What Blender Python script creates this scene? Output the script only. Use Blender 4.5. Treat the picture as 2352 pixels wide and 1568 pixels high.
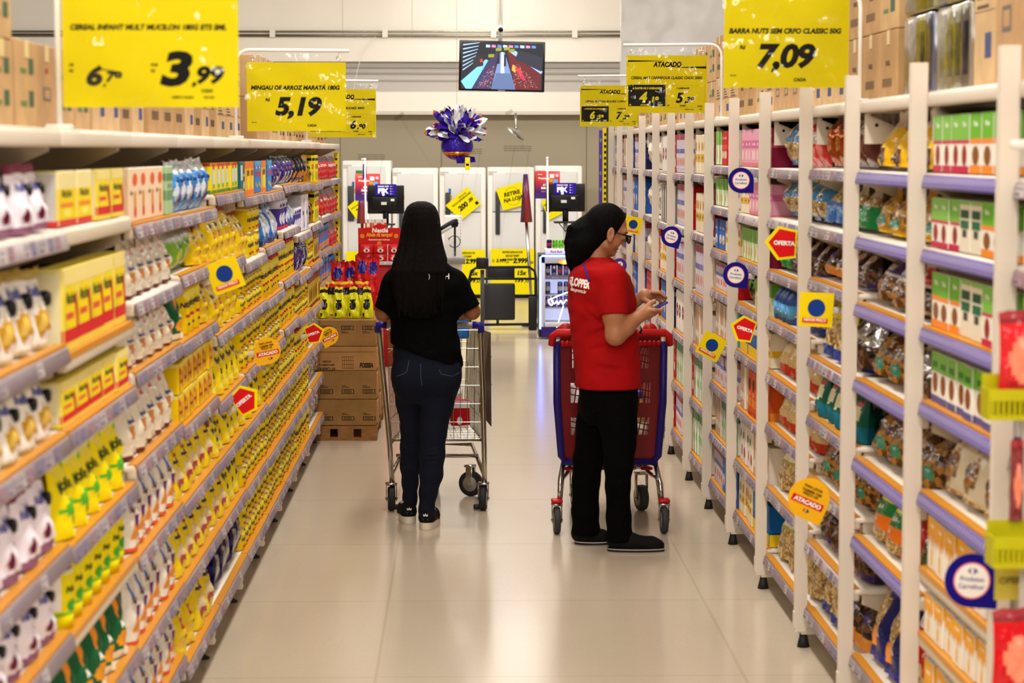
import bpy, bmesh, math, random
import numpy as np
from mathutils import Vector, Matrix, Euler

sc = bpy.context.scene
for _o in list(bpy.data.objects):
    bpy.data.objects.remove(_o, do_unlink=True)
C = sc.collection
R = math.radians
PI = math.pi

# ------------------------------------------------------------------ camera
F_PX = 5000.0
CAM_Z = 1.85
PITCH, YAW = 5.02, 1.29
cam_d = bpy.data.cameras.new('camera')
cam = bpy.data.objects.new('camera', cam_d)
C.objects.link(cam)
cam.location = (0, 0, CAM_Z)
cam.rotation_euler = (R(90 - PITCH), 0, R(-YAW))
cam_d.sensor_width = 36.0
cam_d.lens = F_PX / 2352.0 * 36.0
cam_d.clip_end = 200
cam_d.dof.use_dof = True
cam_d.dof.focus_distance = 13.2
cam_d.dof.aperture_fstop = 5.0
sc.camera = cam
CAMR = cam.rotation_euler.to_matrix()

def at(px, py, d):
    """World point that lies on the sight line of a pixel, d metres down the aisle."""
    v = CAMR @ Vector(((px - 1176.0) / F_PX, -(py - 784.0) / F_PX, -1.0))
    t = d / v.y
    return Vector((v.x * t, d, CAM_Z + v.z * t))

# ------------------------------------------------------------------ light
sc.view_settings.view_transform = 'Standard'
sc.view_settings.look = 'None'
sc.view_settings.gamma = 1.0
sc.view_settings.use_curve_mapping = False
sc.view_settings.exposure = 0.15
sc.cycles.max_bounces = 6
sc.cycles.diffuse_bounces = 3
sc.cycles.glossy_bounces = 3
sc.cycles.transparent_max_bounces = 10
sc.cycles.caustics_reflective = False
sc.cycles.caustics_refractive = False
sc.cycles.sample_clamp_indirect = 6.0

w = bpy.data.worlds.new('world'); sc.world = w; w.use_nodes = True
w.node_tree.nodes['Background'].inputs[0].default_value = (1.0, 0.96, 0.91, 1)
w.node_tree.nodes['Background'].inputs[1].default_value = 0.07

def area(name, loc, sx, sy, power, rot=(0, 0, 0), color=(1.0, 0.965, 0.915)):
    l = bpy.data.lights.new(name, 'AREA'); l.shape = 'RECTANGLE'; l.size = sx; l.size_y = sy
    l.energy = power; l.color = color
    o = bpy.data.objects.new(name, l); C.objects.link(o); o.location = loc; o.rotation_euler = rot
    return o
# rows of fluorescent lamps under the ceiling, running along the aisles, with added fills marked below
for _i, _y in enumerate((-7.5, -3.0, 1.5, 6.0, 10.5, 15.0)):
    area('ceiling_or_fill_light', (0.18, _y, 4.55), 0.35, 3.2, 112)
for _x in (-4.5, -1.5, 1.5, 4.5):
    area('ceiling_or_fill_light', (_x, 20.5, 4.9), 2.4, 0.35, 105, (R(38), 0, 0))  # added fills tilted at the back wall to brighten it, not store lamps
area('ceiling_or_fill_light', (0.32, 26.4, 4.4), 1.3, 2.6, 55)
for _x in (-3.0, -1.0, 1.2, 3.2):
    area('ceiling_or_fill_light', (_x, -2.5, 4.4), 0.35, 3.0, 105, (R(38), 0, 0))  # added fills behind the camera, tilted to brighten the price signs
for _y in (4.0, 12.0, 20.0):
    area('ceiling_or_fill_light', (-3.4, _y, 4.55), 0.35, 6.0, 95)
    area('ceiling_or_fill_light', (3.9, _y, 4.55), 0.35, 6.0, 95)

# ------------------------------------------------------------------ materials
def lin(h):
    h = h.lstrip('#')
    v = [int(h[i:i + 2], 16) / 255.0 for i in (0, 2, 4)]
    return tuple((c / 12.92 if c <= 0.04045 else ((c + 0.055) / 1.055) ** 2.4) for c in v)

MATS = {}
FIN = {  # roughness, metallic, specular, bump scale, bump strength, colour variation
    'paper': (0.6, 0, 0.12, 0, 0, 0.03),
    'card': (0.42, 0, 0.1, 0, 0, 0.03),
    'gloss': (0.17, 0, 0.32, 26, 0.75, 0.05),
    'foil': (0.2, 0.85, 0.5, 24, 0.8, 0.05),
    'clear': (0.14, 0, 0.6, 34, 0.5, 0.35),
    'plastic': (0.36, 0, 0.22, 0, 0, 0.03),
    'paint': (0.45, 0, 0.2, 0, 0, 0.04),
    'steel': (0.22, 1.0, 0.5, 0, 0, 0.05),
    'cloth': (0.85, 0, 0.15, 180, 0.12, 0.08),
    'skin': (0.48, 0, 0.4, 120, 0.03, 0.06),
    'rubber': (0.6, 0, 0.3, 0, 0, 0.05),
    'board': (0.8, 0, 0.2, 0, 0, 0.10),
    'wood': (0.75, 0, 0.2, 0, 0, 0.25),
    'hair': (0.7, 0, 0.06, 0, 0, 0.2),
    'dark': (0.9, 0, 0.05, 180, 0.12, 0.08),
}
def mat(hexc, fin='paper'):
    key = (hexc, fin)
    if key in MATS:
        return MATS[key]
    ro, me, sp, bs, bst, cv = FIN[fin]
    m = bpy.data.materials.new(fin + '_' + hexc.lstrip('#')); m.use_nodes = True
    nt = m.node_tree; b = nt.nodes['Principled BSDF']
    c = lin(hexc)
    b.inputs['Base Color'].default_value = (*c, 1)
    b.inputs['Roughness'].default_value = ro
    b.inputs['Metallic'].default_value = me
    b.inputs['Specular IOR Level'].default_value = sp
    if cv >= 0.05:
        tc = nt.nodes.new('ShaderNodeTexCoord'); ns = nt.nodes.new('ShaderNodeTexNoise')
        ns.inputs['Scale'].default_value = {'wood': 14, 'clear': 55, 'board': 9, 'skin': 20, 'hair': 60}.get(fin, 12)
        ns.inputs['Detail'].default_value = 3
        mp = nt.nodes.new('ShaderNodeMapping')
        if fin == 'wood': mp.inputs['Scale'].default_value = (1, 1, 9)
        if fin == 'hair': mp.inputs['Scale'].default_value = (2.2, 2.2, 0.12)
        nt.links.new(tc.outputs['Object'], mp.inputs[0]); nt.links.new(mp.outputs[0], ns.inputs['Vector'])
        mx = nt.nodes.new('ShaderNodeMix'); mx.data_type = 'RGBA'
        rp = nt.nodes.new('ShaderNodeMapRange'); rp.inputs[1].default_value = 0.35; rp.inputs[2].default_value = 0.65
        nt.links.new(ns.outputs[0], rp.inputs[0]); nt.links.new(rp.outputs[0], mx.inputs['Factor'])
        mx.inputs[6].default_value = (*[x * (1 - cv) for x in c], 1)
        mx.inputs[7].default_value = (*[min(1, x * (1 + cv)) for x in c], 1)
        nt.links.new(mx.outputs[2], b.inputs['Base Color'])
        if fin == 'hair':
            bp = nt.nodes.new('ShaderNodeBump'); bp.inputs['Strength'].default_value = 0.6; bp.inputs['Distance'].default_value = 0.01
            nt.links.new(ns.outputs[0], bp.inputs['Height']); nt.links.new(bp.outputs[0], b.inputs['Normal'])
    if bst:
        tc = nt.nodes.new('ShaderNodeTexCoord'); ns = nt.nodes.new('ShaderNodeTexNoise')
        ns.inputs['Scale'].default_value = bs; ns.inputs['Detail'].default_value = 2
        bp = nt.nodes.new('ShaderNodeBump'); bp.inputs['Strength'].default_value = bst; bp.inputs['Distance'].default_value = 0.012
        nt.links.new(tc.outputs['Object'], ns.inputs['Vector'])
        nt.links.new(ns.outputs[0], bp.inputs['Height']); nt.links.new(bp.outputs[0], b.inputs['Normal'])
    MATS[key] = m
    return m

def mat_emit(hexc, strength):
    key = (hexc, 'emit', strength)
    if key in MATS: return MATS[key]
    m = bpy.data.materials.new('glow_' + hexc.lstrip('#')); m.use_nodes = True
    b = m.node_tree.nodes['Principled BSDF']; c = lin(hexc)
    b.inputs['Base Color'].default_value = (*c, 1)
    b.inputs['Emission Color'].default_value = (*c, 1); b.inputs['Emission Strength'].default_value = strength
    b.inputs['Roughness'].default_value = 0.4
    MATS[key] = m
    return m

def mat_contents(c1, c2, c3, scale=60):
    """Clear film over nuts / cookies: clumped colours under a glossy skin."""
    key = (c1, c2, c3, scale)
    if key in MATS: return MATS[key]
    m = bpy.data.materials.new('bagged_food_' + c1.lstrip('#')); m.use_nodes = True
    nt = m.node_tree; b = nt.nodes['Principled BSDF']
    tc = nt.nodes.new('ShaderNodeTexCoord'); vo = nt.nodes.new('ShaderNodeTexVoronoi')
    vo.inputs['Scale'].default_value = scale
    nt.links.new(tc.outputs['Object'], vo.inputs['Vector'])
    rp = nt.nodes.new('ShaderNodeValToRGB'); e = rp.color_ramp.elements
    e[0].color = (*lin(c1), 1); e[1].color = (*lin(c3), 1); e[1].position = 0.85
    n = e.new(0.45); n.color = (*lin(c2), 1)
    sep = nt.nodes.new('ShaderNodeSeparateColor')
    nt.links.new(vo.outputs['Color'], sep.inputs[0]); nt.links.new(sep.outputs[0], rp.inputs[0])
    nt.links.new(rp.outputs[0], b.inputs['Base Color'])
    ns = nt.nodes.new('ShaderNodeTexNoise'); ns.inputs['Scale'].default_value = 30
    nt.links.new(tc.outputs['Object'], ns.inputs['Vector'])
    bp = nt.nodes.new('ShaderNodeBump'); bp.inputs['Strength'].default_value = 0.7; bp.inputs['Distance'].default_value = 0.014
    nt.links.new(ns.outputs[0], bp.inputs['Height']); nt.links.new(bp.outputs[0], b.inputs['Normal'])
    b.inputs['Roughness'].default_value = 0.12; b.inputs['Specular IOR Level'].default_value = 0.7
    MATS[key] = m
    return m

def mat_film(name='clear_film', alpha=0.1, rough=0.08, ior=1.45):
    if name in MATS: return MATS[name]
    m = bpy.data.materials.new(name); m.use_nodes = True
    nt = m.node_tree; nt.nodes.remove(nt.nodes['Principled BSDF'])
    out = nt.nodes['Material Output']
    tr = nt.nodes.new('ShaderNodeBsdfTransparent'); gl = nt.nodes.new('ShaderNodeBsdfGlossy')
    gl.inputs['Roughness'].default_value = rough
    fr = nt.nodes.new('ShaderNodeFresnel'); fr.inputs['IOR'].default_value = ior
    mr = nt.nodes.new('ShaderNodeMath'); mr.operation = 'ADD'; mr.inputs[1].default_value = alpha
    tc = nt.nodes.new('ShaderNodeTexCoord'); ns = nt.nodes.new('ShaderNodeTexNoise'); ns.inputs['Scale'].default_value = 9
    bp = nt.nodes.new('ShaderNodeBump'); bp.inputs['Strength'].default_value = 0.5; bp.inputs['Distance'].default_value = 0.02
    nt.links.new(tc.outputs['Object'], ns.inputs['Vector']); nt.links.new(ns.outputs[0], bp.inputs['Height'])
    nt.links.new(bp.outputs[0], gl.inputs['Normal'])
    nt.links.new(fr.outputs[0], mr.inputs[0])
    mx = nt.nodes.new('ShaderNodeMixShader')
    nt.links.new(mr.outputs[0], mx.inputs[0]); nt.links.new(tr.outputs[0], mx.inputs[1]); nt.links.new(gl.outputs[0], mx.inputs[2])
    nt.links.new(mx.outputs[0], out.inputs[0])
    MATS[name] = m
    return m

# ------------------------------------------------------------------ text as outlines
_TX = {}
def text_geo(s, bold=0.02, shear=0.0, spacing=1.0):
    """(verts, faces, width, height) of one line of text, cap height 1, lower left at 0,0."""
    key = (s, bold, shear, spacing)
    if key in _TX: return _TX[key]
    cu = bpy.data.curves.new('txt', 'FONT'); cu.body = s; cu.size = 1.0
    cu.offset = bold; cu.shear = shear; cu.space_character = spacing
    cu.resolution_u = 3; cu.fill_mode = 'FRONT'
    ob = bpy.data.objects.new('txt', cu); C.objects.link(ob)
    dg = bpy.context.evaluated_depsgraph_get()
    oe = ob.evaluated_get(dg); me = oe.to_mesh()
    v = np.array([tuple(x.co[:2]) for x in me.vertices], dtype=float).reshape(-1, 2)
    f = [tuple(p.vertices) for p in me.polygons]
    oe.to_mesh_clear()
    bpy.data.objects.remove(ob, do_unlink=True); bpy.data.curves.remove(cu)
    if len(v) == 0: v = np.zeros((1, 2)); f = []
    v = v - v.min(0)
    hgt = 0.73 + 2 * bold
    v = v / hgt
    _TX[key] = (v, f, float(v[:, 0].max()), float(v[:, 1].max()))
    return _TX[key]

# ------------------------------------------------------------------ mesh builder
class MB:
    def __init__(s):
        s.v = []; s.f = []; s.m = []; s.sm = []; s.mats = []
    def mi(s, m):
        if isinstance(m, tuple): m = mat(*m)
        elif isinstance(m, str): m = mat(m)
        if m not in s.mats: s.mats.append(m)
        return s.mats.index(m)
    def add(s, verts, faces, m, smooth=False, T=None):
        k = len(s.v); i = s.mi(m)
        if T is not None: verts = [T @ Vector(p) for p in verts]
        s.v.extend([tuple(p) for p in verts])
        for f in faces:
            s.f.append(tuple(k + j for j in f)); s.m.append(i); s.sm.append(smooth)
        return s
    def quad(s, a, b, c, d, m): return s.add([a, b, c, d], [(0, 1, 2, 3)], m)
    def box(s, x0, x1, y0, y1, z0, z1, m, T=None):
        vs = [(x, y, z) for x in (x0, x1) for y in (y0, y1) for z in (z0, z1)]
        fs = [(0, 1, 3, 2), (4, 6, 7, 5), (0, 4, 5, 1), (2, 3, 7, 6), (0, 2, 6, 4), (1, 5, 7, 3)]
        return s.add(vs, fs, m, False, T)
    def rbox(s, x0, x1, y0, y1, z0, z1, m, r=0.01, seg=2, T=None, smooth=True):
        bm = bmesh.new(); bmesh.ops.create_cube(bm, size=1.0)
        for v in bm.verts:
            v.co = Vector(((x0 + x1) / 2 + v.co.x * (x1 - x0), (y0 + y1) / 2 + v.co.y * (y1 - y0), (z0 + z1) / 2 + v.co.z * (z1 - z0)))
        r = min(r, 0.49 * min(x1 - x0, y1 - y0, z1 - z0))
        bmesh.ops.bevel(bm, geom=list(bm.edges), offset=r, segments=seg, affect='EDGES', profile=0.5)
        return s.bm(bm, m, smooth, T)
    def bm(s, bm, m, smooth=True, T=None):
        bm.verts.index_update()
        s.add([v.co.copy() for v in bm.verts], [tuple(v.index for v in f.verts) for f in bm.faces], m, smooth, T)
        bm.free(); return s
    def tube(s, pts, r, m, n=8, cap=True, smooth=True):
        pts = [Vector(p) for p in pts]
        rs = r if isinstance(r, (list, tuple)) else [r] * len(pts)
        t0 = (pts[1] - pts[0]).normalized()
        up = Vector((0, 0, 1)) if abs(t0.z) < 0.9 else Vector((0, 1, 0))
        u = t0.cross(up).normalized(); vs = []; fs = []
        for i, p in enumerate(pts):
            t = (pts[min(i + 1, len(pts) - 1)] - pts[max(i - 1, 0)]).normalized()
            u = (u - t * u.dot(t)).normalized(); w_ = t.cross(u)
            for k in range(n):
                a = 2 * PI * k / n
                vs.append(p + (u * math.cos(a) + w_ * math.sin(a)) * rs[i])
        for i in range(len(pts) - 1):
            for k in range(n):
                a, b = i * n + k, i * n + (k + 1) % n
                fs.append((a, b, b + n, a + n))
        if cap:
            fs.append(tuple(range(n - 1, -1, -1))); fs.append(tuple((len(pts) - 1) * n + k for k in range(n)))
        return s.add(vs, fs, m, smooth)
    def lathe(s, prof, m, n=20, T=None, smooth=True):
        vs = []; fs = []
        for r, z in prof:
            for k in range(n):
                a = 2 * PI * k / n
                vs.append((r * math.cos(a), r * math.sin(a), z))
        for i in range(len(prof) - 1):
            for k in range(n):
                a, b = i * n + k, i * n + (k + 1) % n
                fs.append((a, b, b + n, a + n))
        fs.append(tuple(range(n - 1, -1, -1))); fs.append(tuple((len(prof) - 1) * n + k for k in range(n)))
        return s.add(vs, fs, m, smooth, T)
    def sphere(s, c, r, m, n=16, k=10):
        rr = r if isinstance(r, (tuple, list)) else (r, r, r)
        vs = []; fs = []
        for i in range(k + 1):
            th = PI * i / k
            for j in range(n):
                a = 2 * PI * j / n
                vs.append((c[0] + rr[0] * math.sin(th) * math.cos(a), c[1] + rr[1] * math.sin(th) * math.sin(a), c[2] + rr[2] * math.cos(th)))
        for i in range(k):
            for j in range(n):
                a, b = i * n + j, i * n + (j + 1) % n
                fs.append((a, a + n, b + n, b))
        return s.add(vs, fs, m, True)
    def prism(s, poly, h, m, T=None, smooth=False):
        """poly: list of (x, y); extruded from z=0 to z=h."""
        n = len(poly)
        vs = [(x, y, 0) for x, y in poly] + [(x, y, h) for x, y in poly]
        fs = [tuple(range(n - 1, -1, -1)), tuple(range(n, 2 * n))] + [(i, (i + 1) % n, n + (i + 1) % n, n + i) for i in range(n)]
        return s.add(vs, fs, m, smooth, T)
    def poly(s, pts, m): return s.add(pts, [tuple(range(len(pts)))], m)
    def text(s, txt, T, h, m, bold=0.02, shear=0.0, align='c', maxw=None, spacing=1.0, fmap=None):
        """T maps the text plane (x right, y up) into place; h = cap height."""
        v, f, wd, ht = text_geo(txt, bold, shear, spacing)
        sx = h
        if maxw and wd * h > maxw: sx = maxw / wd
        ox = {'c': -wd * sx / 2, 'l': 0, 'r': -wd * sx}[align]
        P = [Vector((x * sx + ox, y * h, 0)) for x, y in v]
        if fmap: P = [fmap(p) for p in P]
        else: P = [T @ p for p in P]
        return s.add(P, f, m)
    def mesh(s, name):
        me = bpy.data.meshes.new(name)
        me.from_pydata(s.v, [], s.f)
        for m in s.mats: me.materials.append(m)
        if s.f:
            me.polygons.foreach_set('material_index', s.m)
            me.polygons.foreach_set('use_smooth', s.sm)
        me.update()
        return me
    def build(s, name, parent=None, loc=None, rot=None):
        return link(name, s.mesh(name), parent, loc, rot)

def link(name, data, parent=None, loc=None, rot=None):
    o = bpy.data.objects.new(name, data); C.objects.link(o)
    if parent is not None: o.parent = parent
    if loc is not None: o.location = loc
    if rot is not None: o.rotation_euler = rot
    return o
def tag(o, label, cat, group=None):
    o['label'] = label; o['category'] = cat
    if group: o['group'] = group
    return o
def thing(name, label, cat, loc=(0, 0, 0), rz=0.0, group=None):
    o = link(name, None, None, loc, (0, 0, rz)); o.empty_display_size = 0.1
    return tag(o, label, cat, group)
def struct(o): o['kind'] = 'structure'; return o
def plane_T(o, right, up):
    """Matrix with x along right, y along up, z out of the plane."""
    r = Vector(right).normalized(); u = Vector(up); u = (u - r * u.dot(r)).normalized(); n = r.cross(u)
    M = Matrix((( r.x, u.x, n.x, o[0]), (r.y, u.y, n.y, o[1]), (r.z, u.z, n.z, o[2]), (0, 0, 0, 1)))
    return M
ORD = 'zeroth first second third fourth fifth sixth seventh eighth ninth tenth eleventh twelfth thirteenth fourteenth fifteenth sixteenth seventeenth eighteenth nineteenth twentieth'.split()
def spline(pts, n=6):
    P = [Vector(p) for p in pts]; P = [P[0]] + P + [P[-1]]; out = []
    for a, b, c, d in zip(P, P[1:], P[2:], P[3:]):
        for k in range(n):
            t = k / n; out.append(.5 * (2 * b + (c - a) * t + (2 * a - 5 * b + 4 * c - d) * t * t + (3 * b - a - 3 * c + d) * t ** 3))
    return out + [P[-1]]
def circle(r, n=28, cx=0, cy=0, ry=None, a0=0, a1=2 * PI):
    full = abs(a1 - a0 - 2 * PI) < 1e-6
    return [(cx + r * math.cos(a0 + (a1 - a0) * i / (n if full else n - 1)), cy + (ry or r) * math.sin(a0 + (a1 - a0) * i / (n if full else n - 1))) for i in range(n)]
# ================================================================== SETTING
def mat_floor():
    m = bpy.data.materials.new('polished_floor'); m.use_nodes = True
    nt = m.node_tree; b = nt.nodes['Principled BSDF']
    tc = nt.nodes.new('ShaderNodeTexCoord')
    n1 = nt.nodes.new('ShaderNodeTexNoise'); n1.inputs['Scale'].default_value = 0.7; n1.inputs['Detail'].default_value = 5
    n2 = nt.nodes.new('ShaderNodeTexNoise'); n2.inputs['Scale'].default_value = 60; n2.inputs['Detail'].default_value = 3
    mp = nt.nodes.new('ShaderNodeMapping'); mp.inputs['Scale'].default_value = (1, 0.35, 1)
    nt.links.new(tc.outputs['Object'], mp.inputs[0])
    nt.links.new(mp.outputs[0], n1.inputs['Vector']); nt.links.new(tc.outputs['Object'], n2.inputs['Vector'])
    rp = nt.nodes.new('ShaderNodeValToRGB')
    rp.color_ramp.elements[0].position = 0.3; rp.color_ramp.elements[0].color = (*lin('#c6b49c'), 1)
    rp.color_ramp.elements[1].position = 0.72; rp.color_ramp.elements[1].color = (*lin('#d6c6b0'), 1)
    nt.links.new(n1.outputs[0], rp.inputs[0])
    mx = nt.nodes.new('ShaderNodeMix'); mx.data_type = 'RGBA'; mx.blend_type = 'MULTIPLY'; mx.inputs[0].default_value = 0.12
    nt.links.new(rp.outputs[0], mx.inputs[6]); nt.links.new(n2.outputs[0], mx.inputs[7])
    # joints between the large slabs
    br = nt.nodes.new('ShaderNodeTexBrick'); br.offset = 0.0
    br.inputs['Scale'].default_value = 1.0; br.inputs['Mortar Size'].default_value = 0.006
    br.inputs['Brick Width'].default_value = 1.3; br.inputs['Row Height'].default_value = 1.3
    br.inputs['Color1'].default_value = (1, 1, 1, 1); br.inputs['Color2'].default_value = (0.97, 0.96, 0.95, 1)
    br.inputs['Mortar'].default_value = (0.82, 0.79, 0.74, 1)
    mp2 = nt.nodes.new('ShaderNodeMapping'); mp2.inputs['Location'].default_value = (0.31, 0.25, 0)
    nt.links.new(tc.outputs['Object'], mp2.inputs[0]); nt.links.new(mp2.outputs[0], br.inputs['Vector'])
    mx2 = nt.nodes.new('ShaderNodeMix'); mx2.data_type = 'RGBA'; mx2.blend_type = 'MULTIPLY'; mx2.inputs[0].default_value = 0.8
    nt.links.new(mx.outputs[2], mx2.inputs[6]); nt.links.new(br.outputs[0], mx2.inputs[7])
    nt.links.new(mx2.outputs[2], b.inputs['Base Color'])
    mr = nt.nodes.new('ShaderNodeMapRange'); mr.inputs[3].default_value = 0.12; mr.inputs[4].default_value = 0.22
    nt.links.new(n1.outputs[0], mr.inputs[0]); nt.links.new(mr.outputs[0], b.inputs['Roughness'])
    b.inputs['Specular IOR Level'].default_value = 0.55
    bp = nt.nodes.new('ShaderNodeBump'); bp.inputs['Strength'].default_value = 0.04; bp.inputs['Distance'].default_value = 0.01
    n3 = nt.nodes.new('ShaderNodeTexNoise'); n3.inputs['Scale'].default_value = 6
    nt.links.new(tc.outputs['Object'], n3.inputs['Vector']); nt.links.new(n3.outputs[0], bp.inputs['Height'])
    nt.links.new(bp.outputs[0], b.inputs['Normal'])
    return m
def mat_wall(name, h, seam=True):
    m = bpy.data.materials.new(name); m.use_nodes = True
    nt = m.node_tree; b = nt.nodes['Principled BSDF']
    tc = nt.nodes.new('ShaderNodeTexCoord'); ns = nt.nodes.new('ShaderNodeTexNoise'); ns.inputs['Scale'].default_value = 1.4
    ns.inputs['Detail'].default_value = 4
    nt.links.new(tc.outputs['Object'], ns.inputs['Vector'])
    c = lin(h); rp = nt.nodes.new('ShaderNodeValToRGB')
    rp.color_ramp.elements[0].position = 0.3; rp.color_ramp.elements[1].position = 0.7
    rp.color_ramp.elements[0].color = (*[x * 0.95 for x in c], 1); rp.color_ramp.elements[1].color = (*c, 1)
    nt.links.new(ns.outputs[0], rp.inputs[0]); nt.links.new(rp.outputs[0], b.inputs['Base Color'])
    b.inputs['Roughness'].default_value = 0.6; b.inputs['Specular IOR Level'].default_value = 0.3
    return m
YW = 28.6
b = MB(); b.box(-9, 9, -8, YW + 0.2, -0.1, 0, mat_floor()); struct(b.build('floor'))
def zrow(y): return at(1176, y, YW).z
zA, zB, zC, zD, zE = zrow(262), zrow(212), zrow(143), zrow(92), zrow(83)
b = MB()
mw = mat_wall('lower_wall_paint', '#a89b82')
b.box(-9, 9, YW, YW + 0.2, 0, zA, mw)
for x in (-3.05, -0.3 - 1.3, 0.62 - 1.3 + 0.4, 1.62, 3.3):          # panel joints
    b.box(x - 0.006, x + 0.006, YW - 0.004, YW + 0.001, 0, zA, ('#7d715c', 'paint'))
struct(b.build('wall_back'))
cream = mat_wall('cream_panel', '#efe6d8'); grey = mat_wall('grey_panel', '#bdb6ae')
b = MB(); b.box(-9, 9, YW - 0.2, YW + 0.2, zA, zB, cream); b.box(-9, 9, YW - 0.22, YW - 0.19, zA - 0.01, zA + 0.035, ('#cfc6ba', 'paint'))
struct(b.build('trim_1'))
b = MB(); b.box(-9, 9, YW - 0.12, YW + 0.2, zB, zC, grey)
for k, t in enumerate((0.35, 0.6, 0.8)):
    z = zB + (zC - zB) * t; b.box(-9, 9, YW - 0.13 - 0.012 * k, YW - 0.11, z, z + 0.02, ('#9d958c', 'paint'))
struct(b.build('trim_2'))
b = MB(); b.box(-9, 9, YW - 0.2, YW + 0.2, zC, zD + 0.02, cream); struct(b.build('trim_3'))
b = MB(); b.box(-9, 9, YW - 0.15, YW + 0.2, zD + 0.02, 5.4, cream)
for x in (-2.9, -1.55, -0.65, 0.45):
    b.box(x - 0.005, x + 0.005, YW - 0.154, YW - 0.149, zD + 0.02, 5.4, ('#d3cabd', 'paint'))
struct(b.build('wall_back_upper'))
b = MB(); b.box(-9, 9, -8, YW + 0.2, 5.4, 5.5, mat_wall('ceiling_paint', '#d9d4ca')); struct(b.build('ceiling'))
# conduit along the wall, held by clips
p = thing('conduit_pipe', 'thin dull metal conduit pipe running along the cream wall', 'pipe', (0, YW - 0.23, zE))
b = MB(); b.tube([(-6, 0, 0), (0, 0, -0.01), (6, 0, 0.01)], 0.017, ('#8d8574', 'steel')); b.build('tube', p)
b = MB(); b.tube([(-6, 0.03, 0.045), (6, 0.03, 0.055)], 0.011, ('#b9b09a', 'steel')); b.build('cable', p)
for x in (-2.45, -1.0, 0.4, 1.45):
    b = MB(); b.box(-0.035, 0.035, -0.02, 0.055, -0.03, 0.07, ('#e6dfd2', 'paint')); b.build('clip', p, (x, 0, 0))
p = thing('loose_cable', 'thin loose white cable drooping down the grey band of the wall', 'cable', (0, YW - .26, 0))
b = MB(); b.tube([(q.x, -.02 * k, q.z) for k, q in enumerate(at(x, y, YW - .26) for x, y in ((862, 84), (858, 92), (838, 112), (829, 135), (822, 160), (817, 185), (812, 215)))], .004, ('#e8e2d6', 'plastic'), 6); b.build('cord', p)
# ================================================================== SHELVING
XL, XR = -0.895, 1.25                       # front faces of the two runs of shelving
LD = [3.89, 4.89, 5.89, 6.87, 7.87, 8.87, 9.85, 10.82, 11.8, 12.78, 13.76, 14.85, 16.0, 17.2]
RD = [4.0, 5.0, 6.0, 7.02, 7.97, 9.06, 10.1, 11.12, 12.1, 13.16, 14.2, 15.3, 16.4, 17.5, 18.5]
GL = [1.62, 1.38, 1.14, 0.9, 0.66, 0.42, 0.165]
LZ = [[1.64, 1.386, 1.185, .936, .735, .47, .2], [1.643, 1.36, 1.187, .922, .717, .468, .2],
      [1.62, 1.41, 1.217, .964, .71, .451, .22], [1.617, 1.425, 1.21, .94, .695, .443, .165],
      [1.66, 1.40, 1.15, .90, .69, .44, .165], [1.63, 1.36, 1.15, .91, .68, .43, .165],
      [1.625, 1.38, 1.14, .9, .66, .42, .165], [1.645, 1.42, 1.17, .93, .66, .42, .165],
      [1.635, 1.36, 1.13, .9, .66, .41, .165], [1.62, 1.38, 1.14, .88, .64, .42, .165],
      GL, [1.61, 1.36, 1.12, .9, .66, .42, .165], [1.605, 1.345, 1.1, .86, .64, .42, .165]]
GR = [1.745, 1.54, 1.322, 1.118, .9, .64, .383, .137]
GF = [1.685, 1.375, 1.05, .74, .43, .137]
RZ = [[1.75, 1.55, 1.33, 1.12, .88, .65, .45, .2], [1.757, 1.553, 1.335, 1.128, .876, .66, .475, .2],
      [1.754, 1.546, 1.329, 1.084, .826, .569, .173], [1.755, 1.547, 1.355, 1.07, .853, .62, .382, .13],
      [1.747, 1.542, 1.326, 1.124, .897, .682, .414, .122], [1.743, 1.531, 1.322, 1.117, .9, .632, .383, .139],
      [1.744, 1.54, 1.322, 1.12, .885, .644, .383, .133], [1.69, 1.372, 1.037, .745, .449, .14],
      GF, [1.67, 1.36, 1.05, .74, .43, .137], GF, GF, GF, GF]
ZTOPL, ZTOPR = 1.868, 1.98
WHITE = ('#ddd0c0', 'paint')
CREAM = ('#d2c3ac', 'paint')
LILAC = ('#87787f', 'plastic')
VIOLET = ('#5a4c98', 'plastic')
ORANGE = ('#d08a22', 'plastic')
PALE = ('#b5a8ac', 'plastic')
def XF(i): return XL if i < 10 else XL - .075   # the last three bays on the left stand a little further back
_sm = {}
def shelf_mesh(W, depth, top):
    """Steel shelf plate: front lip, end brackets; front edge at x=0, lip centre at z=0, plate behind it."""
    key = ('s', round(W, 2), depth, top)
    if key in _sm: return _sm[key]
    b = MB(); h = 0.010
    b.rbox(-depth, 0.0, 0.004, W - 0.004, 0.012, 0.03, WHITE, 0.004, 1)
    b.rbox(-0.022, 0.004, 0.006, W - 0.006, -h, 0.026, WHITE if top else CREAM, 0.006, 2)
    for y in (0.012, W - 0.018):
        bm = [(-depth, -0.075), (-depth, 0.012), (-0.03, 0.012), (-0.03, -0.02), (-0.16, -0.075)]
        T = Matrix(((1, 0, 0, 0), (0, 0, -1, y + 0.006), (0, 1, 0, 0), (0, 0, 0, 1)))
        b.prism(bm, 0.006, CREAM, T)
    _sm[key] = b.mesh('shelf'); return _sm[key]
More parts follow.
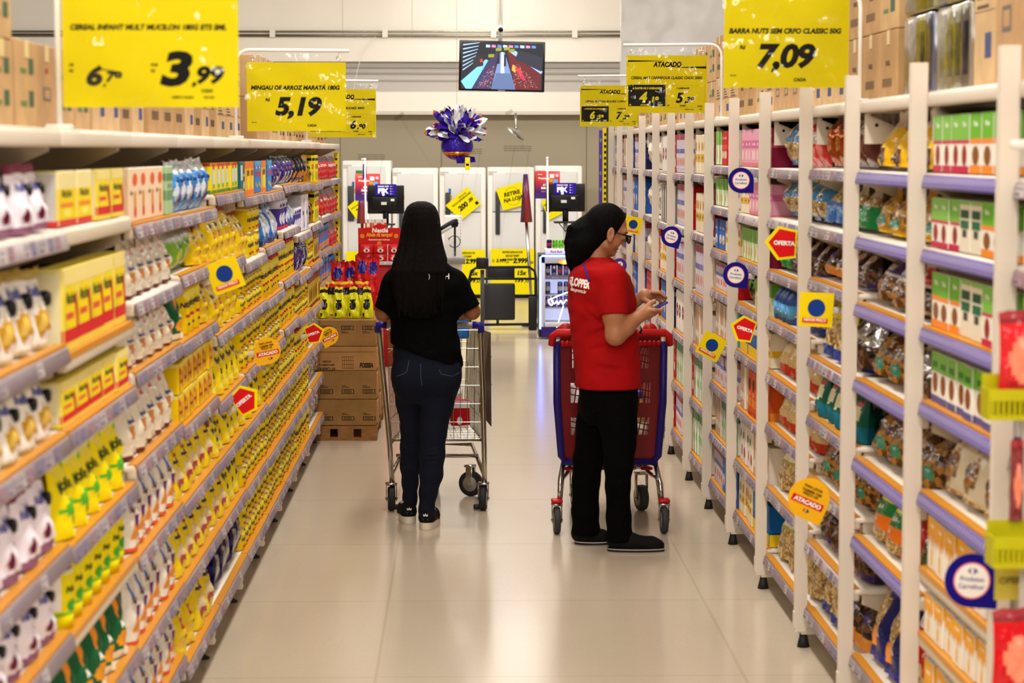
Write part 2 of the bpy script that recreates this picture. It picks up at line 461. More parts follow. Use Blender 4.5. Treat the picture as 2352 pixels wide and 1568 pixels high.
def rail_mesh(W, kind, seed):
    """Price rail clipped on the lip, tilted back, with paper tickets and shelf labels."""
    key = ('r', round(W, 2), kind, seed % 4)
    if key in _sm: return _sm[key]
    rn = random.Random(seed % 4 + 17); b = MB()
    T = Matrix.Rotation(R(-12), 4, 'Y'); T.translation = (0.012, 0, 0)
    base = {'lilac': LILAC, 'violet': VIOLET, 'pale': PALE}[kind]
    b.rbox(-0.003, 0.004, 0.012, W - 0.012, -0.012, 0.026, base, 0.003, 1, T)
    if kind == 'violet':
        y = 0.03
        while y < W - 0.05:
            b.box(0.0042, 0.0048, y, y + 0.013, -0.006, 0.020, ('#b3a8cc', 'card'), T)
            b.box(0.0049, 0.0053, y + 0.002, y + 0.009, -0.003, 0.004, ('#6c5fa6', 'card'), T); y += 0.03
    else:
        y = 0.03
        while y < W - 0.12:
            wd = rn.choice((0.06, 0.06, 0.09))
            if rn.random() < 0.75:
                cc = rn.choice(['#a3979a', '#afa3a2', '#a27e82', '#83788c', '#bdb2ae'])
                b.box(0.0042, 0.0048, y, y + wd, -0.008, 0.022, (cc, 'card'), T)
                b.box(0.0049, 0.0053, y + 0.006, y + wd * 0.5, -0.004, 0.002, ('#55506a', 'card'), T)
                b.box(0.0049, 0.0053, y + 0.006, y + wd * 0.8, 0.01, 0.014, ('#7d7890', 'card'), T)
            y += wd + rn.choice((0.004, 0.02, 0.05))
    _sm[key] = b.mesh('price_rail'); return _sm[key]
def strip_mesh(W):
    key = ('o', round(W, 2))
    if key in _sm: return _sm[key]
    b = MB(); b.box(-0.022, 0.003, 0.008, W - 0.008, 0.0305, 0.0325, ORANGE); b.box(0.003, 0.0055, 0.008, W - 0.008, 0.016, 0.0325, ORANGE)
    _sm[key] = b.mesh('edge_strip'); return _sm[key]

def bay(side, i):
    d0, d1 = (LD if side == 'L' else RD)[i], (LD if side == 'L' else RD)[i + 1]
    zs = (LZ if side == 'L' else RZ)[i]; W = d1 - d0
    rn = random.Random(i * 7 + (3 if side == 'L' else 5))
    n = i + 1 if side == 'L' else i + 1
    wh = 'left' if side == 'L' else 'right'
    if side == 'L':
        t = thing('shelving_bay', f'{ORD[n]} bay from the near end of the left white grocery shelving', 'shelving', (XF(i), d0, 0), 0, 'left shelving bays')
        sg = 1
    else:
        t = thing('shelving_bay', f'{ORD[n]} bay from the near end of the right shelving with tall posts', 'shelving', (XR + 0.03, d1, 0), PI, 'right shelving bays')
        sg = -1
    depth = 0.48
    b = MB(); b.box(-depth - 0.03, -depth - 0.005, 0.001, W - .001, 0.1, 1.86, ('#453d34', 'paint'))
    for k in range(5):
        z = 0.4 + k * 0.33; b.box(-depth - 0.005, -depth - 0.003, 0.001, W - .001, z, z + 0.004, ('#2c2722', 'paint'))
    b.build('back_panel', t)
    b = MB(); b.box(-depth - 0.004, -depth + 0.035, 0.0015, 0.04, 0.06, 1.95 if side == 'L' else 2.05, CREAM)
    for k in range(12): b.box(-depth + 0.035, -depth + 0.036, 0.014, 0.026, 0.2 + k * 0.14, 0.23 + k * 0.14, ('#2b2723', 'paint'))
    b.build('rear_upright', t)
    zt = ZTOPL if side == 'L' else ZTOPR
    s = link('shelf', shelf_mesh(W, depth if side == 'L' else 0.46, True), t, (0, 0, zt))
    if side == 'R':
        b = MB(); b.box(-.3, -.012, .014, .018, zt - .11, zt - .012, WHITE)
        for x in (-.05, -.14, -.23): b.lathe([(.006, 0), (.006, .0012)], ('#15120f', 'paint'), 10, Matrix.Translation((x, .0182, zt - .05)) @ Matrix.Rotation(R(-90), 4, 'X'))
        b.build('perforated_bracket', t)
    for k, z in enumerate(zs):
        s = link('shelf', shelf_mesh(W, depth, False), t, (0, 0, z))
        if side == 'L':
            kind = 'lilac' if k > 0 or i > 1 else ('pale' if i == 0 else None)
            if i == 1 and k in (1, 4): kind = None
        else:
            kind = 'violet' if i in (1, 2) and k < 6 else ('pale' if rn.random() < 0.25 else 'lilac')
            if i in (0, 1) and k in (5, 6): kind = None
        if kind:
            r = link('price_rail', rail_mesh(W, kind, rn.randrange(99)), s)
        if k >= 2 or (side == 'L' and rn.random() < .5): link('edge_strip', strip_mesh(W), s)
    # feet
    if side == 'L':
        b = MB(); b.rbox(-depth, -0.012, W-.042, W-.002, 0.055, 0.14, WHITE, 0.004, 1); b.box(-0.0125, -0.011, W-.028, W-.016, 0.075, 0.087, ('#1b1917', 'rubber'))
        b.build('base_leg', t)
        b = MB(); b.lathe([(0.026, 0), (0.026, 0.006), (0.009, 0.016), (0.009, 0.055)], ('#1b1917', 'rubber'), 12); b.build('levelling_foot', t, (-0.06, W-.022, 0))
    else:
        b = MB(); b.box(0.0, 0.045, W - 0.036, W - .001, 0.06, 2.09, WHITE)
        b.build('front_post', t)
        b = MB(); b.box(-depth, 0.048, W - 0.039, W - .0005, 0.075, 0.135, WHITE); b.box(-0.1, 0.02, W - 0.034, W - 0.004, 0.05, 0.076, WHITE)
        b.build('base_leg', t)
        for x in (0.01, -0.12):
            b = MB(); b.lathe([(0.024, 0), (0.02, 0.02), (0.013, 0.05)], ('#1b1917', 'rubber'), 12); b.build('levelling_foot', t, (x, W - .02, 0))
    return t
for i in range(13): bay('L', i)
for i in range(14): bay('R', i)
# closing post of the right run at its far end is the end panel
t = thing('end_post', 'last white post closing the far end of the right shelving', 'shelving', (XR, RD[-1], 0))
b = MB(); b.box(-0.01, 0.03, 0.002, 0.036, 0.0, 2.09, WHITE); b.build('post', t)
b = MB(); b.box(0.04, 0.5, 0.002, 0.02, 0.05, 2.05, ('#d8cfc0', 'paint')); b.build('end_panel', t)
t = thing('edge_guard', 'yellow and black striped guard with purple strip at the far end of the right shelving', 'guard', (0, RD[-1] + .16, 0)); g0 = at(1384, 400, RD[-1] + .16).x
b = MB(); b.box(g0, g0 + .045, 0, .012, 0, 2.04, ('#f0d810', 'plastic'))
for k in range(40): b.box(g0 + .012, g0 + .03, -.0008, 0, .02 + k * .05, .045 + k * .05, ('#17150f', 'plastic'))
b.box(g0 + .033, g0 + .045, -.001, 0, 0, 2.04, ('#17150f', 'plastic')); b.build('striped_guard', t)
b = MB(); b.box(g0 - .032, g0 - .001, 0, .006, 0, 2.02, ('#5a3c9c', 'plastic'))
for k in range(14): b.box(g0 - .024, g0 - .01, -.0008, 0, .1 + k * .14, .13 + k * .14, ('#6a9a8a', 'plastic'))
b.build('purple_strip', t)
t = thing('edge_guard', 'yellow guard strip at the far end of the left shelving', 'guard', (XL - .1, LD[-1] + .012, 0))
b = MB(); b.box(-.02, .02, 0, .012, 0, 1.83, ('#e4cc12', 'plastic'))
for k in range(36): b.box(-.008, .008, -.0008, 0, .02 + k * .05, .04 + k * .05, ('#2a240f', 'plastic'))
b.build('striped_guard', t)
# ================================================================== PACKAGED GOODS
PROTO = {}
class Proto: pass
def reg(key, name, cat, desc, w, d, h, parts, lean=0.0, jit=0.03, variants=None):
    p = Proto(); p.key = key; p.name = name; p.cat = cat; p.desc = desc
    p.w, p.d, p.h, p.parts, p.lean, p.jit = w, d, h, parts, lean, jit
    PROTO[key] = p
def front_T(x, y, z): return plane_T((x, y, z), (0, 1, 0), (0, 0, 1))

def P_box(key, name, cat, desc, w, d, h, base, ops, fin='card', side=None):
    b = MB()
    b.rbox(-d, 0, -w / 2, w / 2, 0, h, (base, fin), 0.003, 1, None, False)
    e = 0.0006; lay = 0
    for op in ops:
        lay += 1; x = e + 0.00012 * lay; k = op[0]
        if k == 'b':
            z0, z1 = op[1] * h, op[2] * h; c = (op[3], fin)
            b.quad((x, -w / 2 + .002, z0), (x, w / 2 - .002, z0), (x, w / 2 - .002, z1), (x, -w / 2 + .002, z1), c)
            for s in (-1, 1):
                y = s * (w / 2 + x)
                b.quad((-d + .002, y, z0), (-.002, y, z0), (-.002, y, z1), (-d + .002, y, z1), c)
        elif k == 'r':
            y0, y1 = (op[1] - .5) * w, (op[2] - .5) * w; z0, z1 = op[3] * h, op[4] * h
            b.quad((x, y0, z0), (x, y1, z0), (x, y1, z1), (x, y0, z1), (op[5], fin))
        elif k == 's':                                   # panel on both narrow sides
            for s in (-1, 1):
                y = s * (w / 2 + x); x0, x1 = -d * op[2], -d * op[1]
                b.quad((x0, y, op[3] * h), (x1, y, op[3] * h), (x1, y, op[4] * h), (x0, y, op[4] * h), (op[5], fin))
        elif k == 'o':
            b.poly([(x, (op[1] - .5) * w + px, op[2] * h + py) for px, py in circle(op[3] * w, 20, ry=op[4] * h)], (op[5], fin))
        elif k == 'g':
            b.poly([(x, (u - .5) * w, v * h) for u, v in op[1]], (op[2], fin))
        elif k == 't':
            b.text(op[1], front_T(x, (op[2] - .5) * w, op[3] * h), op[4] * h, (op[5], fin), 0.035, 0.15, 'c', (op[6] if len(op) > 6 else .9) * w)
    reg(key, name, cat, desc, w, d, h, [(name, b.mesh(name), None)])

def P_pouch(key, name, cat, desc, w, d, h, base, ops, fin='gloss', shape='stand', seal=None, seed=1, lean=0.0, cap=None, header=None, wr=0.009):
    rn = random.Random(seed * 31 + len(key)); ph = [rn.uniform(0, 6.28) for _ in range(8)]
    NU, NV = 12, 18
    def surf(u, v, s):
        e = abs(2 * u - 1)
        edge = max(0.0, 1 - e ** 3.2) ** 0.6
        if shape == 'stand': pr = 0.85 + 0.35 * v if v < 0.3 else 0.955 * max(0.03, 1 - ((v - 0.3) / 0.66) ** 1.5)
        elif shape == 'pillow': pr = max(0.02, math.sin(PI * min(1, max(0, (v - .04) / .92)))) ** 0.6
        else:                                            # gathered bag, heavy bottom
            pr = 1.0 - 0.15 * (1 - v / .25) ** 2 if v < .25 else max(0.08, 1 - ((v - .25) / .6) ** 1.6)
            pr = max(pr, 0.07)
        t = d / 2 * pr * edge
        t += wr * edge * min(1, pr + .25) * (math.sin(9 * u + 5 * v + ph[0]) + .8 * math.sin(17 * v + 7 * u + ph[1]) + .7 * math.sin(23 * u - 11 * v + ph[2]) + .7 * abs(math.sin(13 * u + 9 * v + ph[7])) - .35) * .55
        wid = 1 - 0.1 * pr
        if shape == 'gather': wid = (0.9 if v < .45 else 0.9 - 0.45 * ((v - .45) / .55) ** 0.9) + (0.12 * max(0, (v - .88) / .12))
        y = (u - .5) * w * wid
        z = h * v * (1 - 0.015 * math.cos(6 * u + ph[3]))
        if v > .9: z += h * 0.012 * math.sin(14 * u + ph[4]); t += 0.004 * math.sin(11 * u + ph[5])
        return Vector((-d / 2 + s * max(t, 0.0012) + (0.02 * math.sin(3 * u + ph[6]) * max(0, v - .7)), y, z))
    def colour(u, v, front):
        c = (base, fin)
        for op in ops:
            k = op[0]
            if k == 'b' and op[1] <= v < op[2]: c = (op[3], fin)
            if k == 'c' and op[1] <= v < op[2]: c = op[3]
            if not front: continue
            if k == 'r' and op[1] <= u <= op[2] and op[3] <= v <= op[4]: c = (op[5], fin)
            if k == 'o' and ((u - op[1]) / op[3]) ** 2 + ((v - op[2]) / op[4]) ** 2 <= 1: c = (op[5], fin)
            if k == 'q' and ((u - op[1]) / op[3]) ** 2 + ((v - op[2]) / op[4]) ** 2 <= 1: c = op[5]
        return c
    def patch(b, v0, v1):
        lo = max(2, int(round(NV * (v1 - v0))))
        for s in (1, -1):
            V = [surf(i / NU, v0 + (v1 - v0) * j / lo, s) for j in range(lo + 1) for i in range(NU + 1)]
            groups = {}
            for j in range(lo):
                for i in range(NU):
                    c = colour((i + .5) / NU, v0 + (v1 - v0) * (j + .5) / lo, s == 1)
                    a = j * (NU + 1) + i
                    f = (a, a + 1, a + NU + 2, a + NU + 1)
                    groups.setdefault(c, []).append(f if s == 1 else f[::-1])
            k0 = len(b.v); b.v.extend([tuple(p) for p in V])
            for c, fs in groups.items():
                mi = b.mi(c)
                for f in fs: b.f.append(tuple(k0 + q for q in f)); b.m.append(mi); b.sm.append(True)
        if v0 == 0:
            ring = [surf(i / NU, 0, 1) for i in range(NU + 1)] + [surf(i / NU, 0, -1) for i in range(NU, -1, -1)]
            b.poly(ring[::-1], colour(.5, 0.01, False))
    b = MB(); vs = 0.92
    patch(b, 0, vs if seal else 1.0)
    for op in ops:
        if op[0] == 't':
            hh = op[4] * h
            def fm(p, op=op):
                u = min(.97, max(.03, op[2] + p.x / w)); v = min(.99, max(.01, op[3] + p.y / h))
                q = surf(u, v, 1); return Vector((q.x + 0.0016, q.y, q.z))
            b.text(op[1], None, hh, (op[5], 'card'), 0.035, 0.15, 'c', (op[6] if len(op) > 6 else .72) * w, fmap=fm)
    parts = [(name, b.mesh(name), None)]
    if seal:
        s = MB(); base2 = base; 
        save = ops; ops = [('b', 0, 1, seal)]
        patch(s, vs, 1.0); ops = save
        parts.append(('seal', s.mesh('seal'), 0))
    if cap:
        s = MB(); q = surf(.72, .62, 1)
        T = Matrix.Translation((q.x - .004, q.y, q.z)) @ Matrix.Rotation(R(90), 4, 'Y')
        s.lathe([(.02, 0), (.021, .014), (.018, .022), (.006, .023)], (cap, 'plastic'), 14, T); parts.append(('cap', s.mesh('cap'), 0))
    if header:
        s = MB(); col, txt, tc = header
        x = surf(.5, .8, 1).x + .004
        s.box(x - .001, x + .0006, -w * .3, w * .3, h * .7, h * .99, (col, 'card'))
        if txt: s.text(txt, front_T(x + .0012, 0, h * .78), h * .09, (tc, 'card'), .04, .1, 'c', w * .5)
        parts.append(('header_card', s.mesh('header_card'), 0))
    reg(key, name, cat, desc, w, d, h, parts, lean)

def P_tin(key, name, cat, desc, w, h, base, ops, lid, fin='card'):
    b = MB(); r = w / 2 - .002; n = 22
    T0 = Matrix.Translation((-w / 2, 0, 0))
    b.lathe([(r * .97, 0), (r, .004), (r, h - .012), (r * .97, h - .008)], (base, fin), n, T0)
    def cyl(y, z, o=.0008): 
        a = y / r
        return Vector((-w / 2 + (r + o) * math.cos(a), (r + o) * math.sin(a), z))
    lay = 0
    for op in ops:
        lay += 1; o = .0006 + .0002 * lay; k = op[0]
        if k == 'b':
            b.lathe([(r + o, op[1] * h), (r + o, op[2] * h)], (op[3], fin), n, T0)
        elif k in ('r', 'o'):
            if k == 'r': u0, u1, v0, v1 = op[1:5]
            else: u0, u1, v0, v1 = op[1] - op[3], op[1] + op[3], op[2] - op[4], op[2] + op[4]
            N = 10
            for i in range(N):
                ua, ub = u0 + (u1 - u0) * i / N, u0 + (u1 - u0) * (i + 1) / N
                def ext(u):
                    if k == 'r': return v0, v1
                    q = math.sqrt(max(0, 1 - ((u - op[1]) / op[3]) ** 2)) * op[4]; return op[2] - q, op[2] + q
                (a0, a1), (b0, b1) = ext(ua), ext(ub)
                ya, yb = (ua - .5) * w * 1.3, (ub - .5) * w * 1.3
                b.quad(cyl(ya, a0 * h, o), cyl(yb, b0 * h, o), cyl(yb, b1 * h, o), cyl(ya, a1 * h, o), (op[5], fin))
        elif k == 't':
            b.text(op[1], None, op[4] * h, (op[5], fin), .035, .15, 'c', w * 1.0, fmap=lambda p, op=op, o=o: cyl((op[2] - .5) * w + p.x, op[3] * h + p.y, o + .0004))
    s = MB(); s.lathe([(r * 1.01, 0), (r * 1.01, .012), (r * .96, .014), (r * .9, .011)], (lid, 'plastic'), n, Matrix.Translation((-w / 2, 0, h - .012)))
    reg(key, name, cat, desc, w, w, h, [(name, b.mesh(name), None), ('lid', s.mesh('lid'), 0)])

def P_bottle(key, name, cat, desc, w, h, base, band, cap, txt=None, fin='plastic'):
    b = MB(); r = w / 2 - .002; T0 = Matrix.Translation((-w / 2, 0, 0))
    b.lathe([(r * .9, 0), (r, .01), (r, h * .55), (r * .85, h * .68), (r * .42, h * .84), (r * .4, h * .9)], (base, fin), 18, T0)
    b.lathe([(r + .001, h * .12), (r + .001, h * .48)], (band, 'card'), 18, T0)
    if txt: b.text(txt, front_T(.001, 0, h * .26), h * .07, ('#ffffff', 'card'), .03, .1, 'c', w * .7)
    s = MB(); s.lathe([(r * .46, h * .88), (r * .46, h * .985), (r * .4, h)], (cap, 'plastic'), 14, T0)
    reg(key, name, cat, desc, w, w, h, [(name, b.mesh(name), None), ('cap', s.mesh('cap'), 0)])

NUTS = mat_contents('#241208', '#6a3f16', '#b07a30', 55)
DARK = mat_contents('#0e0706', '#35180e', '#7a4c32', 50)
OATS = mat_contents('#7a5626', '#b08a4c', '#dcc48c', 80)
GOLD = mat_contents('#6a3c0a', '#b87c12', '#e0b43c', 40)
MIXF = mat_contents('#35100c', '#6b4a14', '#23401a', 45)
# ---- left run
P_pouch('berry', 'baby_food_pouch', 'pouch', 'white berry baby food pouch with maroon top', .19, .09, .225, '#efe4ee', [('b', .86, 1, '#7c1444'), ('b', 0, .09, '#8c5a74'), ('o', .35, .3, .1, .13, '#6a1236'), ('o', .68, .34, .08, .11, '#7c1444'), ('t', 'NaturNes', .5, .62, .14, '#4a4a9c')], 'card', seal='#7c1444', seed=1, cap='#14110f')
P_pouch('grain', 'baby_food_pouch', 'pouch', 'white grain baby food pouch with gold top', .19, .09, .2, '#f0e8de', [('b', .88, 1, '#b79a3a'), ('b', 0, .08, '#c9b48a'), ('o', .42, .32, .24, .2, '#c9941f'), ('o', .42, .32, .12, .1, '#e8c45c'), ('t', 'NaturNes', .5, .66, .15, '#3c4696')], 'card', seal='#c2a544', seed=2, cap='#14110f')
P_box('muciR', 'infant_cereal_box', 'box', 'yellow infant cereal carton with red base', .2, .07, .2, '#f2dc4e', [('b', .8, 1, '#f3e08a'), ('b', 0, .1, '#f0d44a'), ('o', .5, .5, .46, .3, '#f7da00'), ('b', .1, .26, '#d8222a'), ('g', [(.7, .62), (.86, .72), (1, .3), (1, .16), (.9, .2)], '#c80f16'), ('t', 'Mucilon', .48, .56, .16, '#123c1e'), ('r', .14, .66, .38, .46, '#e0573a'), ('s', .1, .9, .1, .95, '#efe2b0')])
P_box('muciY', 'infant_cereal_box', 'box', 'pale yellow infant cereal carton', .2, .07, .195, '#f3e3a0', [('b', .1, .68, '#f6d800'), ('b', 0, .12, '#dd3a3a'), ('t', 'Mucilon', .5, .52, .16, '#123c1e'), ('r', .1, .9, .34, .42, '#f08a2c'), ('o', .5, .24, .22, .07, '#f4f06a'), ('s', .1, .9, .1, .95, '#cfc7c0')])
P_pouch('muciG', 'infant_cereal_pouch', 'pouch', 'yellow infant cereal pouch with green swoosh', .2, .08, .2, '#f3dc10', [('b', .85, 1, '#e8e3a0'), ('o', .5, .36, .4, .08, '#5cb52a'), ('o', .76, .22, .2, .16, '#2e9a2a'), ('o', .8, .85, .12, .06, '#6fbe2c'), ('t', 'Mucilon', .48, .56, .16, '#14401a')], 'card', seal='#e9e19a', seed=4)
P_tin('muciT', 'infant_cereal_tin', 'tin', 'yellow infant cereal tin with white panel', .13, .2, '#eedb12', [('b', 0, .3, '#e6d600'), ('b', .24, .3, '#8bc41e'), ('r', .72, 1.1, .34, .9, '#efe7e0'), ('r', -.15, .2, .34, .9, '#efe7e0'), ('o', .46, .4, .16, .1, '#3f9c2a'), ('t', 'Nem', .46, .62, .12, '#1d3c14')], '#e9e2c2')
P_pouch('orgG', 'oat_pouch', 'pouch', 'dark green and orange oat pouch', .18, .08, .19, '#1d5a34', [('b', .84, 1, '#f08c1e'), ('b', 0, .12, '#e9ddc0'), ('r', .3, .7, .55, .83, '#f0941e'), ('o', .5, .25, .3, .12, '#e99a22'), ('t', 'Aveia', .5, .42, .12, '#f4ecd8')], 'card', seal='#f08c1e', seed=5)
P_box('peach', 'snack_carton', 'box', 'peach carton with orange print', .17, .06, .175, '#f4d6b4', [('o', .62, .78, .26, .12, '#e8602c'), ('r', .5, .74, .2, .56, '#e09a2a'), ('o', .62, .18, .13, .1, '#d8402a'), ('t', 'Sabor', .24, .5, .09, '#7c3420', .36), ('s', .1, .9, .2, .8, '#efc9a2')])
P_box('mint', 'snack_carton', 'box', 'narrow pale green carton', .1, .06, .17, '#a9c99a', [('b', .3, .5, '#6f9a6a'), ('b', .7, .85, '#5f8a5e'), ('t', 'Bio', .5, .55, .1, '#2c5a32')])
P_pouch('blue1', 'milk_powder_bag', 'bag', 'blue and silver milk powder bag', .2, .1, .24, '#3e8fd8', [('b', .74, 1, '#dfe6ec'), ('o', .3, .4, .2, .2, '#dfeaf4'), ('o', .72, .3, .2, .24, '#0a3fa0'), ('t', 'Leite', .5, .6, .1, '#14307c')], 'gloss', 'pillow', seal='#e8ecf0', seed=6)
P_pouch('cream', 'biscuit_pouch', 'pouch', 'cream snack pouch with red dots', .17, .09, .215, '#e8dcc6', [('o', .3, .74, .12, .05, '#c42a26'), ('o', .7, .6, .1, .05, '#b8241f'), ('o', .5, .3, .22, .13, '#c9823e'), ('b', 0, .06, '#6a2a22'), ('r', .8, .9, .2, .8, '#a2442e'), ('t', 'Papinha', .5, .46, .07, '#3c3c7c')], 'gloss', seal='#efe6d6', seed=7)
P_pouch('green', 'cereal_bag', 'bag', 'green and silver cereal bag', .22, .12, .24, '#7fb53a', [('b', .68, 1, '#c9cdc4'), ('o', .5, .36, .26, .2, '#cfd84a'), ('b', 0, .1, '#2c6a30'), ('t', 'Nutri', .5, .55, .1, '#1f5a2a')], 'gloss', 'pillow', seal='#d8dad2', seed=8)
P_pouch('mixw', 'baby_snack_pouch', 'pouch', 'white snack pouch with blue and purple print', .16, .08, .22, '#e9dfd0', [('o', .7, .3, .14, .2, '#6a2a6a'), ('o', .4, .7, .14, .1, '#2f6ec4'), ('o', .3, .26, .16, .12, '#e08a2c'), ('b', 0, .06, '#d8542a'), ('b', .9, 1, '#4f8cc0'), ('t', 'Baby', .5, .5, .09, '#5a2c20')], 'gloss', seal='#efe8de', seed=9)
P_box('ybox', 'cereal_carton', 'box', 'small yellow carton with red print', .13, .07, .13, '#f0c80c', [('b', .88, 1, '#f3dc62'), ('o', .3, .72, .14, .1, '#d8382a'), ('r', .52, .9, .2, .7, '#e8902a'), ('r', .1, .2, .1, .9, '#c8281e'), ('t', 'Neston', .5, .34, .14, '#a01c14')])
P_pouch('yredtop', 'milk_flour_bag', 'bag', 'yellow milk flour bag with red top', .21, .11, .235, '#f2cf06', [('b', .86, 1, '#c8281a'), ('o', .5, .48, .3, .07, '#d8301e'), ('o', .3, .24, .2, .1, '#e8b82c'), ('o', .7, .68, .14, .07, '#f4e89a'), ('t', 'Farinha', .5, .62, .09, '#3c2a10'), ('t', 'Lactea', .5, .28, .08, '#8a1c12')], 'gloss', 'stand', seal='#d03a1c', seed=10)
P_pouch('ynavy', 'milk_powder_pouch', 'pouch', 'yellow milk powder pouch with navy top', .2, .11, .22, '#f4d80a', [('o', .24, .86, .2, .1, '#141c3c'), ('o', .76, .86, .2, .08, '#141c3c'), ('r', .25, .75, .38, .46, '#1a2246'), ('o', .5, .18, .34, .1, '#f8e850'), ('t', 'NINHO', .5, .56, .12, '#141c3c')], 'gloss', 'stand', seal='#f2dc20', seed=11)
P_pouch('yberry', 'cereal_pouch', 'pouch', 'yellow cereal pouch with red fruit print', .2, .1, .23, '#efcf14', [('o', .5, .34, .3, .18, '#e8cfa0'), ('o', .4, .22, .16, .1, '#b8160f'), ('o', .66, .3, .12, .1, '#c01c12'), ('b', .9, 1, '#2a2410'), ('o', .5, .62, .2, .06, '#20264a'), ('t', 'Cereal', .5, .72, .09, '#a01a10')], 'gloss', 'stand', seal='#3c3416', seed=12)
P_pouch('navys', 'milk_powder_bag', 'bag', 'navy and silver milk powder bag', .2, .1, .24, '#1a1a5c', [('r', .4, .66, .1, .7, '#d8d6da'), ('b', .76, .88, '#c9c8d2'), ('b', 0, .08, '#3a34a0'), ('t', 'Nestle', .5, .8, .06, '#16164a')], 'foil', 'pillow', seal='#2a2870', seed=13)
P_tin('neston', 'milk_powder_tin', 'tin', 'yellow milk powder tin with navy print', .125, .105, '#e9c808', [('b', .92, 1, '#c8a214'), ('r', .34, .66, .12, .2, '#b8202a'), ('o', .5, .74, .26, .12, '#f4e04a'), ('t', 'NINHO', .5, .4, .17, '#1c2448'), ('r', .4, .6, .86, .9, '#1c2450')], '#e8e2d0')
P_tin('neston2', 'milk_powder_tin', 'tin', 'yellow milk powder tin with red stripe', .125, .21, '#ecca08', [('b', .93, 1, '#c23022'), ('r', .3, .7, .34, .4, '#b8202a'), ('r', .38, .64, .18, .23, '#1c2450'), ('o', .5, .78, .3, .1, '#f4e45a'), ('t', 'NESTON', .5, .54, .11, '#141c40')], '#c8302a')
P_box('triple', 'cereal_carton', 'box', 'tall yellow carton with white and green stripes', .15, .08, .2, '#f0d818', [('b', .9, 1, '#c83a2a'), ('r', .28, .72, .3, .78, '#cfe4f4'), ('r', .28, .72, .16, .3, '#74c22c'), ('b', 0, .1, '#3f8a2a'), ('r', .36, .64, .8, .97, '#d8282a')])
P_box('teal', 'cereal_carton', 'box', 'teal carton with white side panel', .2, .07, .2, '#12666e', [('r', .1, .5, .45, .9, '#e6e6de'), ('o', .74, .3, .16, .12, '#bfe0de'), ('t', 'Flocos', .72, .56, .1, '#e8f4f0', .4), ('s', .2, .8, .4, .9, '#e6e6de')])
P_box('kong', 'cereal_carton', 'box', 'orange and yellow puffed cereal carton', .2, .07, .205, '#f6b820', [('b', .8, 1, '#f07a2a'), ('o', .5, .36, .4, .22, '#f8d818'), ('b', 0, .14, '#ef7a34'), ('t', 'SNOW', .5, .56, .17, '#5a3010'), ('t', 'FLAKES', .5, .68, .08, '#8a2c14')])
P_box('bluec', 'cereal_carton', 'box', 'blue cereal carton with yellow moons', .2, .07, .205, '#2f86d0', [('b', .86, 1, '#5aa6e4'), ('o', .3, .28, .1, .07, '#f2d84a'), ('o', .66, .22, .1, .07, '#f2d84a'), ('t', 'FLAKES', .5, .52, .18, '#d83c5a'), ('t', 'Sucri', .5, .76, .1, '#ffffff')])
P_pouch('bluew', 'milk_powder_bag', 'bag', 'large blue and white milk powder bag', .24, .13, .27, '#1a6cc0', [('o', .5, .5, .26, .34, '#e4ecf4'), ('o', .5, .5, .12, .2, '#c8d8ea'), ('b', .9, 1, '#0a4a94'), ('b', 0, .1, '#182c7c'), ('t', 'Sabor', .5, .68, .08, '#14408c')], 'gloss', 'stand', seal='#0f5aa8', seed=15)
P_pouch('purp', 'cocoa_bag', 'bag', 'purple foil cocoa bag', .2, .1, .26, '#2a1c7c', [('o', .5, .3, .2, .16, '#e4e4ee'), ('b', 0, .08, '#1c4aa8'), ('o', .6, .62, .12, .1, '#c83a2a'), ('t', 'Cacau', .5, .76, .08, '#f0e8f4')], 'gloss', 'pillow', seal='#1c7a4a', seed=16)
P_tin('violet', 'supplement_jar', 'jar', 'violet and white supplement jar', .12, .15, '#4a3a92', [('b', .7, .95, '#e4e0ee'), ('o', .5, .36, .22, .2, '#d8d4e6'), ('b', 0, .1, '#c8283a'), ('t', 'Max', .5, .74, .14, '#3c2c84')], '#b9b6c2')
P_box('nutri', 'supplement_carton', 'box', 'white supplement carton with purple arc', .23, .08, .2, '#ece6ec', [('o', .86, .5, .16, .4, '#5a2c84'), ('o', .92, .5, .14, .38, '#ece6ec'), ('r', .1, .16, .56, .74, '#d82a4a'), ('t', 'nutren', .45, .44, .16, '#6a5c84'), ('r', .66, .78, .06, .24, '#2a6ac8')])
P_pouch('blackg', 'cookie_bag', 'bag', 'black and orange cookie bag', .18, .09, .24, '#16141e', [('o', .5, .3, .26, .16, '#e89a22'), ('b', .88, 1, '#23203c'), ('b', 0, .08, '#c87a14'), ('t', 'Black', .5, .62, .1, '#e8dcc0')], 'gloss', 'pillow', seal='#2a2648', seed=17)
P_pouch('goldp', 'coffee_pouch', 'pouch', 'gold and black coffee pouch', .16, .08, .24, '#e0a416', [('o', .6, .4, .26, .24, '#1c1610'), ('b', .9, 1, '#e8b42a'), ('t', 'Ouro', .5, .7, .1, '#2a1a0c')], 'foil', 'stand', seal='#e8b42a', seed=18)
P_box('ychoc', 'cocoa_carton', 'box', 'yellow cocoa carton with black and red print', .2, .08, .2, '#f0da0c', [('b', .8, .9, '#14120e'), ('t', 'NESCAU', .5, .5, .18, '#c8282a'), ('r', .14, .44, .1, .4, '#bfb814'), ('r', .56, .86, .1, .4, '#bfb814'), ('b', 0, .06, '#d8c20a')])
P_pouch('redb', 'cocoa_bag', 'bag', 'red cocoa powder bag', .19, .09, .25, '#c81418', [('o', .5, .78, .3, .1, '#16205c'), ('o', .5, .3, .26, .1, '#e43a2a'), ('b', 0, .06, '#8a0c10'), ('t', 'TODDY', .5, .5, .1, '#f6d8c0')], 'gloss', 'stand', seal='#b81014', seed=19)
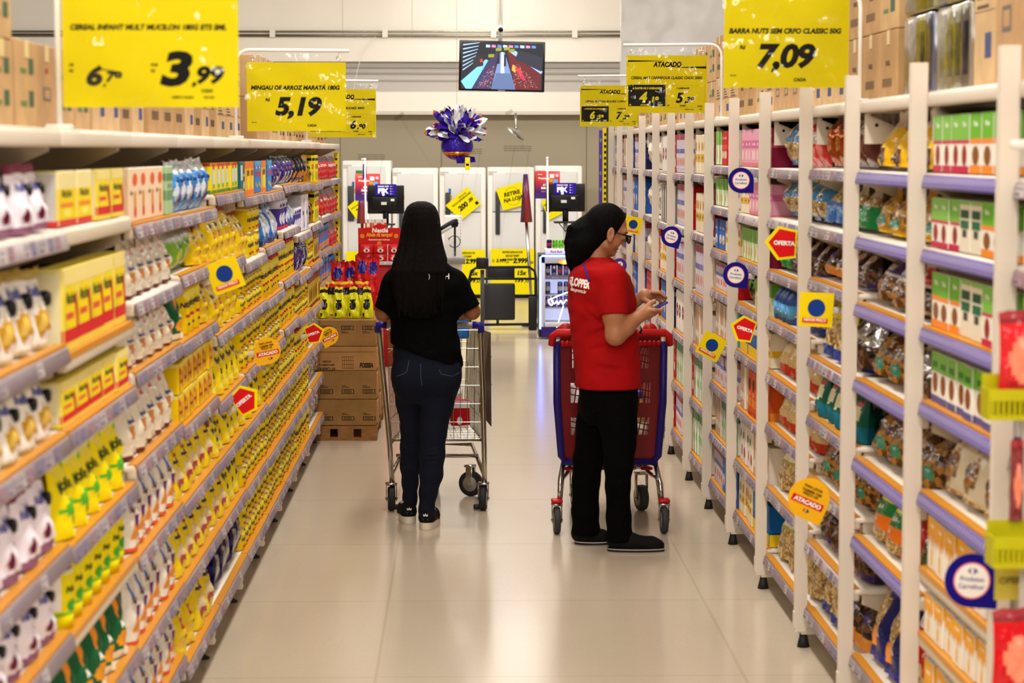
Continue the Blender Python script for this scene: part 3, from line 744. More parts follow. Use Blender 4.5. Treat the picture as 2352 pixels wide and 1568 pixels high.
P_box('bchoc', 'cocoa_carton', 'box', 'blue cocoa carton with red lettering', .2, .08, .2, '#2f6ab8', [('b', .86, 1, '#3c94d0'), ('b', .76, .82, '#141c34'), ('t', 'CHOCO', .5, .54, .16, '#d8343a'), ('b', .1, .34, '#e08a2a'), ('t', 'MAIS', .5, .18, .1, '#2a3c8a')])
P_pouch('silver', 'milk_powder_bag', 'bag', 'plain silver foil milk powder bag', .22, .12, .2, '#c9c8cc', [('o', .5, .5, .2, .1, '#2a3c94'), ('b', 0, .1, '#b4b4bc')], 'foil', 'pillow', seal='#d6d6da', seed=20)
P_box('yr', 'cereal_carton', 'box', 'yellow and red chocolate cereal carton', .16, .08, .2, '#f2c41a', [('b', .6, .85, '#d8301e'), ('o', .5, .34, .3, .2, '#e86a1e'), ('t', 'CROC', .5, .66, .15, '#fbe9a0'), ('b', 0, .1, '#2f7a3a')])
P_pouch('yrs', 'snack_bag', 'bag', 'yellow and red corn snack bag', .2, .11, .2, '#f0cc10', [('o', .5, .5, .24, .24, '#c8161a'), ('b', .9, 1, '#d8b40c'), ('t', 'Milho', .5, .48, .12, '#fff0c0')], 'gloss', 'pillow', seal='#f4d830', seed=21)
P_box('brownb', 'biscuit_box', 'box', 'brown and yellow biscuit carton', .15, .08, .2, '#d8b42a', [('o', .5, .4, .34, .24, '#6a2a14'), ('b', .8, 1, '#8a2a1c'), ('t', 'Bis', .5, .84, .1, '#f2e0b0'), ('b', 0, .1, '#5c1c14')])
P_pouch('lime', 'snack_bag', 'bag', 'lime yellow snack bag', .17, .09, .22, '#d2d818', [('b', 0, .2, '#9ab41a'), ('o', .5, .55, .24, .14, '#2c3c10')], 'gloss', 'pillow', seal='#c8d020', seed=22)
# ---- right run
P_box('vit1', 'cereal_bar_carton', 'box', 'green and white cereal carton with orange base', .115, .2, .185, '#efe6d8', [('b', .56, 1, '#6cb42c'), ('r', 0, 1, .5, .58, '#ef8a3c'), ('o', .5, .3, .3, .16, '#8a5220'), ('b', 0, .14, '#f08c22'), ('t', 'Vitao', .5, .78, .1, '#eef6dc')])
P_box('vit2', 'cereal_bar_carton', 'box', 'green and white cereal carton with magenta base', .115, .2, .185, '#efe6d8', [('b', .56, 1, '#7cbc48'), ('r', 0, 1, .5, .56, '#c83a5a'), ('o', .5, .3, .24, .18, '#9a2a22'), ('b', 0, .12, '#c81e4a'), ('t', 'Vitao', .5, .78, .1, '#eef6dc')])
P_box('vit3', 'cereal_bar_carton', 'box', 'cream carton showing green nutrition panels', .115, .2, .185, '#e6dcc4', [('r', .1, .9, .66, .82, '#17563a'), ('r', .1, .9, .46, .62, '#1f6a44'), ('r', .3, .7, .3, .44, '#4a4440'), ('b', .92, 1, '#8cbc5a')])
P_box('vit4', 'cereal_bar_carton', 'box', 'green and white bar carton with brown seed print', .1, .2, .17, '#efe8dc', [('b', .62, 1, '#74b23e'), ('o', .5, .4, .3, .2, '#8a4a1e'), ('b', 0, .14, '#5a5494'), ('r', .2, .8, .7, .82, '#2c7a34')])
P_pouch('nutg', 'granola_bag', 'bag', 'granola bag with green header and brown nuts', .26, .13, .24, '#d8ccb0', [('c', 0, .06, OATS), ('q', .5, .34, .26, .24, NUTS), ('b', .78, 1, '#5ca43a'), ('q', .3, .7, .12, .08, DARK)], 'gloss', 'stand', seal='#4f9a34', seed=30, lean=-.2)
P_box('wavy', 'oat_carton', 'box', 'white and yellow oat carton with wavy top', .11, .19, .2, '#f0e6d4', [('b', .7, 1, '#f0a81e'), ('g', [(0, .7), (.2, .5), (.35, .68), (.55, .42), (.7, .66), (.85, .5), (1, .7)], '#ef9e1a'), ('r', .4, .56, .1, .4, '#f2b83c'), ('t', 'Aveia', .5, .82, .08, '#fff4d8')])
P_pouch('goldf', 'snack_bag', 'bag', 'gold and white snack bag', .24, .12, .19, '#e8b41a', [('b', .7, 1, '#ece2d0'), ('q', .5, .22, .26, .2, DARK), ('o', .5, .6, .26, .1, '#f4d65a')], 'gloss', 'gather', seal='#efe8da', seed=31, lean=-.12)
P_pouch('goldn', 'snack_bag', 'bag', 'gold film snack bag with teal sticker', .24, .12, .2, '#c08a18', [('c', .1, .7, GOLD), ('o', .6, .26, .18, .12, '#2c8a70'), ('b', 0, .08, '#e4b81c')], 'gloss', 'gather', seal='#caa23c', seed=32, lean=-.15)
P_pouch('redpurp', 'dried_fruit_bag', 'bag', 'clear dried fruit bag with red label', .22, .12, .22, '#cfc2b4', [('c', 0, .5, DARK), ('b', .55, .85, '#c82a3a'), ('o', .5, .7, .2, .08, '#f0d8d0')], 'gloss', 'gather', seal='#d8d0c8', seed=33, lean=-.2)
P_pouch('whpurp', 'dried_fruit_bag', 'bag', 'clear dried fruit bag with purple label', .22, .12, .21, '#dcd6d2', [('c', 0, .5, NUTS), ('b', .52, .8, '#4a3a78'), ('o', .5, .64, .18, .07, '#e4e0ec')], 'gloss', 'gather', seal='#e6e2de', seed=34, lean=-.2)
P_pouch('tealcap', 'nut_mix_bag', 'bag', 'brown nut mix bag with teal sticker', .24, .13, .22, '#b08a4c', [('c', 0, .75, NUTS), ('o', .6, .2, .16, .12, '#2c9074'), ('b', .75, 1, '#d0a83a')], 'gloss', 'gather', seal='#d8cdb8', seed=35, lean=-.25)
P_pouch('redmix', 'nut_mix_bag', 'bag', 'red trail mix bag with clear window', .25, .14, .24, '#c01c22', [('q', .5, .36, .34, .26, MIXF), ('o', .66, .22, .12, .1, '#2c9074'), ('b', 0, .1, '#d82a2a')], 'gloss', 'gather', seal='#a81a20', seed=36, lean=-.25)
P_pouch('yoki', 'popcorn_bag', 'bag', 'yellow and green bean bag with red oval', .28, .12, .29, '#e8e020', [('b', .36, .62, '#0f7a3a'), ('b', .18, .36, '#ef7a20'), ('c', 0, .18, OATS), ('o', .5, .78, .36, .12, '#b8101c'), ('t', 'Yoki', .5, .74, .09, '#f6e430'), ('t', 'PARA', .5, .46, .07, '#e4f4dc'), ('t', 'CANJICA', .5, .25, .06, '#fbe6c8')], 'gloss', 'stand', seal='#ece630', seed=37, lean=-.2)
P_pouch('redwhite', 'granola_bag', 'bag', 'tall white and red granola bag', .26, .14, .34, '#ece0d4', [('b', .34, .62, '#c01c1c'), ('c', 0, .34, OATS), ('o', .5, .76, .26, .08, '#c8283a'), ('t', 'Granola', .5, .46, .07, '#f8e6d8')], 'gloss', 'stand', seal='#efe6dc', seed=38, lean=-.15)
P_pouch('navyo', 'granola_bag', 'bag', 'navy granola bag with oat window', .24, .13, .33, '#1a1e5c', [('q', .5, .42, .26, .3, OATS), ('b', .84, 1, '#7ab8e4'), ('b', 0, .06, '#2c2a8a'), ('r', .1, .5, .1, .26, '#ef8a2a')], 'gloss', 'stand', seal='#8cc4ea', seed=39, lean=-.15)
P_pouch('choc', 'chocolate_bag', 'bag', 'brown chocolate chip bag', .2, .1, .19, '#5c2a20', [('o', .5, .6, .2, .16, '#7c3a2c'), ('b', .86, 1, '#c8b818'), ('t', 'Cacau', .5, .62, .1, '#e8cfa8')], 'gloss', 'pillow', seal='#3c1a14', seed=40, lean=-.1)
P_pouch('orangeb', 'chocolate_bag', 'bag', 'copper foil candy bag', .2, .1, .18, '#b85a14', [('o', .5, .4, .24, .2, '#d8862a')], 'foil', 'pillow', seal='#8a3c10', seed=41, lean=-.1)
P_pouch('greenb', 'coconut_bag', 'bag', 'clear snack bag with green base', .2, .11, .2, '#d6cdbc', [('b', 0, .5, '#1c8a48'), ('o', .5, .3, .2, .14, '#3cb070'), ('c', .5, .7, OATS)], 'gloss', 'gather', seal='#e6e0d4', seed=42, lean=-.15)
P_pouch('bluebag', 'coconut_bag', 'bag', 'clear snack bag with blue base', .22, .12, .2, '#cfd4d8', [('b', 0, .5, '#2f6ec0'), ('c', .5, .72, OATS), ('o', .5, .26, .26, .14, '#5a98dc')], 'gloss', 'gather', seal='#dfe2e4', seed=43, lean=-.15)
P_pouch('brownp', 'cookie_bag', 'bag', 'brown and purple cookie bag', .22, .12, .22, '#3a1e1e', [('c', .1, .5, DARK), ('o', .5, .66, .3, .12, '#e6dcd8'), ('t', 'Uai', .5, .63, .1, '#b82030'), ('b', 0, .1, '#3c2a6a')], 'gloss', 'gather', seal='#c8c0bc', seed=44, lean=-.2)
P_pouch('clearp', 'cookie_bag', 'bag', 'shiny clear cookie bag with orange base', .22, .12, .2, '#d8ccc0', [('c', .2, .7, DARK), ('b', 0, .22, '#d8862a'), ('o', .5, .5, .22, .1, '#4a3a84')], 'gloss', 'gather', seal='#e8e0d8', seed=45, lean=-.2)
P_pouch('ylab', 'oat_bag', 'bag', 'clear oat bag with yellow label', .2, .11, .23, '#dcc890', [('c', .1, .6, OATS), ('b', .62, .85, '#e0c020'), ('b', 0, .14, '#1c3c94')], 'gloss', 'stand', seal='#e4d8b4', seed=46, lean=-.12)
P_pouch('tealg', 'flour_bag', 'bag', 'dark teal and green flour bag', .18, .1, .26, '#1c5a4a', [('b', 0, .3, '#1a6a7c'), ('o', .5, .55, .26, .16, '#d8d4b0'), ('o', .5, .76, .2, .08, '#b83028'), ('r', .16, .36, .2, .6, '#7ca02c')], 'card', 'stand', seal='#20603c', seed=47)
P_pouch('beige', 'flour_bag', 'bag', 'beige grain bag with red base', .19, .11, .21, '#d6b880', [('b', 0, .24, '#c03a20'), ('o', .5, .5, .26, .16, '#e8d8a8'), ('o', .4, .7, .14, .07, '#5a94d8'), ('c', .84, .92, OATS)], 'gloss', 'stand', seal='#dcc69c', seed=48, lean=-.1)
P_pouch('jas', 'granola_bag', 'bag', 'large cream granola bag with red script', .28, .15, .3, '#e4d8b8', [('c', 0, .5, OATS), ('t', 'Jasmine', .5, .72, .09, '#9a2440'), ('b', .5, .56, '#a8a05a')], 'card', 'stand', seal='#e9dfc4', seed=49, lean=-.15)
P_pouch('bluesn', 'snack_bag', 'bag', 'blue and white printed snack bag', .22, .12, .21, '#4a90cc', [('o', .3, .75, .18, .14, '#efe6dc'), ('c', .1, .5, OATS), ('b', 0, .1, '#2c6aa8'), ('o', .6, .7, .12, .1, '#3c3028')], 'gloss', 'pillow', seal='#e4dccf', seed=50, lean=-.15)
P_pouch('reds', 'snack_bag', 'bag', 'red and white snack bag', .19, .1, .2, '#d83a3a', [('b', .5, .78, '#e8dcd4'), ('o', .5, .3, .22, .14, '#f0867a'), ('b', 0, .1, '#b81c22')], 'gloss', 'pillow', seal='#e8d4cc', seed=51, lean=-.1)
P_pouch('darkb', 'snack_bag', 'bag', 'green and black seed bag', .19, .1, .2, '#1c2a14', [('o', .5, .6, .26, .14, '#6ab81c'), ('c', 0, .3, NUTS), ('b', .86, 1, '#8ad02a')], 'gloss', 'pillow', seal='#7cc024', seed=52, lean=-.1)
P_pouch('spark', 'chocolate_bag', 'bag', 'silver and dark chocolate snack bag', .22, .12, .2, '#c6c2c4', [('c', 0, .4, DARK), ('o', .5, .6, .2, .12, '#2a2030'), ('b', 0, .08, '#1c2c84')], 'foil', 'gather', seal='#dcd8d8', seed=53, lean=-.2)
P_box('pink', 'wafer_box', 'box', 'pink wafer carton', .1, .18, .17, '#e8a0b8', [('b', .5, .7, '#d86a9c'), ('o', .5, .3, .34, .14, '#f4d0c8'), ('b', 0, .1, '#e07a7a'), ('t', 'Wafer', .5, .56, .09, '#fff0f4')])
P_box('maroon', 'wafer_box', 'box', 'maroon wafer carton', .1, .18, .18, '#7a1434', [('b', .5, .62, '#b84a5c'), ('o', .5, .3, .3, .14, '#a83a4a'), ('t', 'Bolo', .5, .76, .09, '#f0d8d0')])
P_box('greenw', 'wafer_box', 'box', 'green and white wafer carton', .1, .18, .175, '#dfe4c4', [('b', .6, 1, '#6cb02c'), ('r', .3, .5, 0, .6, '#7cc432'), ('o', .6, .3, .24, .14, '#c8a86a')])
P_box('ylw', 'wafer_box', 'box', 'cream and yellow biscuit carton', .1, .18, .19, '#f0e2c0', [('b', .3, .5, '#e8b42a'), ('o', .5, .7, .3, .12, '#d8923c'), ('t', 'Mel', .5, .36, .1, '#6a3c14')])
P_box('choc2', 'biscuit_box', 'box', 'dark red chocolate biscuit carton', .16, .18, .26, '#8a1420', [('t', 'CHOCO', .5, .8, .09, '#e0b04a'), ('t', 'BOLO', .5, .66, .11, '#f4ece4'), ('r', .2, .8, .5, .53, '#c86a5a'), ('o', .5, .24, .34, .12, '#e4dccc'), ('o', .5, .24, .2, .06, '#2c1c18')])
P_box('redbx', 'biscuit_box', 'box', 'bright red biscuit carton', .1, .18, .25, '#c8161c', [('b', .46, .6, '#e04a3a'), ('o', .5, .3, .34, .12, '#efd8c0'), ('t', 'Club', .5, .76, .07, '#fff0e8')])
P_box('whbx', 'biscuit_box', 'box', 'white biscuit carton with red circle', .17, .18, .26, '#efe8de', [('o', .5, .52, .3, .17, '#8a1a26'), ('t', 'Club', .5, .48, .09, '#f4e8e0', .5), ('b', 0, .06, '#c8beb4')])
P_box('bluebx', 'biscuit_box', 'box', 'blue and white biscuit carton', .12, .18, .25, '#2c62b8', [('o', .5, .34, .4, .16, '#dfe0dc'), ('o', .5, .28, .2, .08, '#c89a5a'), ('b', .9, 1, '#164494'), ('t', 'Flocos', .5, .68, .09, '#e8f0fa')])
P_box('crbx', 'biscuit_pack', 'box', 'cream striped biscuit carton', .09, .18, .24, '#eadcc6', [('r', .1, .4, 0, 1, '#d8a05a'), ('r', .6, .7, 0, 1, '#b84a3c'), ('o', .5, .3, .3, .1, '#f4ead8')])  # biscuit carton like those above, listed under a separate object name
P_box('lilbx', 'biscuit_carton', 'box', 'lilac and red biscuit carton', .09, .18, .24, '#cfc4d8', [('b', .1, .5, '#e4d8d4'), ('b', .5, .62, '#6a6ab0'), ('o', .5, .28, .32, .12, '#d87a6a'), ('b', .86, 1, '#a83244')])  # biscuits too, as is the green one below; only the name differs
P_box('grnbx', 'biscuit_carton', 'box', 'white and green biscuit carton', .09, .18, .24, '#e8ead8', [('r', .6, .86, 0, 1, '#3f9a4a'), ('b', .8, 1, '#2c7a44'), ('o', .4, .4, .22, .1, '#9ac46a')])
P_box('navbx', 'biscuit_box', 'box', 'slim navy biscuit carton', .07, .18, .25, '#1c1c4e', [('b', .3, .5, '#3a3a84'), ('b', .8, .9, '#c8c0cc')])
P_box('blkbx', 'biscuit_box', 'box', 'grey carton with black edge', .14, .18, .26, '#b4aca4', [('r', .72, 1, 0, 1, '#17141a'), ('r', .1, .6, .1, .9, '#cfc8c0')])
P_box('ora', 'biscuit_box', 'box', 'orange biscuit carton', .12, .18, .2, '#d8561c', [('o', .5, .7, .3, .14, '#2c1a14'), ('b', .2, .4, '#e8862a'), ('b', 0, .1, '#b83a14'), ('t', 'Crac', .5, .44, .1, '#f4d8a8')])
P_box('panda', 'biscuit_box', 'box', 'cream carton with black and red print', .13, .18, .2, '#ece2d0', [('o', .35, .72, .14, .1, '#1a1716'), ('o', .66, .3, .2, .14, '#b83044'), ('r', .6, .9, .6, .9, '#e8dcc8')])
P_pouch('wrapw', 'bread_bag', 'bag', 'white wrapped bread bag', .22, .14, .25, '#e6dccb', [('o', .5, .4, .24, .2, '#d8c4a0')], 'gloss', 'pillow', seal='#efe8da', seed=60)
P_bottle('blueb', 'water_bottle', 'bottle', 'blue plastic bottle', .1, .2, '#2c4f94', '#5aa4dc', '#1a2c5c', 'Suco')
P_box('tealbx', 'tea_box', 'box', 'teal tea carton', .1, .16, .17, '#1a9a8a', [('o', .5, .5, .3, .2, '#8ad8c8')])
P_box('bly', 'biscuit_box', 'box', 'bright blue and yellow carton', .15, .18, .22, '#1460a4', [('b', 0, .3, '#e8c41a'), ('b', .3, .34, '#0c3c74'), ('r', .2, .5, .5, .9, '#2a86cc')])
# ================================================================== STOCKING THE SHELVES
LS = {
 0: ['berry', 'grain', 'grain', 'berry', 'berry', 'grain', 'grain'],
 1: ['muciY:.5 muciR:.5', 'muciR', 'muciR', 'muciG', 'muciT', 'orgG', 'orgG'],
 2: ['peach:.8 mint:.2', 'cream', 'cream', 'cream', 'mixw', 'mixw', 'mixw'],
 3: ['blue1', 'green:.5 yredtop:.5', 'orgG:.25 ylabx:.45 yredtop:.3', 'ybox^', 'yberry', 'yberry', 'yredtop:.5 yberry:.5'],
 4: ['triple', 'yredtop', 'yredtop', 'ynavy', 'ynavy', 'yberry:.4 ynavy:.6', 'navys'],
 5: ['teal:.3 kong:.35 bluec:.35', 'yredtop:.4 neston^:.6', 'neston^', 'neston^', 'ynavy', 'neston^', 'neston^'],
 6: ['kong:.3 bluec:.3 purp:.4', 'bluew', 'neston2', 'neston^', 'neston^', 'neston^', 'neston^'],
 7: ['purp', 'violet:.5 bluew:.5', 'neston2', 'neston2', 'neston^', 'neston^', 'neston^'],
 8: ['blackg', 'violet:.5 nutri:.5', 'purp:.6 navys:.4', 'neston^', 'neston2', 'neston^', 'neston2'],
 9: ['goldp:.4 ychoc:.6', 'goldp:.5 ychoc:.5', 'neston^:.5 brownb:.5', 'brownb', 'silver', 'silver', 'silver'],
 10: ['ychoc', 'ychoc', 'bchoc', 'lime:.4 brownb:.6', 'yr', 'yr', 'yr'],
 11: ['redb', 'redb', 'bchoc', 'bchoc', 'brownb', 'yr', 'yr'],
 12: ['redb', 'redb', 'redb', 'bchoc:.5 redb:.5', 'lime:.4 yrs:.6', 'yrs', 'yrs'],
}
PROTO['ylabx'] = PROTO['neston2']
RS = {
 0: ['wavy', 'vit3', 'vit1', 'vit4', 'nutg', 'wavy', 'wavy', 'wavy'],
 1: ['vit1:.55 vit2:.45', 'vit1:.4 vit3:.25 vit2:.35', 'vit2:.35 vit3:.3 vit1:.35', 'vit4', 'nutg', 'wavy', 'wavy', 'wavy'],
 2: ['goldf', 'goldn', 'redpurp:.45 whpurp:.55', 'spark:.5 tealcap:.5', 'tealcap', 'redmix:.5 yoki:.5', 'redwhite:.5 navyo:.5'],
 3: ['choc:.6 orangeb:.4', 'greenb:.5 bluebag:.5', 'brownp:.5 clearp:.5', 'spark:.5 ylab:.5', 'tealg', 'tealcap', 'brownp', 'clearp:.5 ylab:.5'],
 4: ['reds:.5 bluesn:.5', 'bluesn', 'brownp:.7 greenb:.3', 'ylab:.6 blueb:.4', 'beige', 'beige', 'jas', 'jas'],
 5: ['maroon:.3 pink:.7', 'pink:.7 ylw:.3', 'maroon:.4 greenw:.6', 'greenw:.5 darkb:.5', 'ylw:.4 bly:.6', 'ora:.7 crbx:.3', 'crbx:.5 panda:.5', 'bly:.5 ylw:.5'],
 6: ['crbx:.5 redbx:.3 greenw:.2', 'whbx:.4 reds:.2 greenw:.4', 'ylw:.6 bluebx:.4', 'redbx:.5 lilbx:.5', 'tealbx:.5 crbx:.5', 'lilbx', 'grnbx:.7 crbx:.3', 'bluebx:.6 lilbx:.4'],
 7: ['choc2:.45 ylw:.55', 'choc2:.4 ylw:.6', 'crbx:.5 lilbx:.5', 'whbx:.5 crbx:.5', 'crbx:.5 grnbx:.5', 'crbx:.5 grnbx:.5'],
 8: ['lilbx', 'redbx:.4 lilbx:.6', 'crbx:.4 lilbx:.6', 'whbx', 'redbx:.4 grnbx:.6', 'crbx:.5 lilbx:.5'],
 9: ['redbx:.6 whbx:.4', 'blkbx', 'redbx:.4 ylw:.6', 'navbx:.5 bluebx:.5', 'redbx:.5 crbx:.5', 'redbx'],
 10: ['wrapw', 'wrapw', 'redbx:.5 wrapw:.5', 'redbx', 'lilbx', 'lilbx'],
 11: ['navbx:.5 lilbx:.5', 'bluebx', 'lilbx:.4 crbx:.6', 'bluebx', 'crbx', 'crbx'],
 12: ['bluebx:.5 crbx:.5', 'lilbx', 'bluebx', 'lilbx', 'crbx', 'crbx'],
 13: ['lilbx:.5 bluebx:.5', 'crbx', 'bluebx', 'crbx', 'lilbx', 'lilbx'],
}
rng = random.Random(4711)
_cnt = {}
def put(p, loc, rz, lean, scale, label, group, parts=True):
    nm, me, _ = p.parts[0]
    o = link(nm, me, None, loc); o.rotation_euler = (0, lean, rz); o.scale = scale
    tag(o, label, p.cat, group)
    if parts:
        for pn, pm, par in p.parts[1:]: link(pn, pm, o)
    _cnt[nm] = _cnt.get(nm, 0) + 1
    return o
def fit_words(s, n=16):
    return ' '.join(s.split()[:n])
def stock(side, i):
    d0, d1 = (LD if side == 'L' else RD)[i], (LD if side == 'L' else RD)[i + 1]
    zs = (LZ if side == 'L' else RZ)[i]
    rows = (LS if side == 'L' else RS)[i]
    wh = 'left' if side == 'L' else 'right'
    near, far = d0 + .03, d1 - .03
    if side == 'L' and i == 0: near = 4.12
    if side == 'R' and i == 0: near = 4.5
    n_sh = len(zs)
    for k, row in enumerate(rows):
        z = zs[k] + 0.0338
        above = (zs[k - 1] if k else (ZTOPL if side == 'L' else ZTOPR)) - (0.03 if PROTO[row.split()[0].partition(':')[0].rstrip('^')].cat in ('box', 'tin', 'jar') else 0.012)
        gap = above - z - 0.004 - ((.03 if k == 0 else (.025 if i <= 1 and k in (1, 3) else 0)) if side == 'L' else 0)
        if side == 'R' and i in (0, 1) and k == len(rows) - 1: pass
        entries = []
        for e in row.split():
            nm, _, fr = e.partition(':')
            entries.append((nm.rstrip('^'), float(fr) if fr else 1.0, '^' in nm))
        y = near; L = far - near; ordn = {}
        for nm, fr, dbl in entries:
            p = PROTO[nm]
            cnt = max(1, int(round(L * fr / (p.w * 1.03))))
            pitch = L * fr / cnt
            sc0 = min(1.12 if p.cat == 'box' else (1.0 if p.cat in ('tin', 'jar', 'bottle') else 1.3), gap / p.h) if not dbl else min(1.0, gap / (2 * p.h + .01))
            if side == 'L' and (k == 0 or i <= 1): sc0 = min(sc0, 1.0)
            if p.cat == 'box' and not dbl: sc0 *= .985
            for q in range(cnt):
                yc = y + pitch * (q + .5)
                rowsN = 1
                if k >= (2 if side == 'L' else 4) and (d0 < 9.5) and p.d * 2 < .42: rowsN = 2
                # gaps that the photograph shows in the stock
                if side == 'L' and i == 1 and k == 4 and q in (1, 4): rowsN = 1
                for rr in range(rowsN):
                    for st in range(2 if dbl else 1):
                        jit = 0.006 if p.cat in ('box', 'tin', 'jar') else 0.045
                        a = rng.uniform(-jit, jit)
                        sx = min(1.0, pitch / p.w * (.975 if p.cat in ('box', 'tin', 'jar') else .94 if p.cat == 'pouch' else .97))
                        sv = (min(1.1, max(sc0, .8)), sx, sc0 * (1 if p.cat in ('box', 'tin') else rng.uniform(.95, 1.0)))
                        if p.cat in ('tin', 'jar', 'bottle'): sv = (min(sx, 1),) * 2 + (sc0,)
                        xo = rng.uniform(0.0, .01) + .006 + rr * (p.d * 1.1 + .02 + abs(p.lean) * .05)
                        if p.lean: xo += .02
                        ln = p.lean * (.7 + .5 * rng.random()) if p.lean else (0 if p.cat in ('box', 'tin', 'jar', 'bottle') else rng.uniform(-.07, .0))
                        zz = z + st * (p.h * sc0 + .003) + p.d * math.sin(abs(ln)) * sv[0]
                        key = p.desc; ordn[key] = ordn.get(key, 0) + 1
                        pos = ORD[min(20, ordn[key])]
                        lab = f'{p.desc}, {pos} along {ORD[k + 1]} shelf down, {ORD[i + 1]} {wh} bay'
                        if rowsN == 2 and rr == 1 or (dbl and st == 1):
                            pass
                        grp = f'{p.desc}s on {ORD[k + 1]} shelf down of {ORD[i + 1]} {wh} bay'
                        showp = (d0 < 11.5 or p.cat in ('pouch',)) and not (rr == 1)
                        if side == 'L': loc = (XF(i) - xo, yc, zz); rz = a; 
                        else: loc = (XR + .03 + xo, yc, zz); rz = PI + a
                        o = put(p, loc, rz, 0, sv, fit_words(lab), grp, showp)
                        if ln: o.rotation_euler = (0, ln, rz)
            y += L * fr
for i in range(13): stock('L', i)
for i in range(14): stock('R', i)
# ================================================================== PRICE SIGNS ON ARMS
YEL = ('#f4dc00', 'paper'); INK = ('#17140f', 'paper'); YINK = ('#f4e21c', 'paper')
def sign_card(x0, y0, x1, y1, d, label, draw, arm_y, side):
    o = at(x0, y1, d); wd = at(x1, y1, d).x - o.x; ht = at(x0, y0, d).z - o.z
    t = thing('price_sign', label, 'sign', o, 0, 'price signs over the aisle')
    T = plane_T((0, 0, 0), (1, 0, 0), (0, 0, 1))
    b = MB(); b.box(0, wd, 0, .0012, 0, ht, YEL); b.build('card', t)
    b = MB(); draw(b, wd, ht); b.build('lettering', t)
    b = MB(); n = 10; top = ht * 1.13
    vs = []; fs = []
    rn = random.Random(int(x0))
    for j in range(n + 1):
        for i in range(n + 1):
            yy = -.005 - .004 * math.sin(i * 1.1 + j * .9) * math.sin(j * .7 + x0)
            vs.append((-.008 + (wd + .016) * i / n, yy, -.008 + (top + .008) * j / n))
    for j in range(n):
        for i in range(n):
            a = j * (n + 1) + i; fs.append((a, a + 1, a + n + 2, a + n + 1))
    b.add(vs, fs, mat_film('sign_sleeve', .0, .055, 1.3), True); b.build('sleeve', t)
    za = at(x0, arm_y, d).z
    for u in (.07, .93):
        b = MB(); c = Vector((wd * u, -.004, top - .02)); R_ = .009
        b.tube([c + Vector((R_ * math.cos(a), 0, R_ * math.sin(a))) for a in [2 * PI * k / 12 for k in range(13)]], .0025, ('#d8d4cc', 'steel'), 6, False)
        b.tube([c + Vector((0, 0, R_)), (c.x, .016, za - o.z - .0135)], .0016, ('#d8d4cc', 'steel'), 5); b.build('hook', t)
    # arm that carries it
    s = -1 if side == 'L' else 1
    xp = -.958 if side == 'L' else 1.34
    zs = (ZTOPL if side == 'L' else ZTOPR) + .031
    tip = (x1 if side == 'L' else x0)
    xt = at(tip, arm_y, d).x + (-s) * .012
    q = thing('sign_arm', f'white bent rod holding up {label}'[:200], 'rod', (xp, d + .02, zs), 0, 'sign arms')
    q['label'] = 'white bent rod carrying the ' + {'3': 'nearest left', '5': 'middle left', '6': 'farthest left', '7': 'nearest right', '4': 'middle right', '9': 'farthest right'}[label[-1]] + ' yellow price sign'
    t['label'] = label[:-2]
    b = MB(); H = za - zs
    pts = [(0, 0, 0), (0, 0, H - .06)] + [(-s * .06 * (1 - math.cos(a)), 0, H - .06 + .06 * math.sin(a)) for a in [PI / 2 * k / 5 for k in range(1, 6)]] + [(xt - xp, 0, H - .004)]
    b.tube(pts, .0075, ('#efebe4', 'paint'), 10); b.build('rod', q)
    b = MB(); b.rbox(-.03, .03, -.03, .03, 0, .012, ('#e6e0d6', 'paint'), .004, 1); b.build('foot_plate', q)
    return t
def txt(b, s, u, v, h, wd, ht, m=INK, bold=.05, shear=.2, align='c', maxw=None, y=-.0012, sp=1.0, xs=1.0):
    b.text(s, plane_T((u * wd, y, v * ht), (1, 0, 0), (0, 0, 1)) @ Matrix.Diagonal((xs, 1, 1, 1)), h * ht, m, bold, shear, align, maxw * wd if maxw else None, sp)
def rect(b, u0, u1, v0, v1, wd, ht, m, y=-.0008):
    b.quad((u0 * wd, y, v0 * ht), (u1 * wd, y, v0 * ht), (u1 * wd, y, v1 * ht), (u0 * wd, y, v1 * ht), m)
def poly_uv(b, pts, wd, ht, m, y=-.0009): b.poly([(u * wd, y, v * ht) for u, v in pts], m)
def draw399(b, w, h):
    txt(b, 'CEREAL INFANT MULT MUCILON 180G ETS SML', .49, .62, .05, w, h, maxw=.89)
    txt(b, 'DE', .035, .33, .024, w, h, align='l'); txt(b, 'R$', .035, .28, .024, w, h, align='l')
    txt(b, '6', .18, .17, .17, w, h, ('#3a3428', 'paper'), .05, xs=1.25); txt(b, ',', .235, .16, .06, w, h, ('#3a3428', 'paper'), .06, xs=1.2); txt(b, '79', .29, .2, .09, w, h, ('#3a3428', 'paper'), .05, xs=1.15)
    poly_uv(b, [(.2, .315), (.33, .285), (.33, .275), (.2, .305)], w, h, ('#5a5330', 'paper'))
    txt(b, 'POR', .50, .33, .024, w, h, align='l'); txt(b, 'R$', .50, .28, .024, w, h, align='l')
    txt(b, '3', .645, .165, .3, w, h, bold=.05, xs=1.35); txt(b, ',', .745, .16, .09, w, h, bold=.06, xs=1.3); txt(b, '99', .84, .185, .15, w, h, bold=.045, xs=1.2)
    txt(b, 'CADA', .82, .12, .028, w, h); txt(b, 'OFERTA VALIDA', .68, .07, .02, w, h); txt(b, 'NO DIA', .83, .07, .02, w, h)
def draw519(b, w, h):
    txt(b, 'MINGAU DE ARROZ MARATÁ 180G', .49, .60, .068, w, h, maxw=.9)
    txt(b, 'R$', .21, .43, .045, w, h); txt(b, '5,19', .52, .17, .29, w, h, xs=1.12, bold=.045, sp=.95)
    txt(b, 'CADA', .655, .065, .04, w, h); txt(b, 'REF. 1023', .07, .12, .014, w, h)
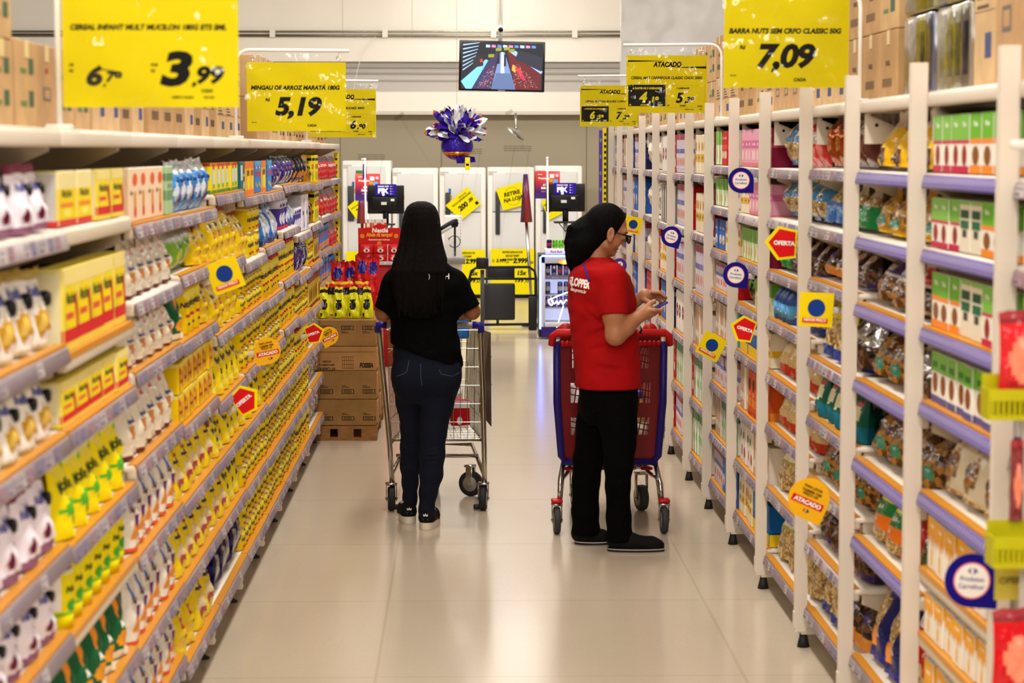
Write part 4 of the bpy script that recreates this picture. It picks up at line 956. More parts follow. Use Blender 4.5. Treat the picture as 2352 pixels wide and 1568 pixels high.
def draw709(b, w, h):
    txt(b, 'BARRA NUTS SEM CRFO CLASSIC 50G', .49, .61, .065, w, h, maxw=.9)
    txt(b, 'R$', .15, .43, .045, w, h); txt(b, '7,09', .50, .17, .29, w, h, xs=1.12, bold=.045, sp=.95)
    txt(b, 'CADA', .61, .07, .042, w, h); txt(b, 'REF. 2046', .075, .13, .014, w, h)
def atacado(title, a, ac, c, cc):
    def f(b, w, h):
        poly_uv(b, [(.02, .915), (.45, .905), (.45, .9), (.02, .885)], w, h, INK); rect(b, .02, .023, .8, .9, w, h, INK)
        poly_uv(b, [(.6, .795), (.985, .81), (.985, .77), (.6, .79)], w, h, INK); rect(b, .982, .985, .8, .88, w, h, INK)
        txt(b, 'ATACADO', .505, .795, .1, w, h, bold=.05, maxw=.35)
        txt(b, title, .5, .585, .052, w, h, maxw=.88, bold=.04)
        rect(b, .025, .485, .115, .49, w, h, INK)
        for u0, u1, v0, v1 in ((.495, .975, .095, .097), (.495, .975, .475, .477), (.495, .497, .095, .477), (.973, .975, .095, .477)): rect(b, u0, u1, v0, v1, w, h, ('#8a7f14', 'paper'))
        txt(b, 'A PARTIR DE 5 UNIDADES', .25, .41, .036, w, h, YINK, maxw=.35)
        txt(b, a, .21, .175, .2, w, h, YINK, .045); txt(b, ',' + ac, .34, .16, .11, w, h, YINK, .05)
        txt(b, 'R$', .05, .125, .026, w, h, YINK); txt(b, 'ATACADO', .23, .125, .026, w, h, YINK); txt(b, 'CADA', .42, .125, .026, w, h, YINK)
        txt(b, '1 UNIDADE', .7, .41, .036, w, h); txt(b, c, .66, .17, .19, w, h, INK, .045); txt(b, ',' + cc, .78, .155, .11, w, h, INK, .05)
        txt(b, 'R$', .52, .115, .026, w, h); txt(b, 'VAREJO', .7, .105, .028, w, h); txt(b, 'CADA', .91, .105, .026, w, h)
        txt(b, 'OFERTA VALIDA', .78, .05, .018, w, h); txt(b, 'LOJA', .92, .05, .018, w, h)
    return f
sign_card(146, -40, 549, 246, 5.2, 'largest yellow price sign with two prices at the near left 3', draw399, -62, 'L')
sign_card(568, 143, 795, 301, 9.25, 'yellow sign with one black price hanging over the left shelving 5', draw519, 114, 'L')
sign_card(709, 205, 864, 315, 13.4, 'small yellow wholesale sign half hidden at the left far end 6', atacado('CEREAL MATINAL BULNEZ 400G', '5', '99', '6', '90'), 184, 'L')
sign_card(1662, -2, 1948, 201, 7.35, 'largest yellow price sign over the right shelving, blurred by nearness 7', draw709, -26, 'R')
sign_card(1438, 127, 1624, 259, 11.3, 'yellow wholesale sign with black panel hanging in the middle right 4', atacado('CEREAL MAT CARREFOUR CLASSIC CHOC 200G', '4', '19', '5', '39'), 101, 'R')
sign_card(1332, 196, 1468, 290, 15.4, 'farthest yellow wholesale sign on the right, behind a nearer one 9', atacado('CEREAL MATINAL BULNEZ CORN FLAKES', '6', '59', '7', '29'), 173, 'R')

# ---------------------------------------------------------------- shelf talkers
def talker(px, py, d, label, outline, col, draw, roll=0, yaw=0, group='shelf talkers', depth=.002, back=None):
    c = at(px, py, d)
    t = thing('shelf_tag', label, 'tag', c, R(yaw), group); t.rotation_euler = (0, R(roll), R(yaw))
    T = plane_T((0, 0, 0), (1, 0, 0), (0, 0, 1))
    b = MB(); b.prism(outline, depth, col, plane_T((0, depth, 0), (1, 0, 0), (0, 0, 1))); b.build('card', t)
    b = MB(); draw(b); b.build('print', t)
    s = 1 if px > 1063 else -1
    b = MB(); b.rbox(s * .01, s * .01 + .075 if s > 0 else s * .01 , .004, .012, -.012, .012, ('#d8d0c0', 'plastic'), .002, 1) if s > 0 else b.rbox(-.085, -.01, .004, .012, -.012, .012, ('#d8d0c0', 'plastic'), .002, 1)
    b.build('clip', t)
    return t
def tx(b, s, x, z, h, m, bold=.03, shear=.0, maxw=None, rot=0, y=-.002):
    T = plane_T((x, y, z), (math.cos(rot), 0, math.sin(rot)), (-math.sin(rot), 0, math.cos(rot)))
    b.text(s, T, h, m, bold, shear, 'c', maxw)
WHT = ('#f4efe6', 'card'); REDT = ('#d4141a', 'card'); NAVY = ('#16107c', 'card')
def oferta(k, s):
    S = .055 * k
    out = [(-s * 1.15 * S, 0), (-s * .35 * S, S * 1.05), (s * S * .9, S * .85), (s * S * .9, -S * .9), (-s * .25 * S, -S * 1.1)]
    inn = [(x * .82 + s * .06 * S, z * .84) for x, z in out]
    def dr(b):
        b.poly([(x, -.001, z) for x, z in (inn if s < 0 else inn[::-1])][::1], REDT)
        tx(b, 'OFERTA', s * .12 * S, -.14 * S, .3 * S, WHT, .05, 0, 1.5 * S)
    return (out if s < 0 else out[::-1]), dr
o_, d_ = oferta(.95, -1); talker(563, 917, 8.3, 'red arrow tag with yellow rim beside the left fourth shelf, nearer one', o_, ('#f2dc00', 'card'), d_, -38)
o_, d_ = oferta(.95, -1); talker(722, 765, 12.0, 'red arrow tag on the left shelving touching a round orange tag', o_, ('#f2dc00', 'card'), d_, -18)
o_, d_ = oferta(1.08, 1); talker(1797, 558, 8.15, 'upper red arrow tag with yellow rim on the right shelving', o_, ('#f2dc00', 'card'), d_, 3)
o_, d_ = oferta(.95, 1); talker(1708, 755, 9.25, 'lower red arrow tag on the right shelving beside blue cartons', o_, ('#f2dc00', 'card'), d_, 18)
def tear(S, s, n=24):
    """round tag whose lower outer corner runs out square"""
    a0 = 0 if s > 0 else -PI / 2
    return [(S * math.cos(t), S * math.sin(t)) for t in [a0 + 1.5 * PI * k / n for k in range(n + 1)]] + [(s * S, -S)]
def atac(S, s):
    def dr(b):
        tx(b, 'PARA LEVAR', 0, .52 * S, .14 * S, ('#3a2410', 'card'), .03, .1); tx(b, 'TAMBÉM TEM', 0, .3 * S, .14 * S, ('#3a2410', 'card'), .03, .1); tx(b, 'PREÇO DE', 0, .1 * S, .14 * S, ('#3a2410', 'card'), .03, .1)
        b.box(-.85 * S, .85 * S, -.0016, -.001, -.38 * S, -.02 * S, REDT); tx(b, 'ATACADO', 0, -.32 * S, .25 * S, WHT, .05, .1, 1.5 * S)
        logo(b, 0.1 * S, -.62 * S, .16 * S, NAVY, -.0018)
    return dr
def logo(b, x, z, s, m, y):
    """two facing arrowheads cut by a letter C"""
    b.poly([(x - 1.1 * s, y, z), (x - .25 * s, y, z - .75 * s), (x - .45 * s, y, z), (x - .25 * s, y, z + .75 * s)], ('#c8202c', 'card') if m == NAVY else m)
    b.poly([(x + .1 * s, y, z - .3 * s), (x + .3 * s, y, z - .7 * s), (x + 1.2 * s, y, z), (x + .3 * s, y, z + .7 * s), (x + .1 * s, y, z + .3 * s), (x + .5 * s, y, z)], m)
OR = ('#f2b31a', 'card')
talker(614, 805, 9.1, 'round orange tag with red band on the left sixth bay', tear(.056, -1), OR, atac(.056, -1), -12)
talker(756, 771, 13.1, 'small round orange tag before the brown cartons on the pallet', tear(.056, -1), OR, atac(.056, -1), -28)
talker(1858, 1145, 7.2, 'yellow wholesale tag low on the right shelving', tear(.07, 1), OR, atac(.066, 1), 24)
def prod(S):
    def dr(b):
        b.poly([(x, -.0012, z) for x, z in circle(.68 * S, 28)], ('#e8707c', 'card')); b.poly([(x, -.0016, z) for x, z in circle(.63 * S, 28)], WHT)
        logo(b, 0, .36 * S, .17 * S, ('#1c1690', 'card'), -.002)
        tx(b, 'Produtos', 0, -.02 * S, .18 * S, ('#1c1690', 'card'), .015, 0, 1.02 * S, y=-.0022); tx(b, 'Carrefour', 0, -.3 * S, .18 * S, ('#1c1690', 'card'), .015, 0, 1.02 * S, y=-.0022)
    return dr
for px, py, d, S, roll, lab in ((1702, 414, 9.35, .055, 0, 'upper round dark blue tag on the white post of the sixth bay'), (1690, 631, 9.5, .056, 6, 'lower round dark blue tag beside green cartons, right shelving'),
                               (1542, 543, 12.4, .058, 16, 'farthest round dark blue tag, right of the woman in red'), (2232, 1333, 5.0, .064, 4, 'large blurred round dark blue tag at the near right')):
    talker(px, py, d, lab, tear(S, 1), NAVY, prod(S), roll)
def purp(b):
    b.poly([(x, -.0014, z + .008) for x, z in circle(.022, 20)], WHT); tx(b, 'PRODUTO', -.014, -.03, .009, WHT, .02, 0, .07, -.75)
    tx(b, '%', 0, 0, .018, ('#4a2a84', 'card'), .03)
talker(1423, 609, 16.4, 'purple round tag with white centre behind the red shirt', tear(.054, 1), ('#55308c', 'card'), purp, 30)
def menor(S):
    def dr(b):
        b.box(-.8 * S, .7 * S, -.0016, -.001, -.78 * S, -.5 * S, ('#e03a1e', 'card')); tx(b, 'MENOR PREÇO', -.05 * S, -.72 * S, .17 * S, WHT, .03, 0, 1.3 * S)
        b.poly([(x, -.0012, z + .1 * S) for x, z in circle(.52 * S, 24)], ('#173a86', 'card'))
    return dr
def sq(S): return [(-S, -S), (S, -S), (S, S), (-S, S)]
for px, py, d, S, roll, lab in ((517, 632, 7.55, .056, -20, 'yellow square tag with blue disc tilted on the left shelving'), (1875, 711, 7.35, .058, 3, 'upright yellow square tag with blue disc on the right shelving'),
                               (1634, 795, 10.4, .058, 28, 'tilted yellow square tag with blue disc, right eighth bay'), (1454, 517, 15.3, .06, 12, 'farthest yellow square tag right before the face of the woman')):
    talker(px, py, d, lab, sq(S), ('#f2d20a', 'card'), menor(S), roll)
# ================================================================== CARDBOARD CASES ON TOP
_cm = {}
KRAFT = ['#bf9a6c', '#b79064', '#c6a478', '#b08a5c']
def case_mesh(w, d, h, v):
    key = (round(w, 3), round(d, 3), round(h, 3), v)
    if key in _cm: return _cm[key]
    rn = random.Random(v * 13 + int(h * 100)); kr = KRAFT[v % 4]
    b = MB(); b.rbox(-d, 0, -w / 2, w / 2, 0, h, (kr, 'board'), .004, 1, None, False)
    dk = ('#5b4a3c', 'paper'); e = .0008
    b.box(0, e * .6, -w / 2 + .002, w / 2 - .002, h * .5 - .0015, h * .5 + .0015, ('#8a6844', 'board')) if v % 3 == 2 else None
    if v % 4 == 0:
        for z in (.62, .25): b.box(0, e, -.3 * w, -.02 * w, h * z, h * (z + .06), ('#5f7a4a', 'paper')); b.box(0, e, .1 * w, .34 * w, h * z, h * (z + .18), ('#46604a', 'paper'))
    elif v % 4 == 1:
        b.text('Frut', plane_T((e, 0, h * .66), (0, 1, .15), (0, -.15, 1)), h * .09, ('#b8352c', 'paper'), .04, .2, 'c', w * .6)
        b.box(0, e, -.2 * w, .2 * w, h * .34, h * .5, ('#6f665c', 'paper')); b.box(0, e + .0002, -.14 * w, .14 * w, h * .37, h * .47, (kr, 'board'))
    elif v % 4 == 2:
        for k in range(4): b.box(0, e, -.35 * w, (-.1 + .1 * k) * w, h * (.7 - .06 * k), h * (.72 - .06 * k), dk)
        b.box(0, e, .05 * w, .35 * w, h * .2, h * .36, ('#4a5078', 'paper'))
    else:
        b.text('FRAGIL', plane_T((e, 0, h * .5), (0, 1, 0), (0, 0, 1)), h * .08, dk, .03, 0, 'c', w * .7)
        for k in range(9): b.box(0, e, (-.3 + .06 * k) * w, (-.3 + .06 * k + (.02 if k % 2 else .035)) * w, h * .2, h * .32, dk)
    # side print and flap seam on the faces seen down the aisle
    for s in (-1, 1):
        y = s * (w / 2); 
        b.box(-d * .7, -d * .35, min(y, y + s * e), max(y, y + s * e), h * .55, h * .7, ('#6a5a48', 'paper'))
    m = b.mesh('cardboard_case')
    s = MB(); s.box(-d - .001, .0012, -.022, .022, h - .0005, h + .0012, ('#d8c193', 'plastic')); s.box(.0002, .0016, -.022, .022, h * .8, h, ('#d8c193', 'plastic'))
    _cm[key] = (m, s.mesh('tape')); return _cm[key]
def place_case(side, yc, z, w, d, h, v, label, group, inset=.03, rz=0):
    m, tp = case_mesh(w, d, h, v)
    x = XL - (.075 if yc > 13.76 else 0) - inset if side == 'L' else XR + .03 + inset
    o = link('cardboard_case', m, None, (x, yc, z), (0, 0, (0 if side == 'L' else PI) + rz))
    tag(o, label, 'box', group); link('tape', tp, o)
    return o
TOPS = {  # bay: (cases wide, height, layers, variant)
 'L': {0: (4, .19, 2, 0), 1: (4, .2, 1, 0), 2: (4, .22, 1, 2), 3: (3, .24, 1, 3), 4: (4, .22, 1, 2), 5: (3, .19, 2, 2), 6: (3, .19, 2, 1), 7: (4, .17, 1, 3), 8: (4, .16, 1, 2), 9: (4, .14, 1, 3), 10: (4, .15, 1, 2), 11: (4, .15, 1, 0), 12: (3, .14, 1, 3)},
 'R': {0: (4, .3, 1, 2), 1: (4, .42, 1, 1), 3: (3, .23, 2, 3), 4: (4, .22, 1, 2), 5: (4, .22, 1, 1), 6: (3, .27, 2, 3), 7: (3, .23, 2, 2), 8: (3, .22, 2, 0), 9: (4, .2, 1, 2), 10: (4, .2, 1, 3), 11: (4, .18, 1, 0), 12: (4, .18, 1, 2), 13: (4, .16, 1, 3)}}
rc = random.Random(99)
for side in 'LR':
    for i, (n, h, lay, v) in TOPS[side].items():
        d0, d1 = (LD if side == 'L' else RD)[i], (LD if side == 'L' else RD)[i + 1]
        wh = 'left' if side == 'L' else 'right'; W = (d1 - d0 - .03) / n
        zt = (ZTOPL if side == 'L' else ZTOPR) + .0315
        for k in range(n):
            for l in range(lay):
                ww = W * .9 if side == 'L' and i in (3, 7, 12) else W * .97; vv = v if rc.random() < .75 else (v + 1) % 4
                lab = f'{"upper" if l else ("lower" if lay > 1 else "brown")} cardboard case, {ORD[k + 1]} from near end, on top of {ORD[i + 1]} {wh} bay'
                yc = d0 + .015 + W * (k + .5)
                if side == 'L' and i in (3, 7, 12): yc = d0 + .1 + W * (k + .5) * .92
                # the wrapped stack next to a sign arm leaves room for its foot
                ins = (.03 if i == 6 else .1) if side == 'L' else .12
                place_case(side, yc, zt + l * (h + .001), ww - .004, .3, h, vv, lab, f'cases on top of the {ORD[i + 1]} {wh} bay', ins)
# the packs wrapped in clear film on the third bay of the right run
zt = ZTOPR + .0315
for k in range(2):
    for l in range(2):
        yc = RD[2] + .27 + k * .48
        t = thing('wrapped_pack', f'{("lower", "upper")[l]} film wrapped bundle of cartons, {("nearer", "farther")[k]} one, on top of third right bay', 'pack', (XR + .16, yc, zt + l * .262), PI, 'film wrapped bundles on the third right bay')
        rn = random.Random(k * 5 + l)
        for q in range(4):
            b = MB(); y0 = -.2 + q * .1
            b.box(-.3, 0, y0 + .002, y0 + .098, 0, .25, (rn.choice(['#d8c86a', '#8a86a0', '#c8b498', '#e0d8a0']), 'card'))
            b.box(0, .0008, y0 + .02, y0 + .08, .05, .2, (rn.choice(['#e8d22a', '#3a3c6a', '#b9a68c']), 'card')); b.build('carton', t)
        b = MB(); b.rbox(-.306, .006, -.206, .206, -.0, .256, mat_film('wrap_film', .05, .16), .012, 2); b.build('film', t)
# tall narrow box and film wrapped bundle by the middle right sign
t = thing('tall_carton', 'tallest narrow brown carton standing behind the middle right sign', 'box', (XR + .2, 10.62, zt + .545), PI)
b = MB(); b.rbox(-.25, 0, -.1, .1, 0, .33, (KRAFT[0], 'board'), .004, 1, None, False); b.box(0, .001, -.03, .03, .05, .28, ('#8f7250', 'paper')); b.build('carton', t)
# ================================================================== CHECKOUT ZONE AND BACK WALL
def px_w(px0, px1, d): return (px1 - px0) * d / F_PX
def face(px, py, d, **k): return at(px, py, d)
# white hanging panel at the right end
o = at(1426, 300, 19.4); b = MB()
m = mat('#e6e2dd', 'gloss').copy(); m.name = 'glossy_sheet'
for n in m.node_tree.nodes:
    if n.type == 'TEX_NOISE': n.inputs['Scale'].default_value = 2.2
    if n.type == 'BUMP': n.inputs['Strength'].default_value = .2; n.inputs['Distance'].default_value = .1
b.box(o.x, o.x + 4, 19.4, 19.55, 0, 5.4, m); struct(b.build('wall_right'))
# refrigerators
FW = ('#efebe4', 'paint'); FI = ('#dbdad8', 'paint')
def fridge(x0, x1, ytop, d, label, handle=None, extra=None):
    a = at(x0, 682, d); w_ = px_w(x0, x1, d); h = at(x0, ytop, d).z
    t = thing('refrigerator', label, 'refrigerator', (a.x, d, 0), 0, 'white refrigerators along the wall')
    b = MB(); b.rbox(0, w_, 0, .62, .03, h, FW, .018, 2); b.box(.03, w_ - .03, .05, .58, 0, .03, ('#26231f', 'plastic')); b.build('body', t)
    sp = .66 * h
    b = MB(); b.rbox(w_ * .11, w_ * .89, -.022, 0, sp + .006, h - .07, FI, .008, 2); b.rbox(w_ * .38, w_ * .64, -.024, -.01, h - .08, h - .06, FW, .004, 1)
    b.build('freezer_door', t)
    b = MB(); b.rbox(w_ * .11, w_ * .89, -.022, 0, .1, sp - .006, FI, .008, 2); b.build('door', t)
    b = MB(); b.box(w_ * .11, w_ * .89, -.012, 0, sp - .006, sp + .006, ('#5c5a57', 'plastic')); b.build('door_seal', t)
    if handle:
        hx0, hx1, hy0, hy1 = handle
        p0 = at(hx0, hy1, d); p1 = at(hx1, hy0, d)
        b = MB(); b.rbox(p0.x - a.x, p1.x - a.x, -.055, -.022, p0.z, p1.z, ('#3a3b3e', 'plastic'), .008, 2); b.build('handle', t)
    b = MB(); b.box(w_ * .2, w_ * .25, -.0232, -.022, h - .33, h - .26, ('#2a6ab0', 'paper')); b.box(w_ * .2, w_ * .27, -.0232, -.022, h - .4, h - .34, ('#d8a24a', 'paper')); b.box(w_ * .02, w_ * .2, -.001, 0, h - .1, h - .05, ('#c9c2b6', 'paper'))
    b.build('energy_label', t)
    if extra:
        b = MB(); b.box(w_ * .28, w_ * .42, -.0236, -.022, h - .3, h - .12, ('#3f8a2a', 'paper')); b.box(w_ * .28, w_ * .42, -.0238, -.022, h - .36, h - .3, ('#2a3c44', 'paper')); b.build('green_sticker', t)
    return t, a, w_, h
DF = 27.3
fridge(788, 899, 369, DF - .1, 'white refrigerator with green sticker, tallest, at the left end of the row', (799, 813, 427, 507), True)
fridge(902, 1007, 386, DF, 'white refrigerator behind the head of the woman in black', (917, 927, 480, 560))
fridge(1010, 1116, 385, DF, 'white refrigerator with tilted yellow card, middle of the row', (1023, 1034, 442, 506))
fridge(1120, 1227, 384, DF, 'white refrigerator with yellow card pinned beside the dark handle', (1138, 1148, 440, 538))
fridge(1230, 1337, 381, DF, 'white refrigerator at the right end behind a checkout monitor', (1247, 1256, 470, 535))
PY = ('#f0e000', 'paper')
def flat_card(name, label, pts, d, col, draw=None, cat='poster', group=None):
    """pts: pixel corners (lower left, lower right, upper right, upper left) of a flat card at distance d."""
    P = [at(x, y, d) for x, y in pts]; o = P[0]
    t = thing(name, label, cat, o, 0, group)
    b = MB(); q = [p - o for p in P]
    b.poly([(p.x, 0, p.z) for p in q], col); b.poly([(p.x, .003, p.z) for p in q][::-1], col)
    for i in range(4):
        p, r = q[i], q[(i + 1) % 4]; b.poly([(p.x, .003, p.z), (r.x, .003, r.z), (r.x, 0, r.z), (p.x, 0, p.z)], col)
    b.build('sheet', t)
    if draw:
        ux = Vector((q[1].x, 0, q[1].z)); uz = Vector((q[3].x, 0, q[3].z)); W = ux.length; H = uz.length
        T = plane_T((0, -.0015, 0), ux, uz); b = MB(); draw(b, T, W, H); b.build('print', t)
    return t
def ptx(b, T, s, u, v, h, W, H, m=INK, bold=.03, shear=.15, maxw=None):
    b.text(s, T @ Matrix.Translation((u * W, v * H, 0)), h * H, m, bold, shear, 'c', maxw * W if maxw else None)
def fr_poster(b, T, W, H):
    for k, s in enumerate(('REFRIGERADOR', 'BRASTEMP', 'INVERSE CTG. 0')): ptx(b, T, s, .5, .9 - .08 * k, .05, W, H)
    ptx(b, T, 'DE', .06, .74, .03, W, H); ptx(b, T, 'R$', .06, .7, .03, W, H); ptx(b, T, '3.999', .24, .7, .08, W, H, bold=.05); ptx(b, T, ',00', .38, .68, .04, W, H)
    ptx(b, T, 'POR', .46, .74, .03, W, H); ptx(b, T, '2.999', .68, .68, .12, W, H, bold=.05, maxw=.34); ptx(b, T, ',00', .93, .66, .06, W, H)
    ptx(b, T, '15x', .72, .42, .11, W, H, bold=.05); ptx(b, T, '199', .66, .26, .11, W, H, bold=.05); ptx(b, T, ',93', .82, .25, .06, W, H)
    for k in range(3): ptx(b, T, 'OFERTA VALIDA ENQUANTO DURAREM OS ESTOQUES', .5, .14 - .045 * k, .02, W, H, maxw=.85)
flat_card('price_poster', 'tall yellow price poster on the middle refrigerator, half hidden by the woman', [(1022, 676), (1114, 676), (1114, 573), (1022, 573)], DF - .06, PY, fr_poster, group='yellow refrigerator posters')
flat_card('price_poster', 'tall yellow price poster fully visible behind the black gate', [(1127, 676), (1227, 676), (1227, 571), (1127, 571)], DF - .06, PY, fr_poster, group='yellow refrigerator posters')
flat_card('price_poster', 'yellow poster edge low on the leftmost refrigerator', [(795, 676), (892, 676), (892, 577), (795, 577)], DF - .16, PY, fr_poster, group='yellow refrigerator posters')
def pasc(b, T, W, H):
    ptx(b, T, 'TROCA DE', .62, .83, .07, W, H); ptx(b, T, 'PASCOA REFRIGERADORES', .5, .7, .085, W, H, maxw=.9)
    ptx(b, T, '200', .38, .32, .26, W, H, bold=.05); ptx(b, T, ',00', .76, .36, .17, W, H, bold=.05)
    for k in range(3): ptx(b, T, 'NA COMPRA DE QUALQUER MODELO', .5, .18 - .06 * k, .035, W, H, maxw=.7)
    b.quad(*[T @ Vector((x * W, y * H, 0)) for x, y in ((.82, .1), (.94, .1), (.94, .24), (.82, .24))], INK)
flat_card('discount_card', 'tilted yellow discount card on the middle refrigerator above the scanner', [(1060, 505), (1106, 468), (1073, 429), (1023, 472)], DF - .07, PY, pasc, 'card', 'tilted yellow cards')
def retire(b, T, W, H):
    ptx(b, T, 'RETIRE', .55, .55, .19, W, H, bold=.04); ptx(b, T, 'NA LOJA', .55, .25, .18, W, H, bold=.04)
    b.add([T @ Vector((.55 * W + x, .5 * H + y, 0)) for x, y in circle(.36 * W, 36, ry=.4 * H)] + [T @ Vector((.55 * W + x, .5 * H + y, 0)) for x, y in circle(.35 * W, 36, ry=.39 * H)],
          [(i, (i + 1) % 36, 36 + (i + 1) % 36, 36 + i) for i in range(36)], INK)
flat_card('pickup_card', 'yellow card with a ringed two line notice beside the cone banner', [(1156, 483), (1207, 470), (1198, 417), (1139, 434)], DF - .07, PY, retire, 'card', 'tilted yellow cards')
flat_card('discount_card', 'yellow card half hidden behind the right checkout monitor', [(1262, 505), (1300, 486), (1270, 450), (1242, 462)], DF - .07, PY, pasc, 'card', 'tilted yellow cards')
flat_card('discount_card', 'yellow card half hidden behind the left cone banner', [(820, 505), (862, 476), (838, 440), (798, 475)], DF - .17, PY, pasc, 'card', 'tilted yellow cards')
# television on a ceiling pole
DT = 22.0
c = at(1153, 152, DT); t = thing('television', 'wall television showing the aisle from a ceiling camera', 'television', (c.x, DT, c.z)); t.rotation_euler = (0, R(1.2), R(1.5))
wt, ht_ = px_w(1055, 1251, DT), px_w(95, 209, DT)
b = MB(); b.rbox(-wt / 2, wt / 2, 0, .05, -ht_ / 2, ht_ / 2, ('#0d0c0d', 'plastic'), .006, 1); b.rbox(-wt * .3, wt * .3, .05, .09, -ht_ * .3, ht_ * .25, ('#141314', 'plastic'), .01, 1); b.build('housing', t)
b = MB(); sw, sh = wt * .475, ht_ * .46
def S(u, v, y=-.001): return (-sw + 2 * sw * u, y, -sh + 2 * sh * v)
E = lambda h, s=1.0: mat_emit(h, s)
b.poly([S(0, 0), S(1, 0), S(1, 1), S(0, 1)], E('#0a0d16', .6))
pol = lambda pts, h, s=.9, y=-.0016: b.poly([S(u, v, y) for u, v in pts], E(h, s))
pol([(.37, 0), (.67, 0), (.53, .8), (.475, .8)], '#5a6f9c', .9); pol([(.37, 0), (.67, 0), (.6, .35), (.43, .35)], '#46587f', .8, -.002); pol([(.485, .35), (.53, .35), (.515, .8), (.49, .8)], '#a9c4f0', 1.0, -.0024)
pol([(0, .16), (.06, 0), (.13, 0), (.33, .62), (.3, .64)], '#5fa4e6', 1.0); pol([(.13, 0), (.36, 0), (.46, .8), (.43, .8), (.33, .62)], '#2a2146', .8)
pol([(.67, 0), (.98, 0), (.98, .35), (.6, .8), (.56, .8)], '#4a0d14', .9); pol([(.73, .25), (.79, .2), (.72, .46), (.66, .5)], '#d41830', 1.0, -.002); pol([(.62, .42), (.67, .36), (.66, .52), (.63, .54)], '#b8842a', .9, -.002)
pol([(.98, .35), (1, .4), (.66, .84), (.6, .8)], '#7fa4dc', .7, -.002); pol([(.66, .66), (.98, .4), (1, .7), (.7, .86)], '#1a1d2c', .8, -.0022)
for k in range(7): pol([(.02, .93 - .09 * k), (.22 - .01 * k, .99 - .07 * k), (.22 - .01 * k, 1.0 - .07 * k), (.02, .955 - .09 * k)], '#8fb0de', .9, -.0024)
for k in range(9): pol([(.3 + .07 * k, .9), (.35 + .07 * k, .9), (.35 + .07 * k, .95), (.3 + .07 * k, .96)], ('#9ab8e8', '#c46a9a', '#4a6aa8')[k % 3], .9, -.0024)
for u, v in ((.33, .68), (.42, .82), (.52, .84), (.58, .8)): pol([(u, v), (u + .07, v + .01), (u + .07, v + .08), (u, v + .07)], '#6f7a1e', .8, -.0026)
pol([(.44, .55), (.47, .55), (.47, .75), (.45, .78)], '#0c0a10', .5, -.0028); pol([(.52, .5), (.55, .5), (.545, .74), (.525, .76)], '#0d0a12', .5, -.0028); pol([(.14, .45), (.27, .5), (.27, .72), (.15, .68)], '#1c1a1c', .5, -.0028); pol([(.23, .58), (.26, .58), (.26, .64), (.23, .64)], '#b82a34', .8, -.003)
rt = random.Random(8)
for k in range(520):
    if k % 2: u = rt.uniform(.2, .42); v = rt.uniform(.02, .5); 
    else: u = rt.uniform(.64, .93); v = rt.uniform(.03, .55)
    if k % 2 and not (.13 + .5 * v < u < .36 + .12 * v): continue
    if not k % 2 and u > .98 - .5 * v: continue
    e = rt.choice((.004, .006, .008)); pol([(u, v), (u + e, v), (u + e, v + e * 1.6), (u, v + e * 1.6)], rt.choice(['#c8465a', '#5a4ac0', '#a8763c', '#7a1c2c', '#c8b8a0']), .8, -.003)
b.build('screen', t)
b = MB(); b.text('SAMSUNG', plane_T((0, -.0012, -ht_ * .495), (1, 0, 0), (0, 0, 1)), .012, ('#9a9894', 'plastic'), .02, 0, 'c'); b.build('badge', t)
zc = 5.4 - c.z
b = MB(); b.tube([(-.02, .1, ht_ * .1), (-.02, .1, zc)], .022, ('#e9e4da', 'paint'), 12); b.rbox(-.14, .1, .1, .14, -.1, .16, ('#d8d2c8', 'paint'), .008, 1); b.build('ceiling_pole', t)
# security camera
c = at(1150, 68, DT - .25); t = thing('security_camera', 'white bullet security camera on a thin ceiling pole above the television', 'camera', c)
b = MB(); b.tube([(0, .14, .02), (0, -.02, 0)], .034, ('#efebe3', 'plastic'), 16); b.build('body', t)
b = MB(); b.tube([(0, -.0195, 0), (0, -.026, -.001)], .026, ('#0c0b0c', 'plastic'), 16); b.build('lens', t)
b = MB(); b.tube([(0, .05, .02), (0, .05, 5.4 - c.z)], .011, ('#e6e0d6', 'paint'), 10); b.build('pole', t)
# bouquet of foil wrapped chocolate egg
DO = 17.0
c = at(1050, 335, DO); t = thing('hanging_chocolate_egg', 'purple chocolate egg gathered in frilled foil, hanging above the checkout', 'decoration', c)
k_ = DO / F_PX; PUR = ('#35199c', 'gloss'); SIL = ('#f0eef0', 'gloss')
b = MB(); b.sphere((0, 0, 0), (37 * k_, 34 * k_, 33 * k_), PUR, 24, 14)
b.build('egg', t)
b = MB()
for z0, z1, col in ((-20, -15, '#e88a1c'), (-23, -20, '#c0281c'), (-16, -14, '#f2c81e')):
    b.lathe([(37.6 * k_ * math.sqrt(1 - (z0 / 33) ** 2), z0 * k_), (37.6 * k_ * math.sqrt(1 - (z1 / 33) ** 2), z1 * k_)], (col, 'foil'), 24)
rn = random.Random(3)
for i in range(7):
    a = rn.uniform(-.6, 1.2); x = 20 * i / 7 - 4
    p0 = Vector((x * k_, -.1 * (1 - .3 * a), -22 * k_)); 
    b.add([p0, p0 + Vector((.09, .02, -.01)), p0 + Vector((.1, .01, -.05)), p0 + Vector((.01, -.01, -.06))], [(0, 1, 2, 3)], (('#24127c', '#e8741c', '#1c1060')[i % 3], 'foil'))
b.build('ribbon', t)
b = MB()
